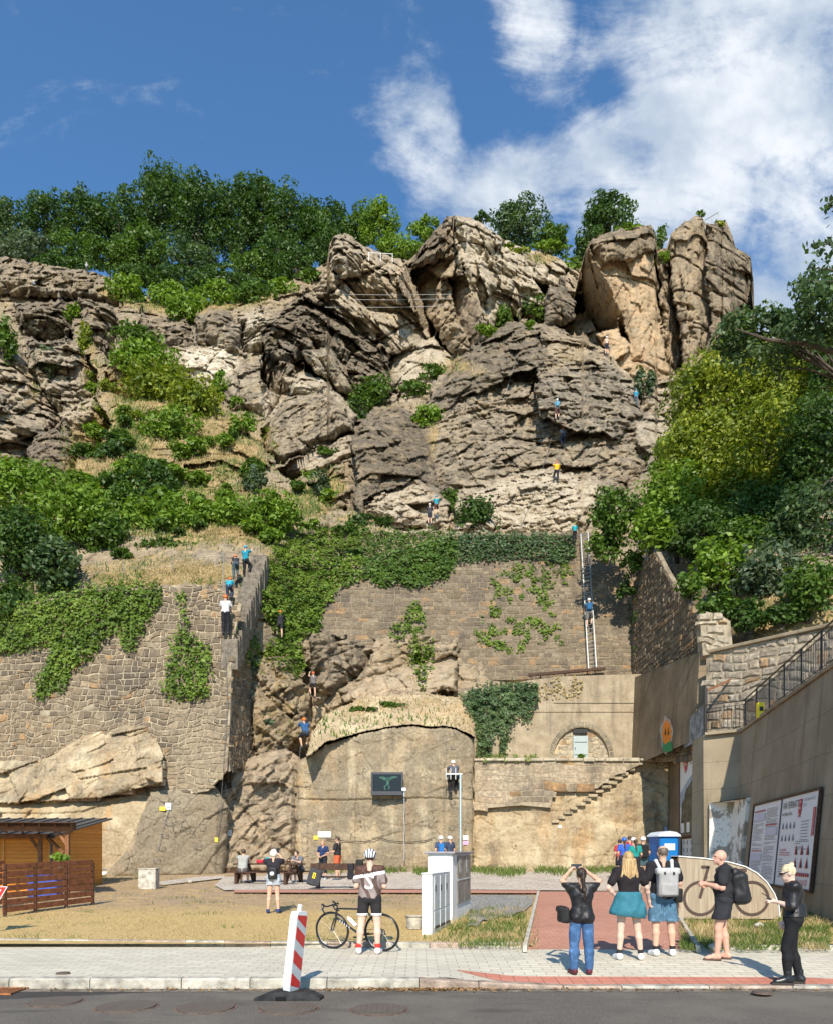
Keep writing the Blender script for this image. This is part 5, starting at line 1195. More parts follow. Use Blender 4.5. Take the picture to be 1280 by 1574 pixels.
# grass standing on the slopes: one mass each
def blades(name, pts, h, w, mat, rng, tint, lean=.35):
    n = len(pts); a = rng.uniform(0, 6.28, n); d = np.stack([np.cos(a), np.sin(a), np.zeros(n)], 1)*(w*.5*rng.uniform(.6, 1.3, n))[:, None]
    tip = np.stack([rng.normal(0, lean, n), rng.normal(0, lean, n), np.ones(n)], 1)*((h if np.ndim(h) else np.full(n, h))*rng.uniform(.45, 1.25, n))[:, None]
    V = np.stack([pts-d, pts+d, pts+d*.35+tip, pts-d*.35+tip], 1).reshape(-1, 3); T = np.zeros((n, 4), np.float32); T[:, 0] = np.clip(tint, 0, 1); T[:, 3] = 1
    o = mesh_obj(name, V, np.arange(4*n).reshape(-1, 4), mat, None, False, None, T); o['kind'] = 'stuff'; return o
GM = MIX[..., 2]; rng = np.random.default_rng(31)
wgt = np.clip(GM-.35, 0, 1)*(PY < 1160)*(PX > -60)*(PX < 1340)*(np.arange(NYC)[:, None] > 2)
wgt = wgt*(.3+vnoise(PX/14., PY/10., 4)); cum = np.cumsum(wgt.ravel()); 
def pick(n): 
    j = np.searchsorted(cum, rng.uniform(0, cum[-1], n)); return V_all[j]
V_all = np.stack([X, D2, Z], -1).reshape(-1, 3)
pd_ = pick(46000); pd_ = pd_[(pd_[:, 1] > 41.5) | (rng.uniform(0, 1, len(pd_)) < .45)]; gr = vnoise(pd_[:, 0]*.35, pd_[:, 2]*.5, 88)
blades('dry_grass', pd_[gr < .50], np.where(pd_[gr < .50][:, 1] > 46, .0052, .0030)*pd_[gr < .50][:, 1], .06, LEAF['dry'], rng, .5+rng.normal(0, .22, (gr < .50).sum()))
gsel = (gr >= .44)&((pd_[:, 1] > 46)|(rng.uniform(0, 1, len(gr)) < .25))
blades('green_grass', pd_[gsel], .0055*pd_[gsel][:, 1], .08, LEAF['weed'], rng, .5+rng.normal(0, .22, gsel.sum()))
# small shrubs dotted over the slope: copies of three
protos = []
for q_, kd in enumerate(('bright', 'mid', 'yellow')):
    rng2 = np.random.default_rng(60+q_); cs_ = clumps((0, 0, .75), (1.15, .9, .8), 12, .3, rng2); C_, N_, t_ = cloud(cs_, np.array((.42, .36, .36)), 620, rng2, .5)
    th_ = thing('shrub', (0, 0, 0), 'small green shrub among the dry grass of the left slope', 'shrub', 'small shrubs dotted over the left slope'); leafmesh('foliage', C_, N_, .21, t_, LEAF[kd], th_, rng=rng2)
    m_ = MB(); [m_.tube([(0, 0, -.1), Vector(cs_[k_])*.5, Vector(cs_[k_])], [.04, .03, .01], 5) for k_ in range(4)]; m_.build('stems', BARK, th_); protos.append(th_)
rng = np.random.default_rng(71); used = set(); cnt_ = 0
while cnt_ < 64:
    px = rng.uniform(70, 520); py = rng.uniform(480, 860); gj = int(np.clip(round((px+80)/1440*(NX-1)), 0, NX-1)); gr_ = int(np.clip(round((py-skyl[gj])/(1362-skyl[gj])*(NYC-1)), 0, NYC-1))
    if GM[gr_, gj] < .45: continue
    src = protos[rng.integers(0, 3) if py < 680 else rng.integers(0, 2)]; s_ = rng.uniform(.45, 1.25)
    if src.name not in used: r_ = src; used.add(src.name)
    else:
        r_ = src.copy(); COL.objects.link(r_)
        for ch in src.children: c_ = ch.copy(); COL.objects.link(c_); c_.parent = r_
    r_.location = P(px, py, cliffY(px, py)-.1); r_.rotation_euler = (0, 0, rng.uniform(0, 6.28)); r_.scale = (s_, s_, s_*rng.uniform(.7, 1.0)); cnt_ += 1
# grass on the lawn
n = 60000; lx = rng.uniform(-14, 18, n); ly = 13.9+(rng.uniform(0, 1, n)**1.5)*20; pxl = CX+F*lx/ly; pyl = HY+F*(EYE-gz(ly))/ly
okm = (vnoise(lx*1.3, ly*1.3, 4)+rng.normal(0, .15, n) > .33)&~inpoly(pxl, pyl, [(806, 1466), (826, 1366), (1036, 1366), (1080, 1470)])&~((pyl < 1374)&(pxl > 330))&~inpoly(pxl, pyl, [(722, 1377), (822, 1378), (814, 1404), (780, 1412), (735, 1425), (700, 1440), (716, 1400)])&(ly > back_edge(lx)+.2)&(pxl > -30)&(pxl < 1310)
lx, ly, pxl, pyl = lx[okm], ly[okm], pxl[okm], pyl[okm]; pts = np.stack([lx, ly, gz(ly)-.01], 1)
gm = (vnoise(lx*.55, ly*.7, 12)*.6+vnoise(lx*2, ly*2, 15)*.4); isg = (gm > .70) | ((pxl > 650)&(pxl < 812)&(pyl > 1395)&(gm > .30)) | ((pxl > 1040)&(gm > .42))
blades('lawn_straw', pts[~isg], .045, .012, LEAF['dry'], rng, .55+rng.normal(0, .2, (~isg).sum()), .7)
blades('lawn_grass', pts[isg], .075, .014, LEAF['weed'], rng, .45+rng.normal(0, .2, isg.sum()), .55)
rng = np.random.default_rng(44); vp = []
for (x0, x1, y0, y1, nn, al_) in ((690, 806, 1398, 1456, 5200, .42), (1044, 1275, 1416, 1462, 9500, .36), (1195, 1278, 1395, 1420, 1600, .3), (150, 240, 1344, 1356, 700, .35), (722, 826, 1380, 1460, 900, .3)):
    px_ = rng.uniform(x0, x1, nn); py_ = rng.uniform(y0, y1, nn); k_ = (vnoise(px_/13., py_/5., 6)*.6+vnoise(px_/4., py_/2., 16)*.4) > al_
    vp += [G(a, b_) for a, b_ in zip(px_[k_], py_[k_])]
vp = np.array(vp); gg = vnoise(vp[:, 0]*1.6, vp[:, 1]*1.6, 9)+rng.normal(0, .12, len(vp))
blades('verge_grass', vp[gg > .36], .10, .016, LEAF['weed'], rng, .45+rng.normal(0, .25, (gg > .36).sum()), .6)
blades('verge_straw', vp[gg <= .36], .13, .012, LEAF['dry'], rng, .6+rng.normal(0, .25, (gg <= .36).sum()), .5)
# weeds at the foot of the rock
n = 5000; px_ = rng.uniform(500, 1030, n); py_ = 1338+rng.normal(0, 3.0, n)+3*np.sin(px_/17.); k_ = vnoise(px_/14., px_*0, 3) > .33; g3 = np.array([G(a, b_) for a, b_ in zip(px_[k_], py_[k_]+3)])
blades('foot_weeds', g3, .28, .05, LEAF['weed'], rng, .45+rng.normal(0, .2, len(g3)), .6)
# ---------------------------------------------------------------- people: one smooth skin per body, clothes as children
from mathutils.bvhtree import BVHTree
def surfnet(prims, res, k=.035, noise=None, clips=()):
    """prims: ('c',a,b,ra,rb) tapered capsule, ('e',c,radii,R) ellipsoid, ('b',c,half,R,round) box. returns verts, quads"""
    lo = np.full(3, 9e9); hi = -lo
    bb = []
    for p in prims:
        if p[0] == 'c': a, b = np.array(p[1]), np.array(p[2]); r = max(p[3], p[4]); l, h = np.minimum(a, b)-r, np.maximum(a, b)+r
        else: c = np.array(p[1]); r = np.linalg.norm(p[2]); r = min(r, np.max(p[2])*(1.0 if p[0] == 'e' else 1.75)+.01); l, h = c-r, c+r
        bb.append((l, h)); lo = np.minimum(lo, l); hi = np.maximum(hi, h)
    lo = lo-res*3-.01; n = np.ceil((hi+res*3+.01-lo)/res).astype(int)+1
    D_ = np.full(n, .5, np.float32); ax = [lo[i]+res*np.arange(n[i]) for i in range(3)]
    for p, (l, h) in zip(prims, bb):
        m = .07; i0 = np.maximum(0, np.floor((l-m-lo)/res).astype(int)); i1 = np.minimum(n, np.ceil((h+m-lo)/res).astype(int)+1)
        sl = tuple(slice(i0[i], i1[i]) for i in range(3)); Xg, Yg, Zg = np.meshgrid(*(ax[i][sl[i]] for i in range(3)), indexing='ij'); Q = np.stack([Xg, Yg, Zg], -1)
        if p[0] == 'c':
            a, b = np.array(p[1], float), np.array(p[2], float); ba = b-a; t = np.clip(((Q-a)@ba)/max(1e-9, ba@ba), 0, 1); d = np.linalg.norm(Q-a-t[..., None]*ba, axis=-1)-(p[3]+(p[4]-p[3])*t)
        else:
            q = Q-np.array(p[1]); R = p[3] if len(p) > 3 and p[3] is not None else None
            if R is not None: q = q@np.array(R)
            if p[0] == 'e': r = np.array(p[2]); k0 = np.linalg.norm(q/r, axis=-1); k1 = np.linalg.norm(q/(r*r), axis=-1); d = k0*(k0-1)/np.maximum(k1, 1e-6)
            else:
                rr = p[4] if len(p) > 4 else .02; e = np.abs(q)-(np.array(p[2])-rr); d = np.linalg.norm(np.maximum(e, 0), axis=-1)+np.minimum(e.max(-1), 0)-rr
        o = D_[sl]; hh = np.clip(.5+.5*(o-d)/k, 0, 1); D_[sl] = o*(1-hh)+d*hh-k*hh*(1-hh)
    Xg, Yg, Zg = np.meshgrid(*ax, indexing='ij')
    if noise is not None: D_ = D_+noise(Xg, Yg, Zg)
    for (c, nn) in clips: D_ = np.maximum(D_, (Xg-c[0])*nn[0]+(Yg-c[1])*nn[1]+(Zg-c[2])*nn[2])
    S_ = D_ < 0; c8 = [(i, j, l) for i in (0, 1) for j in (0, 1) for l in (0, 1)]
    sh = tuple(q-1 for q in n); cnt = np.zeros(sh, int); 
    def cut(A_, o): return A_[o[0]:o[0]+sh[0], o[1]:o[1]+sh[1], o[2]:o[2]+sh[2]]
    for o in c8: cnt += cut(S_, o)
    act = (cnt > 0) & (cnt < 8); idx = -np.ones(sh, int); ii = np.argwhere(act); idx[act] = np.arange(len(ii)); acc = np.zeros((len(ii), 3)); w = np.zeros(len(ii))
    for a in c8:
        for d_ in range(3):
            if a[d_] == 1: continue
            b = list(a); b[d_] = 1; va = D_[ii[:, 0]+a[0], ii[:, 1]+a[1], ii[:, 2]+a[2]]; vb = D_[ii[:, 0]+b[0], ii[:, 1]+b[1], ii[:, 2]+b[2]]; cr = (va < 0) != (vb < 0)
            t = np.where(cr, va/np.where(cr, va-vb, 1), 0); pt = np.array(a, float)[None].repeat(len(ii), 0); pt[:, d_] += t; acc += pt*cr[:, None]; w += cr
    V = lo+(ii+acc/np.maximum(w, 1)[:, None])*res; Fq = []
    for d_ in range(3):
        a0 = [slice(None)]*3; a1 = [slice(None)]*3; a0[d_] = slice(0, -1); a1[d_] = slice(1, None); A_ = S_[tuple(a0)]; B_ = S_[tuple(a1)]; e = np.argwhere(A_ != B_)
        u_, v_ = (d_+1) % 3, (d_+2) % 3; ok = (e[:, u_] > 0) & (e[:, v_] > 0) & (e[:, u_] < sh[u_]) & (e[:, v_] < sh[v_]) & (e[:, d_] < sh[d_]); e = e[ok]
        def g_(du, dv): q = e.copy(); q[:, u_] += du; q[:, v_] += dv; return idx[q[:, 0], q[:, 1], q[:, 2]]
        q = np.stack([g_(-1, -1), g_(0, -1), g_(0, 0), g_(-1, 0)], 1); fl = A_[e[:, 0], e[:, 1], e[:, 2]]; q[~fl] = q[~fl][:, ::-1]; Fq.append(q)
    Fq = np.concatenate(Fq); Fq = Fq[(Fq >= 0).all(1)]
    return V, Fq
def sn_obj(name, prims, res, mat, parent, k=.035, noise=None, clips=(), scale=1.0):
    V, Q = surfnet(prims, res, k, noise, clips); return mesh_obj(name, V*scale, Q, mat, parent, True)
def folds(a=.006, f=16.):
    return lambda x, y, z: a*(np.sin(f*z+3.1*np.sin(f*.6*x)+f*.5*y)+.7*np.sin(f*1.7*x+2*np.sin(f*.9*z)+f*y))
JD = dict(pel=(0, 0, .96), waist=(0, 0, 1.10), chest=(0, 0, 1.30), neck=(0, -.005, 1.47), head=(0, .015, 1.625),
          sR=(.180, 0, 1.42), eR=(.235, -.03, 1.14), wR=(.25, .05, .90), sL=(-.180, 0, 1.42), eL=(-.235, -.03, 1.14), wL=(-.25, .05, .90),
          hR=(.088, 0, .93), kR=(.10, .015, .50), aR=(.10, -.03, .085), hL=(-.088, 0, .93), kL=(-.10, .015, .50), aL=(-.10, -.03, .085), tR=None, tL=None)
def vv(a): return np.array(a, float)
def ln(a, b, t): return vv(a)+(vv(b)-vv(a))*t
def rotm(yaw, pitch=0., roll=0.):
    return np.array(Matrix.Rotation(yaw, 3, 'Z') @ Matrix.Rotation(pitch, 3, 'X') @ Matrix.Rotation(roll, 3, 'Y'))
def joints(pose):
    J = {k: (vv(v) if v is not None else None) for k, v in JD.items()}
    for k, v in (pose or {}).items():
        if k in J: J[k] = vv(v)
    for s, sg in (('R', 1), ('L', -1)):
        if J['t'+s] is None: J['t'+s] = J['a'+s]+vv((sg*.03, .155, -.05))
    return J
def torso(J, pad=0., fem=False, belly=0.):
    lat = J['sR']-J['sL']; lat /= np.linalg.norm(lat); P_ = []
    hl = J['hR']-J['hL']; hl = hl/max(1e-6, np.linalg.norm(hl)); hw = .078 if fem else .066
    for s in (-1, 1):
        P_.append(('c', J['pel']+hl*s*hw-vv((0, .012, .02)), J['waist']+lat*s*(.035 if fem else .055), .108+pad, (.083 if fem else .098)+pad+belly*.4))
        P_.append(('c', J['waist']+lat*s*(.035 if fem else .055), J['chest']+lat*s*.068, (.085 if fem else .098)+pad+belly*.4, (.096 if fem else .108)+pad))
        sh = J['sR'] if s > 0 else J['sL']; P_.append(('c', J['chest']+lat*s*.072, ln(J['neck'], sh, .62)-vv((0, 0, .025)), (.098 if fem else .108)+pad, .055+pad))
        P_.append(('c', ln(J['neck'], sh, .3)-vv((0, 0, .01)), sh-vv((0, 0, .01)), .045+pad*.8, .055+pad))
    return P_
def arm(J, s, t0=0., t1=2., pad=0., fem=False):
    S_, E_, W_ = J['s'+s], J['e'+s], J['w'+s]; f = .88 if fem else 1.; P_ = []
    if t0 < 1: b = min(1, t1); P_.append(('c', ln(S_, E_, t0), ln(S_, E_, b), (.054-.012*t0)*f+pad, (.054-.012*b)*f+pad))
    if t1 > 1: m = ln(E_, W_, .3*(t1-1)); P_ += [('c', E_, ln(E_, W_, min(1, t1-1)*.35), .041*f+pad, .043*f+pad), ('c', ln(E_, W_, min(1, t1-1)*.35), ln(E_, W_, t1-1), .043*f+pad, (.043-.016*(t1-1))*f+pad)]
    return P_
def hand(J, s, curl=.5, near=True, palm=None):
    E_, W_ = J['e'+s], J['w'+s]; d = W_-E_; d /= np.linalg.norm(d); sg = 1 if s == 'R' else -1
    side = palm if palm is not None else vv((0, 1, 0)); side = side-d*side.dot(d); n_ = np.linalg.norm(side); side = side/n_ if n_ > .1 else np.cross(d, vv((1, 0, 0))); nrm = np.cross(d, side)*sg
    if not near: return [('c', W_, W_+d*.09, .028, .034), ('c', W_+d*.09, W_+d*.15+nrm*.03, .030, .018)]
    P_ = [('c', W_, W_+d*.03, .026, .029)]
    for q in (-.6, .6): P_.append(('c', W_+d*.02+side*q*.022, W_+d*.085+side*q*.034, .021, .017))
    for i, (o, L) in enumerate(((1.3, .072), (.45, .082), (-.42, .076), (-1.25, .060))):
        b = W_+d*.088+side*o*.024; c1 = curl*.55+i*.06; m = b+(d*math.cos(c1)+nrm*math.sin(c1))*L*.5; e = m+(d*math.cos(c1*2.4)+nrm*math.sin(c1*2.4))*L*.5
        P_ += [('c', b, m, .0105, .0095), ('c', m, e, .0095, .0080)]
    tb = W_+d*.03+side*.030; tm = tb+(d*.6+side*.7+nrm*.3)*.04; P_ += [('c', tb, tm, .014, .0115), ('c', tm, tm+(d*.85+nrm*.5)*.032, .011, .009)]
    return P_
def leg(J, s, t0=0., t1=2., pad=0., fem=False, loose=0.):
    H_, K_, A_ = J['h'+s], J['k'+s], J['a'+s]; P_ = []; f = .94 if fem else 1.
    if t0 < 1: b = min(1, t1); P_.append(('c', ln(H_, K_, t0), ln(H_, K_, b), (.096-.036*t0)*f+pad, (.096-.036*b)*f+pad+loose*b))
    if t1 > 1:
        t = t1-1; back = vv((0, -1, 0)) if abs((K_-A_)[2]) > .2 else vv((0, 0, 0)); m = ln(K_, A_, .32)+back*.012
        P_ += [('c', K_, m, .054*f+pad, .058*f+pad+loose)]
        if t > .35: P_ += [('c', m, ln(K_, A_, t), .058*f+pad+loose, (.058-.022*(t-.32)/.68)*f+pad+loose)]
    return P_
def foot(J, s, pad=0., sole=0.):
    A_, T_ = J['a'+s], J['t'+s]; d = T_-A_; return [('c', A_, A_+vv((0, 0, -.03))-d*.18, .036+pad, .036+pad), ('c', A_+vv((0, 0, -.045))-d*.15, T_, .034+pad, .027+pad), ('c', A_+d*.3, T_-d*.1, .032+pad, .026+pad)]
def head(J, yaw=0., pitch=0., near=True):
    R = rotm(yaw, pitch); c = J['head']; f = lambda p: c+R@vv(p); P_ = [('e', f((0, -.012, .018)), (.077, .094, .098), R), ('e', f((0, .022, -.052)), (.056, .066, .062), R), ('c', J['neck']-vv((0, 0, .05)), f((0, -.02, -.06)), .060, .052)]
    if near:
        P_ += [('c', f((0, .082, .012)), f((0, .108, -.022)), .009, .013), ('c', f((-.022, .078, -.058)), f((.022, .078, -.058)), .010, .010), ('c', f((0, .070, -.098)), f((0, .072, -.095)), .018, .018)]
        for s in (-1, 1): P_ += [('e', f((s*.078, -.012, -.008)), (.011, .020, .032), R), ('c', f((s*.012, .086, .028)), f((s*.05, .070, .028)), .010, .008)]
    return P_
SKIN = {}
def skin(c=(.60, .36, .25)):
    key = tuple(c)
    if key not in SKIN:
        m, g, b, o = newmat('skin'); n = g.noise(objc(g), 6., 4, .6); g.l.new(g.ramp(n, [(.3, tuple(q*.86 for q in c)), (.7, tuple(min(1, q*1.08) for q in c))]), b.inputs['Base Color'])
        b.inputs['Roughness'].default_value = .55; b.inputs['Subsurface Weight'].default_value = .08; b.inputs['Subsurface Radius'].default_value = (.02, .008, .004); SKIN[key] = m
    return SKIN[key]
_cl = {}
def cloth(col, rough=.85, spec=.2, name='cloth', bmp=.3):
    key = (tuple(col), rough, name)
    if key not in _cl:
        m, g, b, o = newmat(name); c = objc(g); n = g.noise(c, 7., 4, .6); w = g.noise(c, 160., 2, .5)
        g.l.new(g.ramp(g.math('ADD', g.math('MULTIPLY', n, .7), g.math('MULTIPLY', w, .3)), [(.3, tuple(q*.78 for q in col)), (.7, tuple(min(1, q*1.15) for q in col))]), b.inputs['Base Color']); b.inputs['Roughness'].default_value = rough; b.inputs['Specular IOR Level'].default_value = spec
        bump(g, b, g.noise(g.vmath('MULTIPLY', c, (1, 1, .6)), 22., 3, .5), bmp, .012); _cl[key] = m
    return _cl[key]
def denim(col):
    key = ('denim', tuple(col))
    if key not in _cl:
        m, g, b, o = newmat('denim'); c = objc(g); n = g.noise(c, 9., 5, .65); g.l.new(g.ramp(n, [(.3, tuple(q*.6 for q in col)), (.55, col), (.72, tuple(min(1, q*1.7+.03) for q in col))]), b.inputs['Base Color']); b.inputs['Roughness'].default_value = .9; bump(g, b, n, .4, .015); _cl[key] = m
    return _cl[key]
def hairm(c0, c1):
    key = ('h', c0, c1)
    if key not in _cl:
        m, g, b, o = newmat('hair'); c = objc(g); n = g.noise(g.vmath('MULTIPLY', c, (60, 60, 4)), 1., 4, .6); g.l.new(g.ramp(n, [(.35, c0), (.65, c1)]), b.inputs['Base Color']); b.inputs['Roughness'].default_value = .45; bump(g, b, n, .6, .01); _cl[key] = m
    return _cl[key]
BLACKT = (.022, .021, .022)
def person(loc, label, H=1.72, rz=0., pose=None, fem=False, near=False, res=None, group=None, sk=(.60, .36, .25), yaw=0., pitch=0., shirt=None, sleeve=.55, shirt_pad=.014, hem=.93, pants=None, pt=1., pant_pad=.012, loose=.01,
           shoes=(.7, .7, .7), socks=None, hair=None, hairstyle='short', helmet=None, curl=.5, belly=0., cat='person', tank=False, tilt=None):
    J = joints(pose); s = H/1.75; res = res or (.0095 if near else .024); t = thing('person', loc, label, cat, group, rz)
    if tilt: t.rotation_euler = (tilt, 0, rz)
    B = torso(J, 0, fem, belly)+head(J, yaw, pitch, near)
    for q in 'RL': B += arm(J, q, fem=fem)+hand(J, q, curl, near)+leg(J, q, fem=fem)+foot(J, q)
    if not near:       # far figures: everything a little thicker so the grid holds it
        B = [(p[0], p[1], p[2], max(p[3], .027), max(p[4], .024)) if p[0] == 'c' else p for p in B]
    t['H'] = 0.0; del t['H']
    sn_obj('body', B, res, skin(sk), t, .022, scale=s)
    rc = res if near else .022; fz = folds(.0075 if near else .004, 19.); fzp = folds(min(.0075, max(.0008, pant_pad*.3)), 19.)
    legsbent = J['kR'][2] > .62 or J['kL'][2] > .62 or J['pel'][2] < .85
    if shirt is not None:
        p_ = torso(J, shirt_pad, fem, belly)
        if sleeve > 0:
            for q in 'RL': p_ += arm(J, q, 0, sleeve, shirt_pad+(.010 if sleeve < 1 else .006), fem)
        cl = [(J['neck']+vv((0, .0, .035)), (0, .25, .97))]
        if not legsbent: cl.append((vv((0, 0, hem)), (0, 0, -1)))
        sn_obj('shirt', p_, rc, shirt if not isinstance(shirt, tuple) else cloth(shirt), t, .03, fz, cl, s)
    if pants is not None:
        lat = J['hR']-J['hL']; lat = lat/np.linalg.norm(lat); hw = .080 if fem else .068; p_ = [('c', J['pel']+lat*q*hw-vv((0, .012, .02)), ln(J['pel'], J['waist'], .8)+lat*q*.05, .112+pant_pad, .098+pant_pad) for q in (-1, 1)]
        for q in 'RL': p_ += leg(J, q, 0, pt, pant_pad+.004, fem, loose)
        cl = [] 
        if not legsbent: cl = [(vv((0, 0, J['waist'][2]-.03)), (0, 0, 1))]
        if pt < 1 and not legsbent: cl.append((vv((0, 0, ln(J['hR'], J['kR'], pt)[2])), (0, 0, -1)))
        sn_obj('trousers' if pt > 1.4 else 'shorts', p_, rc, pants if not isinstance(pants, tuple) else cloth(pants), t, .02, fzp if near else fz, cl, s)
    if shoes is not None:
        for q in 'RL': sn_obj('shoe', [(p[0], p[1], p[2], p[3]+.012, p[4]+.014) for p in foot(J, q)], max(res, .012) if near else .022, cloth(shoes, .6, .3, 'shoe'), t, .02, None, [(vv((0, 0, J['a'+q][2]-.088)), (0, 0, -1))] if J['a'+q][2] < .2 else (), s)
    if socks is not None:
        for q in 'RL': sn_obj('sock', [('c', ln(J['k'+q], J['a'+q], .84), J['a'+q], .047, .044)], .012, cloth(socks), t, .02, scale=s)
    R = rotm(yaw, pitch); f = lambda p: J['head']+R@vv(p)
    if hair is not None:
        hm = hairm(*hair); hn = lambda x, y, z: .0035*np.sin(95*x+4*np.sin(7*z)+2*np.sin(31*y))
        hp = [('e', f((0, -.022, .030)), (.086, .098, .100), R)]; clp = [(f((0, .052, .0)), tuple(R@vv((0, .85, -.5)))), (f((0, 0, -.075)), tuple(R@vv((0, 0, -1))))]
        if hairstyle == 'fringe': hp = [('e', f((0, -.020, .030)), (.086, .098, .100), R)]; clp = [(f((0, -.02, -.02)), tuple(R@vv((0, .25, -.97)))), (f((0, 0, .06)), tuple(R@vv((0, .3, .95))))]
        extra = []
        if hairstyle == 'ponytail': extra = [('c', f((0, -.11, .04)), f((0, -.13, -.05)), .030, .030), ('c', f((0, -.13, -.05)), f((.015, -.15, -.25)), .034, .026), ('c', f((.015, -.15, -.25)), f((.03, -.145, -.43)), .026, .010)]
        if hairstyle == 'long': extra = [('c', f((x, -.085+abs(x)*.3, -.02)), f((x*1.7, -.12+abs(x)*.25, -.26-.05*abs(math.cos(x*30)))), .040, .026) for x in (-.07, -.035, 0, .035, .07)]
        if hairstyle == 'bob': extra = [('e', f((0, -.03, .0)), (.098, .10, .10), R)]
        if hairstyle == 'bun': extra = [('e', f((0, -.085, .10)), (.040, .040, .036), R)]
        sn_obj('hair', hp, max(res, .010), hm, t, .02, hn, clp, s)
        if extra: sn_obj('ponytail' if hairstyle == 'ponytail' else ('hair_bun' if hairstyle == 'bun' else 'long_hair'), extra, max(res, .010), hm, t, .03, hn, (), s)
    if helmet is not None:
        sn_obj('helmet', [('e', f((0, -.01, .045)), (.105, .130, .105), R)], max(res, .012) if near else .02, helmet if not isinstance(helmet, tuple) else cloth(helmet, .35, .5, 'helmet_shell', 0), t, .02, None, [(f((0, 0, .005)), tuple(R@vv((0, .1, -.99))))], s)
    return t, J, s, f
def rucksack(t, J, s, mat, near=False, w=.15, h=.23, d=.09, drop=0.0, name='rucksack', straps=True, label=None):
    c = J['chest']+vv((0, -.13-d, -.04-drop)); pr = [('b', c, (w, d, h), None, .055), ('b', c+vv((0, -d*.8, -h*.25)), (w*.75, d*.45, h*.5), None, .03)]
    o = thing(name, t.matrix_world.translation, label or 'x', 'rucksack')
    return pr
def pos_ground(px, pyf, kind='lawn'):
    if kind == 'lawn': return G(px, pyf)
    Y = F*EYE/(pyf-HY); return ((px-CX)/F*Y, Y, pz((px-CX)/F*Y, Y)+.002)
def local(t, p, s=1.0):
    return Matrix.Translation(t.location) @ t.rotation_euler.to_matrix().to_4x4() @ Vector(np.array(p)*s)
def carried(t, s, name, label, cat, prims, res, mat, k=.03, noise=None, clips=()):
    """a thing worn or held: built in the wearer's frame, standing at top level"""
    V, Q = surfnet(prims, res, k, noise, clips); V = V*s; c = V.mean(0); o = mesh_obj(name, V-c, Q, mat, None, True); o.rotation_euler = t.rotation_euler
    o.location = local(t, c); tag(o, label, cat); return o
def at(t, o, p, s):      # place a small object at a point of the wearer's frame
    o.location = local(t, p, s); o.rotation_euler = t.rotation_euler; return o
def phone(t, s, p, lab, rot=(0, 0, 0), sz=(.075, .009, .15)):
    e = thing('phone', local(t, p, s), lab, 'phone'); e.rotation_euler = (Matrix.Rotation(t.rotation_euler.z, 3, 'Z') @ Matrix.Rotation(rot[0], 3, 'X') @ Matrix.Rotation(rot[1], 3, 'Y')).to_euler()
    m_ = MB(); m_.box((0, 0, 0), sz, bev=.003); m_.build('casing', cloth((.02, .02, .022), .35, .5, 'phone_casing', 0), e); m_ = MB(); m_.box((0, -sz[1]*.55, 0), (sz[0]*.9, .002, sz[2]*.9)); m_.build('screen', cloth((.03, .04, .05), .15, .6, 'dark_glass', 0), e); return e

CAMP = dict(eR=(.30, .10, 1.47), wR=(.12, .27, 1.60), eL=(-.30, .10, 1.47), wL=(-.12, .27, 1.60))
# --- woman photographing with a phone
X_ = pos_ground(893, 1492, 'pave'); s_px = F/X_[1]
LEATH = cloth((.016, .015, .016), .47, .4, 'black_leather', 1.0)
t, J, s, f = person(X_, 'woman with a long dark ponytail, black vest and blue jeans, photographing with raised arms', 1.58, .03, dict(eR=(.31, .05, 1.53), wR=(.135, .24, 1.69), eL=(-.31, .05, 1.53), wL=(-.135, .24, 1.69), sR=(.18, .01, 1.43), sL=(-.18, .01, 1.43), kR=(.12, .0, .5), aR=(.125, -.02, .085), kL=(-.12, .0, .5), aL=(-.125, -.02, .085)), True, True,
    shirt=LEATH, sleeve=.42, hem=.84, shirt_pad=.030, pants=denim((.055, .13, .27)), pt=1.93, pant_pad=.012, loose=.012, shoes=(.10, .02, .03), hair=((.018, .012, .010), (.06, .038, .025)), hairstyle='ponytail', curl=.9)
phone(t, s, (0, .335, 1.76), 'dark phone held up sideways above the head of the woman in blue jeans', (0, rad(90), 0), (.078, .01, .16))
bag = carried(t, s, 'shoulder_bag', 'black shoulder bag at the left hip of the woman in blue jeans', 'bag', [('b', (-.30, -.02, .98), (.075, .13, .13), None, .03), ('b', (-.37, -.02, 1.08), (.05, .10, .05), None, .03)], .012, cloth((.02, .02, .02), .6), noise=folds(.006))
# --- woman with a teal jacket round her waist
X_ = pos_ground(965, 1476, 'pave')
t, J, s, f = person(X_, 'woman with long blond hair in a black T-shirt, a teal jacket tied round her waist', 1.76, -.02, dict(eL=(-.33, -.05, 1.16), wL=(-.17, .03, 1.00), eR=(.29, -.02, 1.17), wR=(.36, .10, .95), kR=(.15, .0, .5), aR=(.20, -.02, .085), kL=(-.12, .0, .5), aL=(-.15, -.02, .085), hR=(.10, 0, .93), hL=(-.10, 0, .93), pel=(.015, 0, .96)), True, True, sk=(.66, .44, .34),
    shirt=(.022, .018, .02), sleeve=.62, hem=1.0, shirt_pad=.026, pants=(.02, .02, .02), pt=.45, shoes=(.80, .79, .77), socks=(.03, .03, .03), hair=((.20, .115, .045), (.62, .43, .20)), hairstyle='long')
TEAL = cloth((.035, .165, .215), .75, .25, 'teal_cloth', .9)
sn_obj('tied_jacket', [('c', (-.07, -.015, 1.02), (-.12, -.03, .76), .135, .175), ('c', (.07, -.015, 1.02), (.12, -.03, .76), .135, .175), ('c', (0, -.06, 1.0), (0, -.08, .80), .10, .16)], .0095, TEAL, t, .05, folds(.010, 20.), [(vv((0, 0, 1.10)), (0, 0, 1)), (vv((0, 0, .70)), (-.12, 0, -.99))], s)
teal_t, teal_s = t, s
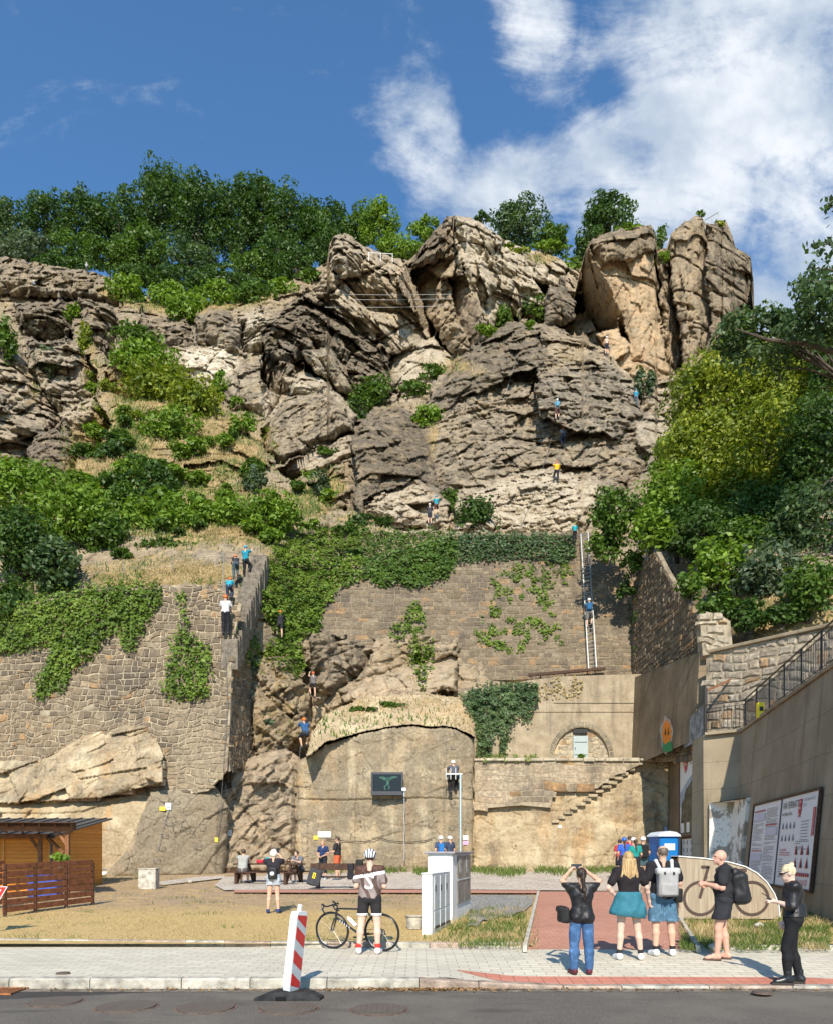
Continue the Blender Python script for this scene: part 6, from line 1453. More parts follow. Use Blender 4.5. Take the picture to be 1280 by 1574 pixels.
# --- man with the grey rucksack
X_ = pos_ground(1018, 1470, 'pave')
t, J, s, f = person(X_, 'balding man in a black T-shirt and denim shorts carrying a grey rucksack', 1.86, .02, dict(eL=(-.27, -.03, 1.17), wL=(-.33, .09, .95), eR=(.25, -.05, 1.15), wR=(.26, .04, .90), kR=(.13, .0, .5), aR=(.15, -.02, .085), kL=(-.11, .0, .5), aL=(-.12, -.02, .085)), False, True, sk=(.62, .38, .27),
    shirt=(.020, .020, .023), sleeve=.72, hem=.90, shirt_pad=.026, pants=denim((.08, .17, .26)), pt=.88, pant_pad=.022, loose=.03, shoes=(.80, .80, .79), socks=(.025, .025, .03), hair=((.09, .065, .05), (.20, .15, .11)), hairstyle='fringe')
GRY = cloth((.34, .335, .325), .8, .2, 'grey_canvas', .5)
e = thing('rucksack', local(t, (0, -.22, 1.2), s), 'grey rolltop rucksack with pale shoulder straps', 'rucksack'); e.rotation_euler = t.rotation_euler
def rp(name, prims, res, mat, k=.02, noise=None, off=(0, -.22, 1.2)):
    V, Q = surfnet(prims, res, k, noise); return mesh_obj(name, (V-np.array(off))*s, Q, mat, e, True)
rp('pack_body', [('b', (0, -.215, 1.15), (.155, .085, .20), None, .04), ('b', (0, -.285, 1.06), (.125, .04, .09), None, .025)], .011, GRY, noise=folds(.004)); rp('roll_top', [('b', (0, -.225, 1.345), (.185, .075, .055), None, .04)], .011, cloth((.48, .475, .46), .8, .2, 'pale_canvas', .4), noise=folds(.003))
for q in (-1, 1): rp('strap', [('c', (q*.10, -.14, 1.40), (q*.125, -.05, 1.505), .026, .026), ('c', (q*.125, -.05, 1.505), (q*.13, .06, 1.47), .026, .024), ('c', (q*.13, .06, 1.47), (q*.13, .13, 1.25), .022, .02)], .011, cloth((.60, .59, .57), .8, .2, 'strap_webbing', .2))
for q in (-1, 1): rp('buckle', [('b', (q*.07, -.305, 1.315), (.016, .012, .022), None, .004), ('b', (q*.07, -.255, .945), (.012, .05, .022), None, .004)], .007, cloth((.03, .03, .03), .4, .4, 'black_plastic', 0))
carried(t, s, 'waist_bag', 'black waist bag behind the right hand of the man with the grey rucksack', 'bag', [('b', (.20, -.10, .96), (.07, .06, .11), None, .03)], .012, cloth((.02, .02, .02), .6), noise=folds(.004))
# --- bald man from the side
X_ = pos_ground(1112, 1476, 'pave')
t, J, s, f = person(X_, 'bald man in a black T-shirt, black shorts and flip-flops seen from the side', 1.80, rad(68), dict(eR=(.25, -.0, 1.14), wR=(.23, .22, 1.17), eL=(-.24, .02, 1.14), wL=(-.14, .26, 1.20), kR=(.10, .02, .5), aR=(.09, -.05, .085), kL=(-.10, .08, .5), aL=(-.11, .10, .085), neck=(0, .015, 1.47), head=(0, .06, 1.615)), False, True, sk=(.64, .36, .26), yaw=rad(12), belly=.06,
    shirt=(.026, .026, .030), sleeve=.66, hem=.90, shirt_pad=.022, pants=(.030, .031, .037), pt=.66, pant_pad=.024, loose=.035, shoes=None, curl=1.6)
for q in 'RL':
    a, b_ = J['a'+q], J['t'+q]; mm_ = sn_obj('flip_flop', [('b', ((a+b_)/2)[0:3]*vv((1, 1, 0))+vv((0, 0, .012))+vv((0, -.01, 0)), (.048, .135, .014), rotm(-.1 if q == 'R' else .1), .012), ('c', tuple(b_*vv((1, 1, 0))+vv((0, -.03, .055))), tuple(a*vv((1, 1, 0))+vv((.045, .05, .02))), .009, .009), ('c', tuple(b_*vv((1, 1, 0))+vv((0, -.03, .055))), tuple(a*vv((1, 1, 0))+vv((-.045, .05, .02))), .009, .009)], .009, cloth((.10, .06, .05), .7), t, .01, scale=s)
BLK_N = cloth((.018, .018, .020), .55, .35, 'black_nylon', .8)
e = thing('rucksack', local(t, (0, -.22, 1.2), s), 'large black rucksack on the back of the bald man', 'rucksack'); e.rotation_euler = t.rotation_euler
rp('pack_body', [('b', (0, -.235, 1.13), (.155, .12, .25), rotm(0, -.10), .08), ('b', (0, -.33, 1.03), (.12, .05, .12), rotm(0, -.10), .04), ('c', (0, -.16, 1.38), (0, -.2, 1.30), .07, .10)], .011, BLK_N, noise=folds(.007, 22.))
for q in (-1, 1): rp('strap', [('c', (q*.11, -.13, 1.43), (q*.13, -.02, 1.51), .024, .024), ('c', (q*.13, -.02, 1.51), (q*.13, .10, 1.42), .024, .022), ('c', (q*.13, .10, 1.42), (q*.15, .10, 1.18), .022, .02), ('c', (q*.15, .10, 1.18), (q*.16, -.12, 1.0), .016, .014)], .011, BLK_N)
# --- woman in a leather jacket
X_ = pos_ground(1218, 1503, 'pave')
t, J, s, f = person(X_, 'woman with a blond bun and sunglasses in a black leather jacket', 1.70, rad(72), dict(eR=(.26, -.02, 1.14), wR=(.20, .07, .90), eL=(-.22, .04, 1.14), wL=(-.09, .25, 1.20), kR=(.09, .0, .5), aR=(.08, -.10, .10), kL=(-.09, .10, .51), aL=(-.10, .08, .10), neck=(0, .02, 1.47), head=(0, .065, 1.60)), True, True, sk=(.70, .48, .38), pitch=-.35,
    shirt=(.02, .02, .02), sleeve=0, hem=.80, shirt_pad=.02, pants=(.016, .016, .018), pt=1.97, pant_pad=.009, loose=.004, shoes=None, hair=((.38, .29, .15), (.78, .69, .47)), hairstyle='bun', curl=1.2)
pr = torso(J, .034, True)+arm(J, 'R', 0, 1.93, .026, True)+arm(J, 'L', 0, 1.85, .026, True)
pr.append(('c', (0, -.05, 1.1), (0, -.05, .98), .13, .14))
sn_obj('leather_jacket', pr, .0095, LEATH, t, .035, folds(.006, 20.), [(J['neck']+vv((0, .0, .02)), (0, .3, .95)), (vv((0, 0, .98)), (0, 0, -1)), (vv((0, .125, 0)), (0, .9, -.15*0))], s)
for q in 'RL':
    sn_obj('boot', [(p[0], p[1], p[2], p[3]+.016, p[4]+.020) for p in foot(J, q)]+[('c', J['a'+q], J['a'+q]+vv((0, 0, .09)), .054, .055)], .010, cloth((.015, .015, .017), .35, .5, 'boot_leather', .3), t, .02, scale=s)
    sn_obj('sole', [('b', (J['a'+q]*.5+J['t'+q]*.5)*vv((1, 1, 0))+vv((0, -.005, .022)), (.055, .150, .022), rotm(-.15 if q == 'R' else .15), .012)], .010, cloth((.05, .04, .035), .8), t, scale=s)
sn_obj('sunglasses', [('c', f((-.055, .088, .022)), f((-.015, .100, .020)), .020, .020), ('c', f((.055, .088, .022)), f((.015, .100, .020)), .020, .020), ('c', f((.070, .07, .025)), f((.082, -.02, .02)), .007, .007), ('c', f((-.070, .07, .025)), f((-.082, -.02, .02)), .007, .007)], .0075, cloth((.01, .01, .012), .2, .6, 'dark_lens', 0), t, .01, scale=s)
phone(t, s, (-.08, .35, 1.27), 'dark phone in the hand of the leather jacket woman', (rad(-55), 0, 0))
# --- cyclist
X_ = pos_ground(569, 1467, 'pave')
def jersey():
    m, g, b, o = newmat('cycling_jersey'); c = objc(g); sp_ = g.new('ShaderNodeSeparateXYZ'); g.l.new(c, sp_.inputs[0]); z = g.math('ADD', sp_.outputs[2], g.math('MULTIPLY', sp_.outputs[0], -.18)); n = g.noise(c, 5., 3, .5)
    w = g.new('ShaderNodeTexWave'); w.inputs['Scale'].default_value = 1.5; w.inputs['Distortion'].default_value = 7.; w.inputs['Detail'].default_value = 1; g.l.new(c, w.inputs[0])
    low = g.mix(g.smooth(w.outputs['Fac'], .62, .8), (.27, .215, .20), (.10, .062, .050)); up = g.mix(g.smooth(z, 1.33, 1.335), low, (.85, .83, .81)); up = g.mix(g.smooth(z, 1.385, 1.39), up, (.085, .040, .028))
    g.l.new(up, b.inputs['Base Color']); b.inputs['Roughness'].default_value = .6; bump(g, b, n, .4, .01); return m
def stripes():
    m, g, b, o = newmat('striped_helmet_shell'); c = objc(g); sp_ = g.new('ShaderNodeSeparateXYZ'); g.l.new(c, sp_.inputs[0]); a = g.math('ARCTAN2', sp_.outputs[0], g.math('SUBTRACT', sp_.outputs[2], 1.30)); st = g.math('SINE', g.math('MULTIPLY', a, 62.))
    g.l.new(g.mix(g.smooth(st, .15, .35), (.80, .81, .83), (.015, .018, .03)), b.inputs['Base Color']); b.inputs['Roughness'].default_value = .3; return m
JM = jersey()
t, J, s, f = person(X_, 'cyclist in a brown and white jersey and striped helmet standing before his bicycle', 1.78, -.03, dict(eR=(.235, .02, 1.14), wR=(.13, .22, 1.08), eL=(-.235, .02, 1.14), wL=(-.13, .22, 1.08), kR=(.12, .0, .5), aR=(.13, -.02, .085), kL=(-.15, .0, .5), aL=(-.19, -.02, .085), hL=(-.10, 0, .93)), False, True, sk=(.72, .46, .35),
    shirt=JM, sleeve=.66, hem=.94, shirt_pad=.014, pants=(.028, .026, .028), pt=.62, pant_pad=.006, loose=.004, shoes=(.80, .78, .77), socks=(.75, .72, .70), hair=((.03, .02, .02), (.06, .04, .03)), helmet=stripes())
for q in 'RL':
    h_, k_ = J['h'+q], J['k'+q]; sn_obj('cuff', [('c', ln(h_, k_, .56), ln(h_, k_, .63), .098, .092)], .0095, cloth((.72, .70, .68)), t, .02, None, [(ln(h_, k_, .56), (0, 0, 1)), (ln(h_, k_, .66), (0, 0, -1))], s)
    a = J['a'+q]; sn_obj('sock_band', [('c', a+vv((0, 0, .045)), a+vv((0, 0, .07)), .050, .050)], .0095, cloth((.70, .05, .04)), t, scale=s)
def textmesh(txt, size, mat, parent, name='lettering', depth=.002, align='CENTER', bold=False):
    cu = bpy.data.curves.new(name, 'FONT'); cu.body = txt; cu.size = size; cu.extrude = depth; cu.align_x = align; cu.align_y = 'CENTER'; cu.resolution_u = 2
    if bold: cu.offset = size*.012
    ob = bpy.data.objects.new(name, cu); COL.objects.link(ob); bpy.context.view_layer.update(); me = bpy.data.meshes.new_from_object(ob.evaluated_get(bpy.context.evaluated_depsgraph_get())); bpy.data.objects.remove(ob)
    me.name = name; me.materials.clear(); me.materials.append(mat); o = bpy.data.objects.new(name, me); COL.objects.link(o); o.parent = parent; return o
def wrap(o, target, dirn=1.0, lift=.004):
    """lay a flat x-z mark on the back of a garment"""
    bvh = BVHTree.FromPolygons([v.co[:] for v in target.data.vertices], [p.vertices[:] for p in target.data.polygons])
    for v in o.data.vertices:
        hit = bvh.ray_cast(Vector((v.co.x, -1.2, v.co.z)), Vector((0, 1, 0))); 
        if hit[0] is not None: v.co.y = hit[0].y-lift-.003*(v.co.y < 0)
sh = [c for c in t.children if c.name.startswith('shirt')][0]
def stand(o, x, z, rot=0.):      # text lies in x-y: stand it up facing -Y
    o.data.transform(Matrix.Translation((x, 0, z)) @ Matrix.Rotation(rot, 4, 'Y') @ Matrix.Rotation(rad(90), 4, 'X'))
o = textmesh('SCOTT', .075, cloth((.03, .02, .02), .6), t, bold=True); stand(o, 0, 1.375*s, -.16); wrap(o, sh)
o = textmesh('S', .36, cloth((.86, .84, .82), .6), t, 'emblem', bold=True); stand(o, 0, 1.205*s, .1); wrap(o, sh, lift=.006)
# --- woman on the lawn
X_ = pos_ground(421, 1404)
t, J, s, f = person(X_, 'white haired woman in black T-shirt and pale shorts photographing from the lawn', 1.60, .0, dict(eR=(.26, .10, 1.40), wR=(.12, .26, 1.57), eL=(-.26, .10, 1.40), wL=(-.05, .27, 1.55), aR=(.13, -.02, .085), aL=(-.15, -.02, .085), kL=(-.12, 0, .5)), True, True, res=.012, sk=(.66, .40, .28),
    shirt=(.03, .028, .034), sleeve=.6, hem=.93, shirt_pad=.026, pants=denim((.42, .46, .52)), pt=.38, pant_pad=.022, loose=.03, shoes=(.03, .05, .16), hair=((.70, .66, .58), (.92, .90, .84)), hairstyle='bob', curl=.9)
e = thing('rucksack', local(t, (0, -.2, 1.2), s), 'small black drawstring rucksack with a white round emblem on the lawn woman', 'rucksack'); 
rp('pack_body', [('b', (.0, -.185, 1.10), (.125, .06, .17), None, .05)], .012, BLK_N, noise=folds(.004))
rp('emblem', [('c', (.0, -.235, 1.08), (.0, -.254, 1.08), .062, .062)], .012, cloth((.8, .8, .78)), k=.01)
for q in (-1, 1): rp('cord', [('c', (q*.05, -.13, 1.27), (q*.10, -.06, 1.48), .012, .012)], .012, BLK_N)
phone(t, s, (.05, .36, 1.70), 'phone with a white rim held up by the woman on the lawn', (rad(10), 0, 0))
# --- the couple in front of the rock
t, J, s, f = person(pos_ground(497, 1353), 'woman in a navy T-shirt facing her companion behind the bench', 1.66, rad(160), dict(eR=(.25, .03, 1.16), wR=(.10, .22, 1.08), eL=(-.25, .02, 1.14), wL=(-.08, .22, 1.04)), True, True, res=.016, shirt=(.025, .045, .12), sleeve=.6, hem=.95, pants=(.03, .03, .04), pt=1.2, shoes=(.5, .55, .6), hair=((.25, .14, .06), (.5, .32, .15)), hairstyle='long')
t, J, s, f = person(pos_ground(519, 1354), 'man in a black T-shirt and orange red shorts facing the woman behind the bench', 1.82, rad(75), dict(eL=(-.24, .05, 1.16), wL=(-.12, .34, 1.10), eR=(.24, .0, 1.14), wR=(.22, .10, .95)), False, True, res=.016, shirt=(.03, .028, .03), sleeve=.7, hem=.92, pants=(.60, .12, .05), pt=.75, loose=.02, shoes=(.1, .1, .11), hair=((.04, .03, .025), (.09, .06, .05)))
# --- the pair near the climbing pole
t, J, s, f = person(pos_ground(677, 1346), 'climber with a blue rucksack and white helmet waiting left of the pole', 1.80, .1, None, False, False, shirt=(.06, .08, .14), pants=(.04, .04, .06), pt=1.9, helmet=(.85, .85, .83))
carried(t, s, 'rucksack', 'bright blue rucksack of the waiting climber behind the white cabinet', 'rucksack', [('b', (0, -.2, 1.2), (.13, .08, .23), None, .05)], .022, cloth((.03, .16, .42)))
t, J, s, f = person(pos_ground(691, 1346), 'climber in a navy T-shirt and white helmet standing next to the blue rucksack', 1.80, rad(40), dict(eL=(-.24, .1, 1.15), wL=(-.2, .3, 1.05)), False, False, shirt=(.05, .065, .11), pants=(.05, .05, .07), pt=1.9, helmet=(.85, .85, .83))
# --- group at the toilet
GRP = [(952, 1353, (.45, .04, .04), (.02, .02, .03), 1.70, 20, None, ((.03, .02, .02), (.08, .05, .04)), 'short', 'person in a red top at the left end of the queue group'),
 (959, 1357, (.04, .12, .50), (.03, .03, .05), 1.78, -10, (.03, .14, .55), ((.03, .02, .02), (.08, .05, .04)), 'ponytail', 'person with a blue helmet and a blue T-shirt in the group'),
 (967, 1350, (.30, .04, .05), (.03, .03, .03), 1.84, 10, None, ((.05, .03, .02), (.12, .08, .05)), 'short', 'dark haired person in dark red in the middle of the group'),
 (973, 1353, (.50, .08, .08), (.03, .03, .03), 1.76, 0, (.85, .85, .83), None, 'short', 'person in a white helmet and red top behind the group'),
 (976, 1358, (.02, .26, .24), (.025, .025, .03), 1.72, -5, None, ((.03, .02, .015), (.09, .055, .035)), 'ponytail', 'person with a dark ponytail and a teal top in the group'),
 (988, 1356, (.05, .06, .06), (.06, .11, .13), 1.80, 0, (.88, .88, .86), None, 'short', 'person in a white helmet with a black rucksack in the group'),
 (1000, 1351, (.03, .06, .08), (.05, .06, .08), 1.74, 30, None, ((.03, .02, .02), (.08, .05, .04)), 'short', 'dark clothed person nearest the blue toilet'),
 (1027, 1344, (.80, .55, .03), (.10, .10, .12), 1.82, 60, None, ((.03, .02, .015), (.08, .05, .04)), 'short', 'person in a yellow top at the door of the blue toilet')]
for (px, py, sh_, pa_, h_, rz, hel, hr, hs, lab) in GRP:
    t, J, s, f = person(pos_ground(px, py), lab, h_, rad(rz), dict(wR=(.22, .15, 1.0), wL=(-.22, .12, .98)) if px != 1027 else None, hs == 'ponytail', False, group=None, shirt=sh_, pants=pa_, pt=.7, helmet=hel, hair=hr, hairstyle=hs, res=.02)
    if px == 988: carried(t, s, 'rucksack', 'black rucksack worn by the white helmeted person in the group', 'rucksack', [('b', (0, -.2, 1.2), (.14, .09, .25), None, .05)], .022, cloth((.02, .02, .022)))
# --- climbers on the routes
NOHELM = None
def climber(px, py, Y, hpx, label, shirt, pants, helmet, rz=0., pose=0, sleeve=.6, pt=1.9, sk=(.60, .38, .27), hair=None, pack=None, packlab=None, shoes=(.08, .08, .09)):
    """py is the row of the feet, hpx the height on the survey"""
    PO = [dict(eR=(.30, .15, 1.45), wR=(.22, .30, 1.68), eL=(-.27, .18, 1.25), wL=(-.16, .36, 1.35), kR=(.17, .25, .66), aR=(.14, .12, .30), kL=(-.12, .06, .50), aL=(-.12, .02, .085)),
          dict(eR=(.28, .14, 1.20), wR=(.18, .34, 1.30), eL=(-.28, .15, 1.50), wL=(-.2, .30, 1.74), kR=(.12, .05, .50), aR=(.12, .02, .085), kL=(-.20, .24, .62), aL=(-.17, .10, .26)),
          dict(eR=(.26, .12, 1.22), wR=(.16, .34, 1.26), eL=(-.26, .12, 1.22), wL=(-.16, .34, 1.26), kR=(.11, .08, .50), aR=(.11, .02, .085), kL=(-.11, .05, .50), aL=(-.11, .0, .085)),
          dict(chest=(0, .16, 1.22), waist=(0, .07, 1.06), neck=(0, .25, 1.36), head=(0, .33, 1.46), sR=(.18, .22, 1.32), sL=(-.18, .22, 1.32), eR=(.24, .36, 1.10), wR=(.16, .52, 1.0), eL=(-.24, .36, 1.12), wL=(-.16, .50, 1.02), kR=(.14, .32, .70), aR=(.12, .12, .36), kL=(-.12, .12, .52), aL=(-.12, -.02, .085)),
          dict(pel=(0, -.12, .72), waist=(0, -.05, .86), chest=(0, .05, 1.04), neck=(0, .10, 1.20), head=(0, .16, 1.34), sR=(.18, .08, 1.16), sL=(-.18, .08, 1.16), eR=(.26, .24, 1.02), wR=(.16, .42, 1.02), eL=(-.24, .26, 1.06), wL=(-.14, .42, 1.10), hR=(.09, -.12, .70), hL=(-.09, -.12, .70), kR=(.2, .22, .62), aR=(.14, .16, .20), kL=(-.18, .20, .56), aL=(-.12, .10, .085))]
    H = hpx*Y/F; loc = P(px, py, Y)
    t, J, s, f = person(loc, label, H, rz, PO[pose], False, False, shirt=shirt, sleeve=sleeve, pants=pants, pt=pt, helmet=helmet, sk=sk, hair=hair, shoes=shoes, group='climbers on the via ferrata routes', hem=.92, res=.026)
    if pack: carried(t, s, 'rucksack', packlab, 'rucksack', [('b', J['chest']+vv((0, -.20, -.06)), (.13, .08, .21), None, .05)], .024, cloth(pack))
    return t
ORG, WHT, BLU = (.75, .16, .02), (.82, .82, .80), (.04, .16, .45)
def wy(px, py, off=.38):
    loc, n = cast(px, py); return loc.y-off
climber(347, 975, wy(346, 978, .5), 60, 'climber in a white vest and black trousers at the foot of the stairway', (.62, .60, .60), (.02, .02, .025), ORG, 0, 2, shoes=(.04, .04, .05))
climber(352, 925, wy(352, 928, .5), 44, 'climber in a turquoise T-shirt above the one in white', (.03, .30, .38), (.04, .05, .09), ORG, 0, 3)
climber(363, 890, wy(363, 892, .7), 44, 'climber in a black vest and orange helmet near the stair top', (.04, .04, .045), (.06, .10, .12), ORG, .4, 3, sleeve=0)
climber(378, 887, wy(380, 890, .9), 48, 'topmost climber on the stairway, in a teal T-shirt and blue helmet', (.02, .24, .33), (.02, .02, .025), (.04, .30, .45), -.4, 0)
climber(431, 981, wy(431, 978, .5), 42, 'climber in black with an orange helmet among the ivy', (.03, .03, .035), (.04, .04, .045), ORG, .5, 1, pt=.7)
climber(482, 1073, min(40.9, wy(482, 1076, .4)), 40, 'climber in a black and white top with a red helmet beside the rock band', (.15, .14, .14), (.03, .03, .03), (.65, .12, .04), .3, 1, sleeve=0, pt=.5)
climber(469, 1150, min(39.4, wy(472, 1152, .5)), 56, 'climber in a blue T-shirt crouching at the edge of the cut face', (.03, .09, .20), (.035, .04, .055), ORG, .5, 4, pt=1.0)
climber(698, 1219, 37.6, 60, 'climber in a grey T-shirt sitting at the top of the climbing pole', (.10, .10, .125), (.025, .02, .02), WHT, .4, 4)
climber(905, 966, wy(903, 966, .55), 46, 'climber in shorts halfway up the steel ladder', (.06, .13, .20), (.18, .17, .16), WHT, -.15, 0, pt=.8, pack=(.03, .12, .25), packlab='dark blue rucksack of the climber on the ladder')
climber(883, 832, wy(883, 826, .6), 28, 'climber in a turquoise T-shirt beside the ladder top', (.02, .30, .36), (.02, .02, .02), (.25, .4, .1), .1, 2)
climber(855, 740, wy(855, 740), 31, 'climber in a yellow T-shirt on the face of the great dome', (.70, .42, .02), (.03, .03, .04), ORG, 0, 1)
climber(866, 682, wy(866, 682), 32, 'climber with white sleeves and blue trousers above the yellow one', (.25, .32, .45), (.03, .05, .10), (.4, .1, .05), .2, 4)
climber(856, 645, wy(856, 645), 32, 'upper right climber of the trio, with a pale blue rucksack', (.20, .28, .34), (.12, .06, .05), WHT, 0, 0, pt=.8, pack=(.10, .30, .42), packlab='pale blue rucksack high on the dome')
climber(843, 646, wy(843, 646), 31, 'upper left climber of the trio, in dark clothes', (.04, .08, .12), (.02, .02, .03), (.05, .25, .35), .2, 1)
climber(977, 624, wy(977, 624), 26, 'climber in a blue top on the shoulder right of the dome', (.03, .22, .36), (.10, .12, .16), (.04, .25, .4), 0, 1)
climber(932, 545, wy(932, 548), 28, 'bare chested climber standing at the crest of the dome', None, (.03, .03, .04), WHT, 0, 2, pt=.8)
climber(794, 489, wy(794, 492), 15, 'crouching climber at the top left of the great dome', (.25, .06, .05), (.03, .03, .03), WHT, .5, 4)
climber(670, 792, wy(670, 795, .8), 30, 'climber with a turquoise top at the foot of the dome, upper of two', (.03, .25, .32), (.12, .05, .04), (.05, .25, .4), .2, 0, pt=.8)
climber(660, 806, wy(660, 808, .8), 32, 'climber in dark grey at the foot of the dome, lower of two', (.05, .05, .06), (.04, .04, .05), WHT, 0, 2, pt=.8)
climber(52, 446, wy(52, 447), 19, 'crouching climber in black and white on the upper left ledge', (.20, .20, .22), (.03, .03, .03), WHT, .6, 4)
climber(8, 449, wy(8, 449), 19, 'climber at the very left edge of the upper ledge', (.15, .17, .20), (.03, .03, .03), WHT, -.4, 4)
climber(133, 418, wy(133, 420), 15, 'standing figure on the skyline under the dark trees', (.35, .35, .37), (.05, .05, .06), WHT, 0, 2)
# ---------------------------------------------------------------- things
DKW = plain('dark_brown_stained_wood', (.075, .038, .022), .65, var=.35, scale=9, bmp=.4, bd=.01)
RDW = plain('red_brown_stained_wood', (.20, .075, .035), .6, var=.3, scale=8, bmp=.4, bd=.01)
BRW = plain('brown_timber', (.24, .105, .045), .65, var=.3, scale=8, bmp=.4, bd=.01)
WHT_P = plain('white_painted_metal', (.80, .81, .80), .45, var=.05, bmp=.05); BLKR = plain('black_rubber', (.030, .030, .030), .8, var=.4, scale=9, bmp=.4)
GALV = plain('galvanised_steel', (.50, .55, .57), .38, .7, .15, 12); BLKP = plain('black_plastic_part', (.018, .018, .02), .4, var=.1, bmp=.05); DGREY = plain('dark_grey_metal', (.07, .072, .078), .45, .3, .1)
REDS = plain('red_reflective_sheet', (.62, .035, .03), .4, var=.06, bmp=0); WHS = plain('white_printed_sheet', (.74, .75, .73), .5, var=.04, bmp=0); INK = plain('grey_ink', (.22, .23, .26), .6, var=.05, bmp=0); INKD = plain('black_ink', (.03, .03, .035), .6, var=.05, bmp=0); INKR = plain('red_ink', (.50, .05, .06), .6, var=.05, bmp=0); INKB = plain('blue_grey_print', (.34, .42, .55), .6, var=.2, scale=4, bmp=0)
YEL = plain('yellow_sheet', (.80, .62, .03), .5, var=.05, bmp=0)
def part(mb, name, mat, t, smooth=False): return mb.build(name, mat, t, smooth)
# slatted screen
def beam(t, name, mat, a, b, w, h, up=(0, 0, 1), bev=.006): return part(MB().bar(a, b, w, h, up, bev), name, mat, t)
a = np.array(G(4, 1409)); b = np.array(G(143, 1391)); t = thing('slatted_screen', a, 'red brown horizontal slat screen in front of the wooden cabin', 'fence'); d = b-a
for k in range(7): z = .10+k*.172; beam(t, 'slat', RDW, (0, 0, z+.05), (d[0], d[1], z+.05+d[2]), .03, .142)
for q in (.01, .32, .66, .985): beam(t, 'post', DKW, (d[0]*q, d[1]*q+.06, -.1), (d[0]*q, d[1]*q+.06, 1.26), .07, .07, (0, 1, 0))
a2 = np.array(G(-140, 1412)); t = thing('slatted_screen', a2, 'second stretch of red brown slat screen cut by the left edge', 'fence'); d = np.array(G(6, 1394))-a2
for k in range(7): z = .10+k*.172; beam(t, 'slat', RDW, (0, 0, z+.05), (d[0], d[1], z+.05+d[2]), .03, .142)
# timber pergola
t = thing('pergola', (-13.0, 23.5, gz(23.5)), 'dark brown timber pergola with a lean-to board roof in front of the orange cabin', 'pergola'); L = Vector(t.location)
def q_(px, py, Y): return Vector(P(px, py, Y))-L
for (px, Y, zt_) in ((62, 24.6, 1284), (104, 23.2, 1274), (-30, 23.2, 1274), (-30, 24.6, 1284)):
    b_ = q_(px, zt_, Y); beam(t, 'post', BRW, (b_.x, b_.y, 0), b_, .12, .12, (0, 1, 0))
beam(t, 'beam', BRW, q_(-60, 1273, 23.2), q_(112, 1275, 23.2), .10, .17); beam(t, 'beam', BRW, q_(-60, 1285, 24.6), q_(72, 1286, 24.6), .10, .15)
beam(t, 'brace', BRW, q_(90, 1280, 23.2), q_(103, 1299, 23.2), .07, .09); beam(t, 'brace', BRW, q_(48, 1290, 24.6), q_(61, 1308, 24.6), .07, .09); beam(t, 'brace', BRW, q_(76, 1290, 24.6), q_(98, 1312, 23.4), .07, .09)
for k in range(7): px = -40+k*25; beam(t, 'rafter', BRW, q_(px, 1267, 22.9), q_(px, 1278, 25.0), .06, .13)
for k in range(9): Y = 22.8+k*.27; py = 1265+k*1.3; beam(t, 'roof_board', DKW, q_(-60, py-1, Y), q_(115, py, Y), .24, .028)
# cabin
def plank_mat():
    m, g, b, o = newmat('orange_plank_siding'); c = objc(g); sp_ = g.new('ShaderNodeSeparateXYZ'); g.l.new(c, sp_.inputs[0]); fr = g.math('FRACT', g.math('DIVIDE', sp_.outputs[2], .125)); ln_ = g.smooth(fr, .10, .02); n = g.noise(g.vmath('MULTIPLY', c, (1.2, 1.2, 14)), 2., 5, .6); row = g.noise(g.vmath('MULTIPLY', c, (.1, .1, 8.)), 1., 0)
    cc = g.ramp(g.math('ADD', g.math('MULTIPLY', n, .6), g.math('MULTIPLY', row, .4)), [(.3, (.56, .19, .02)), (.7, (.82, .35, .05))]); cc = g.mix(g.math('MULTIPLY', ln_, .8), cc, (.16, .05, .01)); g.l.new(cc, b.inputs['Base Color']); b.inputs['Roughness'].default_value = .5; bump(g, b, g.math('SUBTRACT', g.math('MULTIPLY', n, .2), ln_), .5, .015); return m
PLK = plank_mat(); t = thing('wooden_cabin', (-12.3, 25.2, gz(25.2)), 'orange plank cabin with a dark sloping metal roof at the foot of the rock', 'cabin')
m_ = MB(); m_.add([(-9, 0, -.1), (0, 0, -.1), (0, 0, 1.85), (-9, 0, 1.85), (-9, 4.1, -.1), (0, 4.1, -.1), (0, 4.1, 2.52), (-9, 4.1, 2.52)], [(0, 1, 2, 3), (1, 5, 6, 2), (4, 0, 3, 7), (5, 4, 7, 6)]); part(m_, 'wall', PLK, t)
MRF = plain('dark_metal_roof', (.085, .095, .11), .4, .5, .1); m_ = MB(); sl = math.atan2(.67, 4.1); M_ = Matrix.Rotation(sl, 3, 'X'); m_.box((-4.5, 2.05, 2.26), (9.5, 4.9, .05), M_)
rf = part(m_, 'roof', MRF, t)
for k in range(20): m_ = MB(); m_.box((-9.1+k*.48, 2.05, 2.305), (.03, 4.9, .035), M_); o = part(m_, 'seam', MRF, rf)
for x_ in (-8, -5.4, -3.4, -1.6, -.05): m_ = MB(); m_.box((x_, -.02, .9), (.07, .03, 1.84)); part(m_, 'corner_board', plain('pale_orange_trim', (.70, .34, .08), .5), t)
m_ = MB(); m_.tube([(-9.2, -.36, 1.84), (.3, -.36, 1.84)], .055, 8); part(m_, 'gutter', MRF, t); m_ = MB(); m_.tube([(.02, -.3, 1.8), (.04, -.05, 1.6), (.04, -.04, .2)], .035, 8); part(m_, 'downpipe', MRF, t)
for x_ in (-4.6, -2.5): m_ = MB(); m_.box((x_, -.03, 1.35), (.05, .02, .22)); part(m_, 'hinge', BLKP, t)
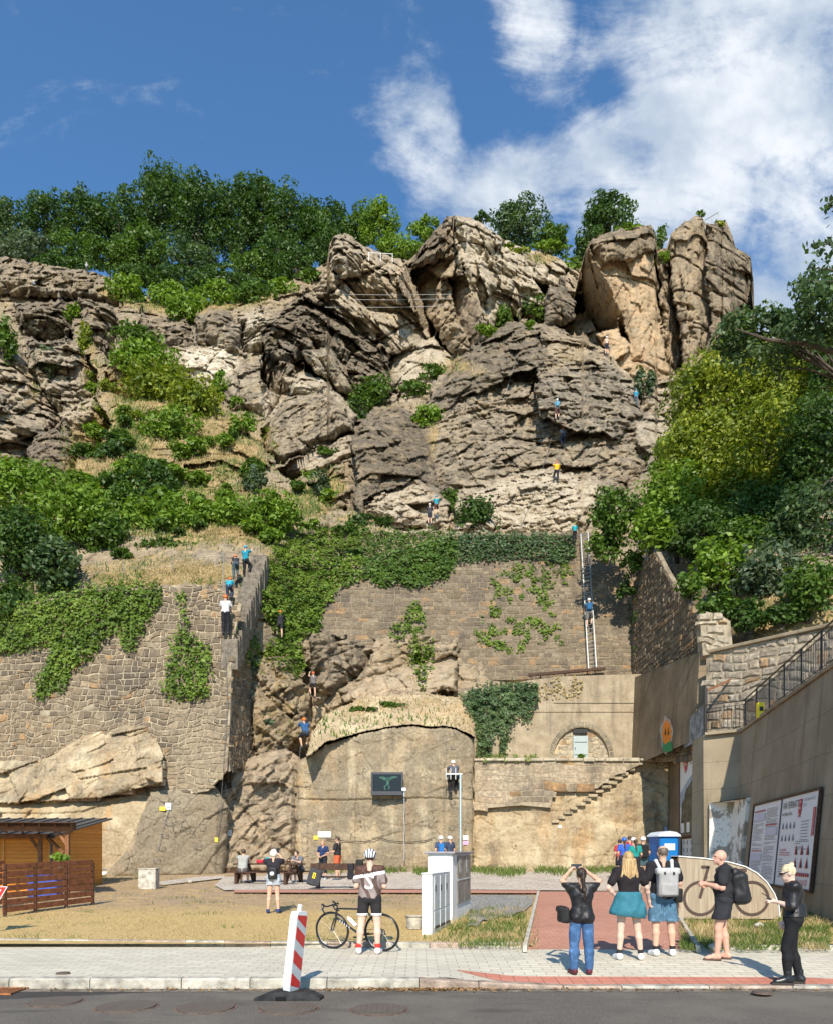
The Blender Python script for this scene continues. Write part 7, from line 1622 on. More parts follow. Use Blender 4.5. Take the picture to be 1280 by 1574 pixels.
# blue tarpaulin things glimpsed behind the slats
t = thing('storage_bin', G(70, 1380), 'blue plastic bin half hidden behind the slatted screen', 'bin'); m_ = MB(); m_.box((0, 0, .32), (.9, .5, .64), bev=.04); part(m_, 'tub', plain('blue_plastic', (.05, .10, .42), .4), t); m_ = MB(); m_.box((0, 0, .67), (.95, .55, .06), bev=.02); part(m_, 'lid', plain('dark_blue_plastic', (.03, .06, .25), .4), t)
# concrete block
t = thing('concrete_block', G(226, 1367), 'pale square concrete block standing on the lawn', 'concrete block'); m_ = MB(); m_.box((0, .2, .34), (.62, .42, .72), bev=.02); part(m_, 'block', GRAN3, t); m_ = MB(); m_.box((0, .2, .71), (.66, .46, .04), bev=.01); part(m_, 'cap', GRAN3, t)
t = thing('drain_pipe', G(170, 1345), 'grey pipe lying at the foot of the rock beside the cabin', 'pipe'); m_ = MB(); m_.tube([(-.9, 0, .28), (.85, .15, .14)], .07, 10); part(m_, 'pipe', plain('grey_plastic', (.13, .135, .15), .5), t); m_ = MB(); m_.bar((-.95, -.15, .08), (.4, .0, .06), .22, .14); part(m_, 'support', WHT_P, t)
# give way style sign at the left edge
t = thing('traffic_sign', (P(-14, 1400, 15.2)[0], 15.2, gz(15.2)), 'corner of a red rimmed white triangular road sign at the left edge', 'road sign')
def tri(r): return [(-r, .78+.58*r*.0+.5*r), (r, .78+.5*r), (0, .78-1.2*r)]
m_ = MB(); m_.prism(tri(.34), .012, (0, 0, -.02)); part(m_, 'plate', WHS, t); m_ = MB(); m_.prism(tri(.315), .004, (0, -.006, -.02)); part(m_, 'rim', REDS, t); m_ = MB(); m_.prism(tri(.22), .004, (0, -.012, -.02)); part(m_, 'field', WHS, t); m_ = MB(); m_.tube([(0, .04, -.1), (0, .04, 1.1)], .03, 8); part(m_, 'pole', GALV, t)
# picnic table
cx, cy, cz = G(408, 1361); t = thing('picnic_table', (cx, cy+.8, gz(cy+.8)), 'dark brown timber picnic table with attached benches', 'picnic table', rz=-.22)
for k in range(4): beam(t, 'tabletop_board', DKW, (-1.35, -.30+k*.2, .76), (1.35, -.30+k*.2, .76), .185, .05)
for sy in (-1, 1):
    for k in range(2): beam(t, 'bench_board', DKW, (-1.35, sy*(.72+k*.16), .46), (1.35, sy*(.72+k*.16), .46), .14, .05)
for x_ in (-1.0, 1.0):
    beam(t, 'crossbar', DKW, (x_, -.9, .40), (x_, .9, .40), .07, .10)
    for sy in (-1, 1): beam(t, 'leg', DKW, (x_, sy*.75, 0), (x_, sy*.28, .74), .10, .09, (1, 0, 0)); beam(t, 'leg', DKW, (x_, sy*.82, 0), (x_, sy*.80, .44), .12, .10, (1, 0, 0))
tp = Vector(t.location); 
def on_table(x, y, z): return tp+Matrix.Rotation(-.22, 3, 'Z') @ Vector((x, y, z))
t = thing('cycling_helmet', on_table(-1.15, .0, .80), 'white and green helmet lying at the left end of the picnic table', 'helmet'); sn_obj('shell', [('e', (0, 0, .10), (.14, .12, .11))], .02, plain('white_shell', (.8, .8, .78), .3), t, clips=[(vv((0, 0, .0)), (0, 0, -1))]); m_ = MB(); m_.tube([(-.1, -.1, .03), (0, -.13, .08), (.1, -.1, .03)], .015, 6); part(m_, 'strap', BLKP, t)
def lump(name, loc, prims, col, label, cat, rz=0., res=.02):
    o = sn_obj(name, prims, res, cloth(col, .7) if isinstance(col, tuple) else col, None, noise=folds(.005)); o.location = loc; o.rotation_euler = (0, 0, rz); return tag(o, label, cat)
lump('cloth_bag', on_table(-.05, .1, .785), [('b', (0, 0, .12), (.15, .10, .12), None, .05)], (.02, .40, .50), 'turquoise bag on the picnic table', 'bag'); lump('cloth_bag', on_table(-.45, .15, .785), [('b', (0, 0, .07), (.14, .09, .07), None, .04)], (.50, .03, .05), 'red bag on the picnic table in front of the seated man', 'bag')
SIT = dict(pel=(0, 0, .56), waist=(0, .03, .70), chest=(0, .10, .90), neck=(0, .16, 1.06), head=(0, .22, 1.19), sR=(.18, .13, 1.02), sL=(-.18, .13, 1.02), eR=(.24, .30, .84), wR=(.14, .48, .90), eL=(-.24, .30, .84), wL=(-.14, .48, .90), hR=(.09, .0, .54), hL=(-.09, .0, .54), kR=(.12, .46, .54), aR=(.12, .42, .10), kL=(-.12, .46, .54), aL=(-.12, .42, .10))
lo = on_table(-.72, -.85, -.02); person(lo, 'man in a grey tank top sitting with his back turned at the picnic table', 1.82, .05, SIT, False, False, shirt=(.34, .34, .31), sleeve=0, pants=(.10, .08, .08), pt=1., shoes=(.06, .06, .06), hair=((.05, .03, .02), (.11, .07, .05)), sk=(.58, .35, .24), res=.016)
lo = on_table(.95, .80, -.02); person(lo, 'person sitting at the far side of the picnic table behind the photographing woman', 1.74, 2.6, SIT, True, False, shirt=(.16, .17, .19), pants=(.05, .05, .06), pt=.6, shoes=(.4, .4, .4), hair=((.05, .03, .02), (.11, .07, .05)), res=.018)
# park bench
cx, cy, cz = G(521, 1368); t = thing('park_bench', (cx, cy, cz), 'dark brown timber bench seen from behind, left of the cyclist', 'bench', rz=.06)
beam(t, 'backrest', DKW, (-.98, .0, .80), (.98, .0, .80), .05, .24); 
for k in range(3): beam(t, 'seat_board', DKW, (-.9, .12+k*.15, .44), (.9, .12+k*.15, .44), .13, .05)
for x_ in (-.72, .72):
    beam(t, 'post', DKW, (x_, -.05, 0), (x_, .03, .94), .10, .08, (0, 1, 0)); beam(t, 'leg', DKW, (x_, .48, 0), (x_, .45, .42), .10, .08, (0, 1, 0)); beam(t, 'crossbar', DKW, (x_, 0, .38), (x_, .5, .38), .07, .07)
bl_ = Vector(t.location)
o = lump('sports_bag', bl_+Vector((-.82, -.16, .08)), [('b', (0, 0, .36), (.23, .09, .30), rotm(0, 0, .28), .06), ('c', (.1, .02, .62), (.14, .08, .84), .02, .02)], (.055, .055, .06), 'grey bag with a yellow badge hanging on the left end of the bench', 'bag'); m_ = MB(); m_.box((.0, -.105, .42), (.10, .02, .20), Matrix.Rotation(.28, 3, 'Y')); part(m_, 'badge', YEL, o); m_ = MB(); m_.box((.0, -.118, .42), (.03, .006, .14), Matrix.Rotation(.28, 3, 'Y')); part(m_, 'badge_mark', INKD, o)
lump('jacket', bl_+Vector((.42, -.06, .40)), [('b', (0, 0, .24), (.11, .05, .28), None, .03)], (.022, .022, .026), 'black jacket draped over the bench backrest', 'jacket'); lump('rucksack', bl_+Vector((.72, .0, .62)), [('b', (0, 0, .20), (.13, .12, .20), None, .05), ('c', (-.1, 0, .38), (.18, 0, .42), .04, .03)], (.02, .022, .02), 'black rucksack propped on the right end of the bench', 'rucksack')
lump('tennis_ball', bl_+Vector((.66, .12, .465)), [('e', (0, 0, .05), (.05, .05, .05))], (.55, .65, .05), 'yellow green ball on the bench seat', 'ball', res=.012)
# white cabinets
CO = np.array((.10, 14.87)); RZ = -math.atan2(.235, .972)
t = thing('meter_cabinet', (CO[0], CO[1], gz(14.87)-.04), 'narrow white meter cabinet with three grey doors, in front of the higher one', 'cabinet', rz=RZ)
CW = plain('white_rendered_cabinet', (.78, .78, .75), .7, var=.08, scale=3, bmp=.15); CG = plain('pale_grey_plastic', (.50, .54, .54), .5, var=.08, bmp=.05)
m_ = MB(); m_.box((.105, .9, .62), (.21, 1.8, 1.24), bev=.012); part(m_, 'housing', CW, t); m_ = MB(); m_.box((.105, .9, 1.25), (.24, 1.84, .03), bev=.01); part(m_, 'cap', WHT_P, t)
for k in range(3):
    m_ = MB(); m_.box((.214, .42+k*.56, .86), (.02, .46, .70), bev=.006); dr_ = part(m_, 'door', CG, t); m_ = MB(); m_.box((.214, .42+k*.56, .31), (.02, .46, .34), bev=.006); part(m_, 'base_panel', CG, t)
    m_ = MB(); m_.box((.230, .25+k*.56, .95), (.02, .04, .13)); part(m_, 'handle', BLKP, dr_); m_ = MB(); m_.box((.228, .42+k*.56, .16), (.012, .44, .05)); part(m_, 'vent', BLKP, t)
t = thing('transformer_cabinet', (.79, 16.6, gz(16.6)-.05), 'taller white transformer cabinet with a flat cap and glazed notice boards on its side', 'cabinet', rz=RZ)
m_ = MB(); m_.box((-.28, 1.22, .80), (.56, 2.44, 1.60), bev=.012); part(m_, 'housing', CW, t); m_ = MB(); m_.box((-.28, 1.22, 1.625), (.70, 2.62, .05), bev=.01); part(m_, 'cap', plain('grey_cap', (.30, .28, .30), .6), t)
for k in range(2):
    m_ = MB(); m_.box((.015, .95+k*.88, 1.0), (.03, .84, 1.10), bev=.008); nb_ = part(m_, 'notice_case', plain('weathered_grey_case', (.23, .215, .185), .4, var=.3, scale=4), t); m_ = MB(); m_.box((.035, .95+k*.88, 1.0), (.012, .84, .03)); part(m_, 'case_bar', CG, nb_)
    m_ = MB(); m_.box((.036, .80+k*.88, 1.30), (.008, .22, .34)); part(m_, 'poster', plain('faded_poster', (.42, .42, .40), .6, var=.7, scale=18, bmp=0), nb_)
m_ = MB(); m_.box((-.28, -.006, 1.36), (.42, .010, .36)); nt = part(m_, 'notice', WHS, t)
for (x, z, w, h) in ((-.36, 1.46, .05, .02), (-.15, 1.45, .06, .012), (-.26, 1.40, .26, .012), (-.27, 1.30, .22, .008)): m_ = MB(); m_.box((x, -.014, z), (w, .004, h)); part(m_, 'print_line', INKB, nt)
t = thing('planter', G(637, 1428), 'round beige concrete planter left of the white cabinets', 'planter'); m_ = MB(); m_.tube([(0, 0, 0), (0, 0, .05), (0, 0, .24), (0, 0, .27), (0, 0, .275), (0, 0, .2)], [.15, .16, .18, .21, .175, .16], 20); part(m_, 'tub', GRAN3, t, True); m_ = MB(); m_.tube([(0, 0, .20), (0, 0, .215)], [.165, .165], 16); part(m_, 'soil', plain('soil', (.09, .06, .04), .95), t)

# striped beacon
t = thing('traffic_beacon', (P(447, 1531, 9.62)[0], 9.62, -.13), 'leaning red and white striped plastic beacon on a black rubber foot in the road', 'traffic beacon')
m_ = MB(); q0 = [(-.43, -.20), (.40, -.20), (.43, .02), (.25, .24), (-.25, .24), (-.43, -.12)]; q1 = [(-.24, -.11), (.26, -.11), (.30, .02), (.17, .17), (-.15, .17), (-.25, -.03)]
m_.add([(x, y, 0) for x, y in q0]+[(x, y, .03) for x, y in q0]+[(x, y, .095) for x, y in q1], [tuple(range(5, -1, -1))]+[(i, (i+1) % 6, 6+(i+1) % 6, 6+i) for i in range(6)]+[(6+i, 6+(i+1) % 6, 12+(i+1) % 6, 12+i) for i in range(6)]+[tuple(range(12, 18))]); part(m_, 'foot', BLKR, t)
m_ = MB(); m_.box((-.09, -.205, .03), (.13, .02, .045)); part(m_, 'grip', plain('grip_hollow_shade', (.008, .008, .008), .9), t)  # near-black box paints the shade inside the grip opening
Mb = Matrix.Translation((.0, .03, .10)) @ Matrix.Rotation(rad(6.2), 4, 'Y') @ Matrix.Rotation(rad(67), 4, 'Z')
def bt(m_): m_.v = [tuple(Mb @ Vector(v)) for v in m_.v]; return m_
out_ = [(-.105, 0), (.105, 0), (.130, .06), (.130, .95), (.10, 1.02), (-.10, 1.02), (-.130, .95), (-.130, .06)]
m_ = MB(); m_.prism(out_, .10, (0, -.05, 0)); bd = part(bt(m_), 'panel', WHT_P, t)
ins_ = lambda z: .112 if .04 < z < .96 else .095
for k, z in enumerate((.10, .40, .70, .96)):
    pl_ = [(-.112, z+.03), (.112, z-.0-.0), (.112, z+.13), (-.112, z+.17)]; pl_ = [(-.112, max(.02, z-.02)), (.112, z-.16 if z > .2 else .02), (.112, z), (-.112, min(.98, z+.14))]
    m_ = MB(); m_.prism(pl_, .004, (0, -.056, 0)); part(bt(m_), 'stripe', REDS, t)
m_ = MB(); m_.box((0, 0, 1.06), (.05, .05, .10), bev=.01); part(bt(m_), 'lamp_socket', WHT_P, t)
m_ = MB()
m_.prism([(-.112, .02), (.112, .02), (.112, .98), (-.112, .98)], .003, (0, -.0535, 0)); part(bt(m_), 'reflective_sheet', plain('grey_reflective_sheet', (.55, .58, .58), .35, var=.08, bmp=0), t)

# bicycle: x from rear hub to front hub
rh = np.array(((588-CX)/F*13.12, 13.12)); fh = np.array(((512-CX)/F*13.50, 13.50)); ang = math.atan2(fh[1]-rh[1], fh[0]-rh[0]); sb = np.hypot(*(fh-rh))/.99
t = thing('bicycle', (rh[0], rh[1], pz(rh[0], rh[1])+.002), 'black and white road bicycle standing behind the cyclist', 'bicycle', rz=ang); t.rotation_euler = (rad(-4), 0, ang); t.scale = (sb, sb, sb)
FR = plain('black_bicycle_paint', (.018, .02, .024), .25, var=.05, bmp=0, spec=.5); TY = plain('tyre_rubber', (.02, .02, .02), .8, var=.1, bmp=.1); ALU = plain('brushed_metal', (.45, .46, .47), .35, .9, .05, bmp=0)
R_ = .34
for (x, nm) in ((0, 'wheel'), (.99, 'wheel')):
    m_ = MB(); m_.ring((x, 0, R_), .331, .0125, 'y', 48, 8); w_ = part(m_, 'wheel', TY, t, True); m_ = MB(); m_.ring((x, 0, R_), .309, .011, 'y', 48, 6); part(m_, 'rim', FR, w_, True); m_ = MB(); m_.ring((x, 0, R_), .300, .0035, 'y', 40, 4); part(m_, 'rim_edge', ALU, w_, True)
    m_ = MB(); m_.tube([(x, -.045, R_), (x, .045, R_)], .018, 10); part(m_, 'hub', ALU, w_); m_ = MB()
    for k in range(20): a = 2*math.pi*k/20; b_ = a+.35*(-1)**k; m_.tube([(x+.016*math.cos(b_), .02*(-1)**k, R_+.016*math.sin(b_)), (x+.30*math.cos(a), 0, R_+.30*math.sin(a))], .0017, 4)
    part(m_, 'spokes', ALU, w_)
BBx, BBz = .41, .27; hd0, hd1 = (.905, .58), (.875, .74); seatT = (.26, .74)
def tb(name, pts, r, mat=FR, n=8): m_ = MB(); m_.tube([(p[0], p[1] if len(p) > 2 else 0, p[-1]) for p in pts], r, n); return part(m_, name, mat, t, True)
tb('down_tube', [(BBx, BBz), hd0], .022); tb('top_tube', [seatT, hd1], .017); tb('seat_tube', [(BBx, BBz), seatT], .018); tb('head_tube', [hd0, hd1], .022)
for sy in (-.05, .05): tb('chain_stay', [(BBx, sy*.6, BBz), (0, sy, R_)], .010); tb('seat_stay', [(seatT[0]+.02, sy*.3, seatT[1]-.03), (0, sy, R_)], .008); tb('fork_blade', [(.91, sy*.7, .57), (.96, sy, .44), (.99, sy, R_)], [.015, .013, .009])
tb('seat_post', [seatT, (.215, .89)], .014, BLKP); sn_obj('saddle', [('c', (.10, 0, .92), (.20, 0, .925), .055, .045), ('c', (.20, 0, .925), (.37, 0, .915), .04, .018)], .011, BLKP, t)
tb('stem', [hd1, (.865, .79), (.95, .80)], .016, BLKP)
tb('handlebar', [(.95, -.20, .80), (.95, -.1, .805), (.95, .1, .805), (.95, .20, .80)], .014, BLKP)
for sy in (-.20, .20): tb('drop', [(.95, sy, .80), (1.03, sy, .80), (1.06, sy, .75), (1.03, sy, .69), (.94, sy, .67)], .014, BLKP); tb('brake_hood', [(1.02, sy, .81), (1.07, sy, .84)], .020, BLKP); tb('brake_lever', [(1.07, sy, .84), (1.09, sy, .76), (1.07, sy, .70)], .007, ALU)
m_ = MB(); m_.ring((BBx, -.05, BBz), .09, .006, 'y', 28, 5); m_.tube([(BBx, -.06, BBz), (BBx+.16, -.07, BBz-.06)], .011, 6); m_.tube([(BBx, .06, BBz), (BBx-.16, .07, BBz+.06)], .011, 6); m_.box((BBx+.16, -.11, BBz-.06), (.09, .07, .02)); m_.box((BBx-.16, .11, BBz+.06), (.09, .07, .02)); m_.tube([(BBx, -.06, BBz), (BBx, .06, BBz)], .02, 8); part(m_, 'crankset', BLKP, t)
m_ = MB(); 
for r_ in (.05, .042, .034): m_.ring((0, -.03-(.05-r_), R_), r_, .004, 'y', 20, 4)
m_.tube([(.02, -.05, R_-.02), (.06, -.05, R_-.14)], .010, 5); m_.tube([(0, -.052, R_+.048), (BBx, -.052, BBz+.09)], .004, 4); m_.tube([(.06, -.052, R_-.16), (BBx, -.052, BBz-.09)], .004, 4); part(m_, 'derailleur', BLKP, t)
m_ = MB(); a_, b_ = Vector((.56, 0, .42)), Vector((.67, 0, .52)); dd = (b_-a_).normalized(); nn = Vector((-dd.z, 0, dd.x))*.052; m_.tube([a_+nn-dd*.03, a_+nn, b_+nn*1.0, b_+nn+dd*.03, b_+nn+dd*.05], [.034, .036, .036, .024, .015], 12); part(m_, 'bottle', plain('white_bottle', (.80, .80, .82), .35, var=.03, bmp=0), t, True)
m_ = MB(); 
for k in range(5): c_ = Vector((BBx, 0, BBz)).lerp(Vector((hd0[0], 0, hd0[1])), .45+k*.09); m_.box(c_+Vector((0, .0235, 0)), (.012, .002, .035)); m_.box(c_+Vector((0, -.0235, 0)), (.012, .002, .035))
part(m_, 'frame_lettering', WHT_P, t)

# the ladder on the masonry wall, its beam, and the iron work
t = thing('steel_ladder', P(910, 1028, 43.1), 'long galvanised steel ladder fixed to the masonry wall', 'ladder'); L = Vector(t.location); yl = lambda py: 43.15+(1028-py)/206*2.55
rl0, rl1 = [P(904, 1028, yl(1028)), P(892, 821, yl(821))], [P(916, 1026, yl(1028)), P(903, 818, yl(821))]
for r_ in (rl0, rl1): m_ = MB(); m_.bar(Vector(r_[0])-L, Vector(r_[1])-L, .05, .07, (0, 1, 0)); part(m_, 'rail', plain('pale_zinc', (.36, .375, .375), .4, .4, .1), t)
for k in range(34): q = (k+.5)/34; m_ = MB(); m_.tube([Vector(rl0[0]).lerp(Vector(rl0[1]), q)-L, Vector(rl1[0]).lerp(Vector(rl1[1]), q)-L], .018, 5); part(m_, 'rung', GALV, t)
t = thing('timber_beam', P(872, 1033, 43.1), 'dark beam ledge under the foot of the steel ladder', 'beam'); L = Vector(t.location); m_ = MB(); m_.bar(Vector(P(812, 1038, 43.0))-L, Vector(P(930, 1028, 43.2))-L, .22, .16, bev=.01); part(m_, 'beam', DKW, t)
for px in (830, 868, 915): m_ = MB(); m_.bar(Vector(P(px, 1034, 43.1))-L, Vector(P(px, 1046, 43.7))-L, .06, .06); part(m_, 'bracket', IRON, t)
t = thing('metal_frame', P(595, 1205, 37.5), 'black framed screen on the cut rock face showing a green winged figure', 'screen'); w, h = 1.60, 1.16
m_ = MB(); m_.box((0, .12, 0), (w, .26, h), bev=.015); part(m_, 'casing', DGREY, t); m_ = MB(); m_.box((0, -.015, .05), (w-.16, .012, h-.32)); part(m_, 'screen', plain('black_glass', (.008, .01, .012), .25, var=.1, bmp=0, spec=.4), t)
GF = plain('green_picture', (.035, .11, .08), .5, var=.4, scale=6, bmp=0)
m_ = MB(); m_.prism([(-.04, .30), (.06, .30), (.10, .12), (.07, -.10), (.02, -.14), (-.05, -.05), (-.06, .12)], .006, (.02, -.03, .02)); m_.prism([(.05, .24), (.22, .34), (.48, .36), (.54, .30), (.40, .26), (.20, .18), (.08, .14)], .006, (0, -.03, .02)); m_.prism([(-.03, .24), (-.16, .34), (-.36, .33), (-.40, .26), (-.24, .22), (-.10, .12)], .006, (0, -.03, .02))
m_.prism([(-.02, -.06), (-.16, -.16), (-.12, -.32), (-.06, -.34), (-.10, -.18), (.02, -.08)], .006, (0, -.03, .02)); m_.prism([(.06, -.08), (.16, -.18), (.10, -.30), (.04, -.34), (.09, -.20), (.03, -.10)], .006, (0, -.03, .02)); part(m_, 'winged_figure', GF, t); t.name = 'display_screen'
t = thing('floodlight', P(621, 1214, 37.5), 'small white floodlight with a conduit down the rock, right of the screen', 'lamp'); m_ = MB(); m_.box((0, -.05, 0), (.22, .16, .16), bev=.02); part(m_, 'lamp_head', WHT_P, t); m_ = MB(); m_.box((0, .02, -.2), (.05, .05, .3)); part(m_, 'bracket', GALV, t)
m_ = MB(); pts_ = [(0, .1, -.3)]+[((.02 if k % 2 else 0), .15+.0*k, -.3-k*.55) for k in range(1, 7)]; m_.tube(pts_, .022, 6); part(m_, 'conduit', plain('grey_conduit', (.45, .44, .42), .6), t)
# climbing pole with platform
t = thing('climbing_pole', (P(707, 1343, 37.2)[0], 37.2, gz(37.2)), 'tall pale steel pole with a small grating at its top against the rock', 'pole'); zz = P(707, 1190, 37.2)[2]-t.location.z
m_ = MB(); m_.tube([(0, 0, 0), (0, 0, zz)], .05, 10); part(m_, 'pole', plain('pale_blue_steel', (.48, .60, .62), .45, .3, .1), t); m_ = MB(); m_.bar((-.74, 0, zz), (.10, 0, zz), .05, .05); part(m_, 'crossbar', WHT_P, t)
for k in range(3): m_ = MB(); m_.tube([(-.72+k*.24, -.05, zz-.28), (-.72+k*.24, -.05, zz+.30)], .015, 6); part(m_, 'upright_bar', WHT_P, t)
m_ = MB(); m_.tube([(0, 0, zz-.1), (0, .6, zz-.1)], .03, 6); part(m_, 'wall_anchor', GALV, t)
# cable across the rock
def surf(px, py, off): l_, n_ = cast(px, py); return Vector(P(px, py, l_.y-off))
t = thing('cable', surf(560, 1292, .1), 'black cable strung across the rock at head height', 'cable'); L = Vector(t.location); m_ = MB(); m_.tube([surf(a, b, .10)-L for a, b in ((502, 1290), (530, 1293), (560, 1294), (585, 1289), (600, 1293), (630, 1295), (650, 1293), (664, 1290))], .018, 5); part(m_, 'cable', BLKP, t)
for k, (pts_, lab) in enumerate(((((688, 1100), (686, 1135), (684, 1190), (683, 1240), (682, 1300)), 'thin steel safety cable down the cut face beside the staple rungs'), (((268, 1205), (262, 1240), (250, 1275), (243, 1306)), 'thin dark safety cable on the smooth rock left of the buttress'), (((346, 985), (350, 1080), (344, 1170), (340, 1240), (334, 1288)), 'thin safety cable down the buttress corner'), (((478, 1000), (474, 1050), (466, 1110), (460, 1170), (458, 1240)), 'thin safety cable past the two climbers at the recess'), (((800, 500), (790, 560), (772, 620), (760, 660)), 'thin safety cable on the upper left of the great dome'), (((835, 600), (850, 660), (840, 700), (820, 760), (800, 810)), 'thin safety cable running down the great dome'))):
    pp = [surf(a, b, .12) for a, b in pts_]; t = thing('safety_cable', pp[0], lab, 'cable', 'steel safety cables'); m_ = MB(); m_.tube([p-pp[0] for p in pp], .011 if k < 4 else .016, 5); part(m_, 'cable', GIRON, t)
# staple rungs
RG = [('right of the screen', [(695, 1129), (696, 1148), (695, 1233), (694, 1272), (692, 1304)]), ('left edge of the cut face', [(473, 1185), (474, 1208), (470, 1264), (468, 1281), (469, 1293), (469, 1305)]), ('on the smooth rock left of the buttress', [(325, 1199), (272, 1233), (260, 1265), (254, 1284), (249, 1304), (241, 1323), (312, 1273), (305, 1302)]),
      ('in the diagonal row on the rough face', [(360, 1248), (368, 1240), (377, 1234), (386, 1228), (395, 1222), (404, 1228), (413, 1220), (423, 1222), (433, 1218), (444, 1214)])]
proto = None
for grp_, L_ in RG:
    for k, (px, py) in enumerate(L_):
        p = surf(px, py, .02)
        if proto is None: m_ = MB(); m_.tube([(-.14, .06, .05), (-.14, -.12, .05), (-.11, -.14, -.04), (.11, -.14, -.04), (.14, -.12, .05), (.14, .06, .05)], .014, 6); proto = part(m_, 'staple_rung', GIRON, None); o = proto
        else: o = proto.copy(); COL.objects.link(o)
        o.location = p; where = ['topmost', 'second from the top', 'third from the top', 'fourth from the top', 'fifth from the top', 'sixth from the top', 'seventh', 'eighth', 'ninth', 'last'][k] if 'diagonal' not in grp_ else ['first', 'second', 'third', 'fourth', 'fifth', 'sixth', 'seventh', 'eighth', 'ninth', 'tenth'][k]+' from the left'
        tag(o, 'grey iron staple rung, '+where+', '+grp_, 'rung', 'staple rungs in the rock')
# small signs on the rock
for (px, py, w, h, mt, lab) in ((259, 1240, 9, 11, WHS, 'white notice on the smooth rock above the concrete block'), (250, 1243.5, 9, 6, YEL, 'yellow notice beside the white one above the concrete block'), (352, 1281, 9, 9, WHS, 'white square notice on the rough face above the picnic table'), (333, 1291, 5, 7, YEL, 'small yellow notice left of the white square one'), (499, 1283, 20, 9, WHS, 'white notice on the rock behind the couple'), (486, 1288, 7, 6, YEL, 'yellow notice at the left of the white one behind the couple'), (715, 1288, 8, 7, WHS, 'white notice right of the climbing pole'), (715, 1296, 8, 6, plain('pink_sheet', (.75, .42, .62), .5), 'pink notice under the white one right of the pole'), (860, 1271, 5, 5, WHS, 'tiny white plate on the rock under the stone steps')):
    p = surf(px, py, .06); s_ = p.y/F; t = thing('notice', p, lab, 'notice', 'small notices fixed to the rock'); m_ = MB(); m_.box((0, 0, 0), (w*s_, .02, h*s_)); part(m_, 'plate', mt, t)
    for k in range(2): m_ = MB(); m_.box((0, -.014, h*s_*(.2-.35*k)), (w*s_*.7, .004, h*s_*.09)); part(m_, 'print_line', INK, t)
# rails, bridge wires, wire fence up on the hill
t = thing('rope_bridge', P(560, 452, 80), 'three thin rope bridge wires between the two middle crags', 'rope bridge'); L = Vector(t.location)
for (x0, y0, x1, y1) in ((520, 452, 694, 452), (508, 460, 694, 459), (500, 472, 694, 470)): m_ = MB(); a_, b_ = Vector(P(x0, y0, 81))-L, Vector(P(x1, y1, 83))-L; m_.tube([a_, (a_+b_)/2-Vector((0, 0, .08)), b_], .018, 5); part(m_, 'wire', plain('pale_wire', (.55, .55, .55), .5), t)
for (pts_, px0, Y, lab) in ((((566, 388), (604, 390)), 0, 81, 'white metal railing on the notch beside the left peak'), (((1083, 338), (1104, 326)), 0, 81, 'thin railing on the very top of the right tower')):
    (x0, y0), (x1, y1) = pts_; a_ = Vector(P(x0, y0, Y)); b_ = Vector(P(x1, y1, Y)); t = thing('handrail', a_, lab, 'railing', 'railings on the summits'); m_ = MB(); m_.tube([(0, 0, 0), b_-a_], .035, 5); part(m_, 'rail', WHT_P if x0 < 600 else GIRON, t); 
    for q in (0.02, .5, .98): c_ = (b_-a_)*q; m_ = MB(); m_.tube([c_, c_-Vector((0, 0, .9))], .035, 5); part(m_, 'post', WHT_P if x0 < 600 else GIRON, t)
t = thing('wire_fence', P(190, 878, 42.5), 'rusty wire fence with thin posts above the left retaining wall', 'fence'); L = Vector(t.location)
fp = [(118, 884, 866, 42.6), (190, 878, 862, 42.5), (265, 874, 856, 42.4), (344, 905, 850, 39.4)]
for (px, p0, p1, Y) in fp: m_ = MB(); m_.tube([Vector(P(px, p0+4, Y))-L, Vector(P(px, p1, Y))-L], .022, 6); part(m_, 'post', GIRON, t)
for k in range(5):
    m_ = MB(); m_.tube([Vector(P(px, p1+1+k*3.6, Y))-L for (px, p0, p1, Y) in fp], .008, 4); part(m_, 'wire', GALV, t)
# stairway on the buttress
t = thing('stone_stairway', P(352, 985, 36.6), 'steep dark stone stairway climbing the side of the buttress', 'stairs'); L = Vector(t.location); ST = plain('dark_stair_stone', (.20, .17, .13), .95, var=.35, scale=4, bmp=.6, bd=.03)
for k in range(20):
    q = k/19; px = 353+q*46; py = 984-q*130; Y = 36.5+q*6.2; c_ = Vector(P(px, py, Y))-L; m_ = MB(); m_.box(c_+Vector((0, .3, -.7)), (.82+.06*(k % 3), .62, 1.5), bev=.03); part(m_, 'step', ST, t)

# ---------------------------------------------------------------- bicycle shelter panel, toilet, boards
t = thing('bicycle_shelter', (P(1042, 1414, 17.3)[0], 17.3, gz(17.3)), 'pale wooden panel with a dark bicycle symbol and a curved top', 'bicycle shelter'); sc = 17.3/F; L = Vector(t.location)
def bq(px, py): return ((px-1042)*sc, (1414-py)*sc)
cur = [(1042, 1318), (1080, 1321), (1120, 1327), (1145, 1334), (1163, 1344), (1178, 1358), (1189, 1375), (1196, 1393), (1198, 1414)]
def wood_mat():
    m, g, b, o = newmat('pale_timber_board'); c = objc(g); sp_ = g.new('ShaderNodeSeparateXYZ'); g.l.new(c, sp_.inputs[0]); fr = g.math('FRACT', g.math('DIVIDE', sp_.outputs[0], .19)); l_ = g.smooth(fr, .05, .01); n = g.noise(g.vmath('MULTIPLY', c, (16, 16, 1.1)), 1., 5, .6)
    cc = g.mix(g.math('MULTIPLY', l_, .5), g.ramp(n, [(.3, (.26, .205, .14)), (.7, (.43, .355, .26))]), (.2, .14, .09)); g.l.new(cc, b.inputs['Base Color']); b.inputs['Roughness'].default_value = .7; bump(g, b, n, .2, .01); return m
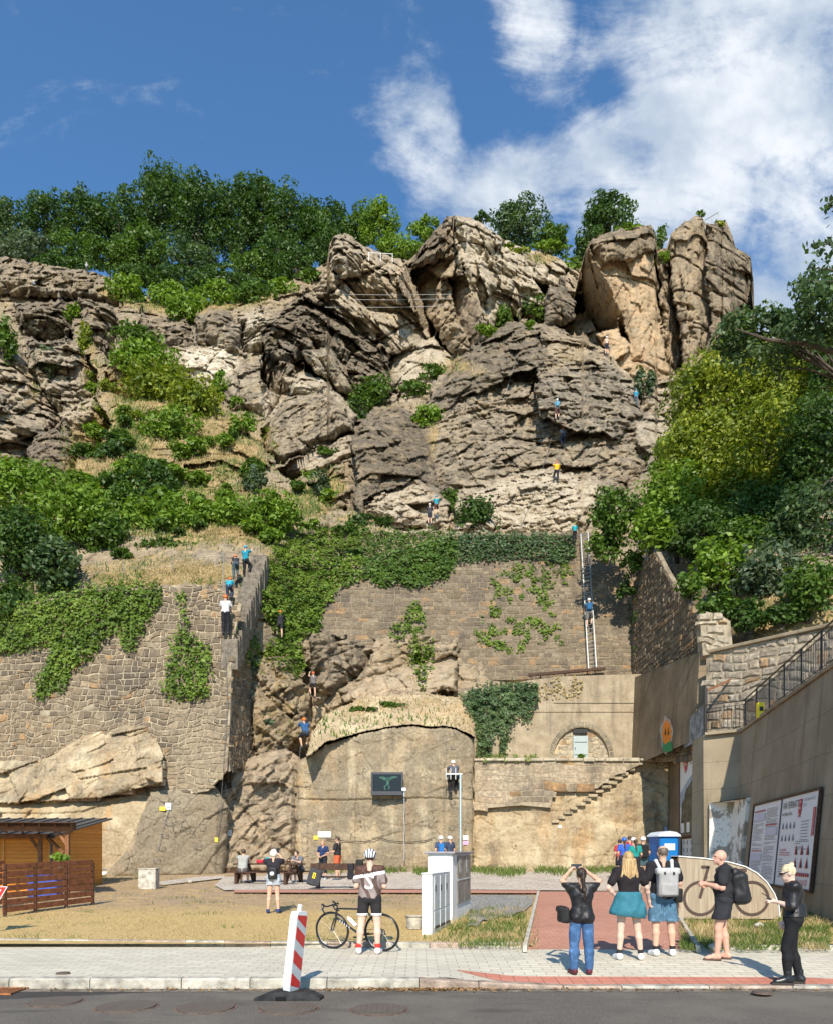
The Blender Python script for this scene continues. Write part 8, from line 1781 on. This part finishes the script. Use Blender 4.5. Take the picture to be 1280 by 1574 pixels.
m_ = MB(); m_.prism([bq(1042, 1414)]+[bq(*c_) for c_ in cur], .05, (0, 0, .02)); part(m_, 'board', wood_mat(), t); m_ = MB(); m_.prism([bq(1042, 1414)]+[bq(*c_) for c_ in cur], .05, (0, .45, .02)); part(m_, 'back_board', DKW, t)
m_ = MB()
for a_, b_ in zip(cur[:-1], cur[1:]): (x0, z0), (x1, z1) = bq(*a_), bq(*b_); m_.bar((x0, .24, z0+.03), (x1, .24, z1+.03), .54, .022, (-(z1-z0), 0, (x1-x0)))
part(m_, 'rim', WHT_P, t)
m_ = MB(); m_.box((-.012, .25, .72), (.03, .5, 1.40)); part(m_, 'side_board', DKW, t)
SY = plain('dark_brown_symbol', (.075, .05, .04), .6, var=.1, bmp=0); sm = MB()
def flat_ring(cx, cy, r, w, a0=0., a1=2*math.pi, n=44):
    x, z = bq(cx, cy); r *= sc; w *= sc; q = []
    for k in range(n): 
        A0, A1 = a0+(a1-a0)*k/n, a0+(a1-a0)*(k+1)/n; c = [(x+rr*math.cos(a), z+rr*math.sin(a)) for rr, a in ((r-w/2, A0), (r+w/2, A0), (r+w/2, A1), (r-w/2, A1))]; sm.add([(p, -.012, s_) for p, s_ in c], [(0, 1, 2, 3)])
def flat_bar(a, b, w): (x0, z0), (x1, z1) = bq(*a), bq(*b); sm.bar((x0, -.006, z0+.02), (x1, -.006, z1+.02), .014, w*sc, Vector((-(z1-z0), 0, x1-x0)).normalized())
flat_ring(1076, 1381, 25, 4.4); flat_ring(1155, 1381, 25, 4.4)
flat_bar((1088, 1334), (1075, 1382), 4.4); flat_bar((1077, 1334), (1090, 1334), 4.4); flat_bar((1086, 1350), (1086, 1350.5), 4); flat_bar((1127, 1339), (1147, 1339), 4.8); flat_bar((1137, 1340), (1129, 1380), 4.4); flat_bar((1086, 1358), (1130, 1354), 4.); flat_bar((1086, 1358), (1126, 1382), 4.4); flat_bar((1128, 1380), (1155, 1382), 4.4)
part(sm, 'bicycle_symbol', SY, t)
t = thing('portable_toilet', (P(1027, 1350, 30.6)[0], 30.6, gz(30.6)), 'blue portable toilet with an arched pale roof beside the dark wall', 'portable toilet', rz=.12); BP = plain('blue_toilet_plastic', (.012, .17, .48), .4, var=.08, bmp=.05); DB = plain('dark_blue_toilet_plastic', (.02, .05, .13), .4)
m_ = MB(); m_.box((0, .55, 1.03), (1.08, 1.10, 2.0), bev=.03); part(m_, 'cabin', BP, t); m_ = MB(); m_.box((.0, -.02, 1.0), (.86, .04, 1.86), bev=.01); dr_ = part(m_, 'door', BP, t); m_ = MB(); m_.box((.04, -.05, 1.55), (.56, .014, .30)); part(m_, 'notice', WHS, dr_); m_ = MB(); m_.box((-.34, -.06, 1.05), (.06, .04, .16)); part(m_, 'handle', BLKP, dr_)
for x_ in (-.54, .54): m_ = MB(); m_.box((x_, .0, 1.0), (.09, .09, 2.02), bev=.02); part(m_, 'corner_post', DB, t)
m_ = MB(); arc = [(-.62, 2.02), (-.58, 2.10), (-.38, 2.22), (0, 2.27), (.38, 2.22), (.58, 2.10), (.62, 2.02)]; m_.prism(arc, 1.3, (0, -.12, 0)); part(m_, 'roof', plain('pale_roof_plastic', (.60, .66, .72), .4), t); m_ = MB(); m_.tube([(.3, .9, 2.15), (.3, .9, 2.5)], .05, 8); part(m_, 'vent_pipe', DB, t)
m_ = MB(); m_.box((0, .55, .04), (1.14, 1.16, .1)); part(m_, 'base', DB, t); t.scale = (.80, .85, .90)
def board_thing(name, A, B, h, label, cat, frame, tilt=0.0, fw=.05, th=.06):
    A, B = Vector(A), Vector(B); d = B-A; t = thing(name, A, label, cat, rz=math.atan2(d.y, d.x)); t.rotation_euler = (tilt, 0, math.atan2(d.y, d.x)); w = math.hypot(d.x, d.y)
    m_ = MB(); m_.box((w/2, th*.4, h/2), (w, th*.6, h)); part(m_, 'backing', WHS, t)
    fr_ = MB()
    for (c, s_) in (((w/2, 0, -fw/2), (w+2*fw, th, fw)), ((w/2, 0, h+fw/2), (w+2*fw, th, fw)), ((-fw/2, 0, h/2), (fw, th, h)), ((w+fw/2, 0, h/2), (fw, th, h))): fr_.box(c, s_)
    part(fr_, 'frame', frame, t); return t, w
def lines(t, x, z, w, rows, dz, mat, rg, th=.018, y=-.006, name='text_block'):
    m_ = MB()
    for k in range(rows):
        if rg.random() < .12: continue
        ww = w*(rg.uniform(.82, 1.0) if rg.random() < .8 else rg.uniform(.3, .7)); m_.add([(x, y, z-k*dz), (x+ww, y, z-k*dz), (x+ww, y, z-k*dz+th), (x, y, z-k*dz+th)], [(0, 1, 2, 3)])
    m_.build(name, mat, t)
def txt(t, s_, x, z, size, mat, name='lettering', align='LEFT', bold=False, rot=0., y=-.008):
    o = textmesh(s_, size, mat, t, name, .0, align, bold); o.data.transform(Matrix.Translation((x, y, z)) @ Matrix.Rotation(rot, 4, 'Y') @ Matrix.Rotation(rad(90), 4, 'X')); return o
def crest(t, x, z, w, h, y=-.008):
    m_ = MB(); p_ = [(-.5, .5), (.5, .5), (.5, -.1), (.35, -.38), (0, -.55), (-.35, -.38), (-.5, -.1)]; m_.add([(x+a*w, y, z+b_*h) for a, b_ in p_], [tuple(range(7))]); m_.build('crest', INKR, t)
    m_ = MB(); 
    for (cx_, cz_, r_) in ((0, .16, .25), (0, -.18, .25)):
        for k in range(10):
            a0 = .6+k*.45; a1 = a0+.36; m_.add([(x+(cx_+r*math.cos(a))*w, y-.004, z+(cz_+r*.7*math.sin(a))*h) for r, a in ((r_, a0), (r_+.09, a0), (r_+.09, a1), (r_, a1))], [(0, 1, 2, 3)])
    m_.build('crest_emblem', WHS, t)
# big information board on the concrete wall
rg = random.Random(3); tl = -math.atan2(.58, ZT); zb_ = .82
def wpt(Y, z, off=.07): return (5.766+.209*Y+.58*z/ZT-off, Y, z)
t, w = board_thing('information_board', wpt(24.77, zb_), wpt(18.2, zb_), 2.45, 'large white VIA FERRATA information board on the concrete wall', 'information board', DKW, tl, .07, .07)
m_ = MB(); m_.box((w/2, -.012, 1.22), (.05, .02, 2.45)); part(m_, 'divider', DGREY, t)
for cx_ in (.18, 1.72):
    lines(t, cx_, 2.25, 1.38, 50, .043, INK, rg, .014)
for (x, z) in ((.18, 2.22), (1.72, 1.74), (.18, .95)): m_ = MB(); m_.add([(x, -.009, z), (x+1.38, -.009, z), (x+1.38, -.009, z+.03), (x, -.009, z+.03)], [(0, 1, 2, 3)]); m_.build('heading', INKR, t); m_ = MB(); m_.add([(x, -.010, z-.30), (x+1.38, -.010, z-.30), (x+1.38, -.010, z-.06), (x, -.010, z-.06)], [(0, 1, 2, 3)]); m_.build('text_box', plain('lilac_box', (.55, .56, .64), .5, var=.1, bmp=0), t)
R0 = w/2+.1
txt(t, 'VIA FERRATA', R0+.08, 2.22, .27, INKD, 'title'); txt(t, 'PASTÝŘSKÁ STĚNA', R0+.08, 1.98, .11, INKD, 'title', bold=True); crest(t, R0+1.72, 2.10, .30, .46); txt(t, 'STATUTÁRNÍ MĚSTO', R0+1.98, 2.28, .105, INK, 'title'); txt(t, 'DĚČÍN', R0+1.98, 2.14, .105, INK, 'title')
m_ = MB(); x = R0+2.88; m_.add([(x, -.008, 1.30), (x+.1, -.008, 1.40), (x+.2, -.008, 1.30), (x+.2, -.008, 2.05), (x, -.008, 2.05)], [(0, 1, 2, 3, 4)]); m_.build('red_banner', INKR, t); txt(t, 'PROVOZNÍ ŘÁD', x+.1, 1.70, .085, WHS, 'banner_lettering', 'CENTER', rot=rad(90), y=-.012)
def tris(xs, zs, s_, mat, nm):
    m_ = MB()
    for z in zs:
        for x in xs: m_.add([(x-s_/2, -.008, z), (x+s_/2, -.008, z), (x, -.008, z+s_*1.15)], [(0, 1, 2)]); m_.add([(x-s_*.12, -.011, z), (x+s_*.5, -.011, z), (x, -.011, z+s_*.6)], [(0, 1, 2)])
    m_.build(nm, mat, t)
tris([R0+.25+k*.36 for k in range(4)], (1.58, 1.24), .17, INK, 'route_symbols'); tris([R0+1.75+k*.5 for k in range(3)], (.86, .52), .24, INKR, 'warning_symbols')
m_ = MB()
for k in range(3):
    for z in (.86, .52): x = R0+1.75+k*.5; m_ = MB(); m_.add([(x+.02, -.014, z+.01), (x+.13, -.014, z+.01), (x+.02, -.014, z+.18)], [(0, 1, 2)]); m_.build('symbol_shading', INKD, t)
txt(t, 'UPOZORNĚNÍ', R0+.15, .98, .10, INKR, 'heading'); lines(t, R0+.15, .90, 1.1, 2, .06, INKR, rg, .02); lines(t, R0+.15, .72, .55, 8, .07, INK, rg); lines(t, R0+.9, .72, .5, 8, .07, INKB, rg, .05); lines(t, R0+1.55, 1.86, 1.0, 1, .07, INK, rg); lines(t, R0+1.95, 1.72, .7, 7, .08, INK, rg); lines(t, R0+1.60, 1.20, 1.25, 5, .05, INK, rg)
m_ = MB()
for k in range(9): x = R0+1.62+k*.16; m_.add([(x, -.008, .30), (x+.10, -.008, .30), (x+.10, -.008, .40), (x, -.008, .40)], [(0, 1, 2, 3)])
m_.build('sponsor_marks', INKR, t); txt(t, 'DĚČÍN JE BOŽÍ', R0+2.3, .14, .19, INKR, 'slogan', 'CENTER')
# tall picture board on the shaded wall
def spt(Y, z, off=.08): return (7.07+.155*Y-off+.03*z, Y, z)
t, w = board_thing('picture_board', spt(35.9, 2.55), spt(31.06, 2.55), 3.85, 'tall weathered board with a red crest and a dark rock picture on the shaded wall', 'picture board', plain('worn_wood_frame', (.16, .09, .06), .7, var=.3), 0., .10, .08)
m_ = MB(); pic = [(.15, .02), (w-.02, .02), (w-.02, 1.7), (w*.86, 1.9), (w*.82, 2.3), (w*.70, 2.2), (w*.62, 2.45), (w*.45, 2.25), (w*.30, 2.1), (w*.22, 1.7), (w*.1, 1.5)]; m_.add([(x, -.010, z) for x, z in pic], [tuple(range(len(pic)))]); m_.build('rock_picture', plain('printed_rock', (.13, .115, .075), .7, var=.5, scale=2.5, bmp=0), t)
m_ = MB(); pic = [(.02, 1.3), (w-.02, 1.6), (w-.02, 2.85), (w*.7, 2.75), (w*.4, 2.5), (.05, 2.0)]; m_.add([(x, -.006, z) for x, z in pic], [tuple(range(len(pic)))]); m_.build('sky_picture', plain('printed_sky', (.38, .44, .52), .7, var=.3, scale=2.5, bmp=0), t)
crest(t, w*.28, 3.25, .85, .75); txt(t, 'STATUTÁRNÍ MĚSTO', w*.46, 3.55, .26, INK, 'title'); txt(t, 'DĚČÍN', w*.46, 3.20, .26, INK, 'title')
for x in (.35, 1.6, 3.0): m_ = MB(); m_.add([(x, -.014, .1), (x+.7, -.014, .1), (x+.7, -.014, .55), (x, -.014, .55)], [(0, 1, 2, 3)]); m_.build('caption', WHS, t)
t, w = board_thing('rules_board', spt(35.2, 1.2), spt(31.0, 1.2), 1.15, 'low white board with a grid of small symbols under the tall picture board', 'information board', DKW, 0., .06, .07)
m_ = MB()
for i_ in range(5):
    for j in range(3): x, z = .35+i_*.82, .2+j*.34; m_ = MB(); m_.add([(x, -.008, z), (x+.16, -.008, z), (x+.16, -.008, z+.2), (x, -.008, z+.2)], [(0, 1, 2, 3)]); m_.build('symbol', INK, t)
pass; lines(t, .62, .95, .3, 1, .1, INKR, rg)
# steel edge strip beside the boards
t = thing('steel_strip', (11.72, 30.1, .6), 'dark red steel edge post right of the tall picture board', 'post'); m_ = MB(); m_.box((0, 0, 2.8), (.12, .14, 5.6)); part(m_, 'post', plain('dark_red_steel', (.14, .05, .035), .6, var=.3), t)
# yellow hydrant thing on the walkway
t = thing('yellow_cabinet', (P(1168, 1110, 25.2)[0], 25.2, ZT), 'small yellow box on the walkway behind the railing', 'box'); m_ = MB(); m_.box((0, 0, .25), (.2, .2, .5), bev=.02); part(m_, 'box', YEL, t); m_ = MB(); m_.box((0, -.11, .28), (.12, .02, .14)); part(m_, 'label', INKD, t)
# litter in the gutter
rng = np.random.default_rng(8); n = 900; xg = np.concatenate([rng.normal(.05, .5, 500), rng.uniform(-5, 6, 400)]); yg = 10.20-np.abs(rng.normal(0, .07, n)); C_ = np.stack([xg, yg, -.118+rng.uniform(0, .02, n)], 1); N_ = np.stack([rng.normal(0, .4, n), rng.normal(0, .4, n), np.ones(n)], 1)
o = leafmesh('dry_leaves', C_, N_, .030, rng.uniform(0, 1, n), leaf_material('brown_litter', (.12, .06, .025), (.30, .17, .07), (.45, .30, .14), .1), None, 2.2, rng); o['kind'] = 'stuff'
# pale stones in the verge
for k, (px, py, r) in enumerate(((1098, 1461, .10), (1166, 1427, .09), (292, 1358, .10))): 
    o = sn_obj('stone', [('e', (0, 0, r*.6), (r, r*.8, r*.7))], .02, GRAN3, None, noise=folds(.012, 30.)); o.location = G(px, py); tag(o, ['pale stone in the verge near the flip-flops', 'pale stone in the grass right of the bicycle panel', 'pale stone right of the concrete block'][k], 'stone')
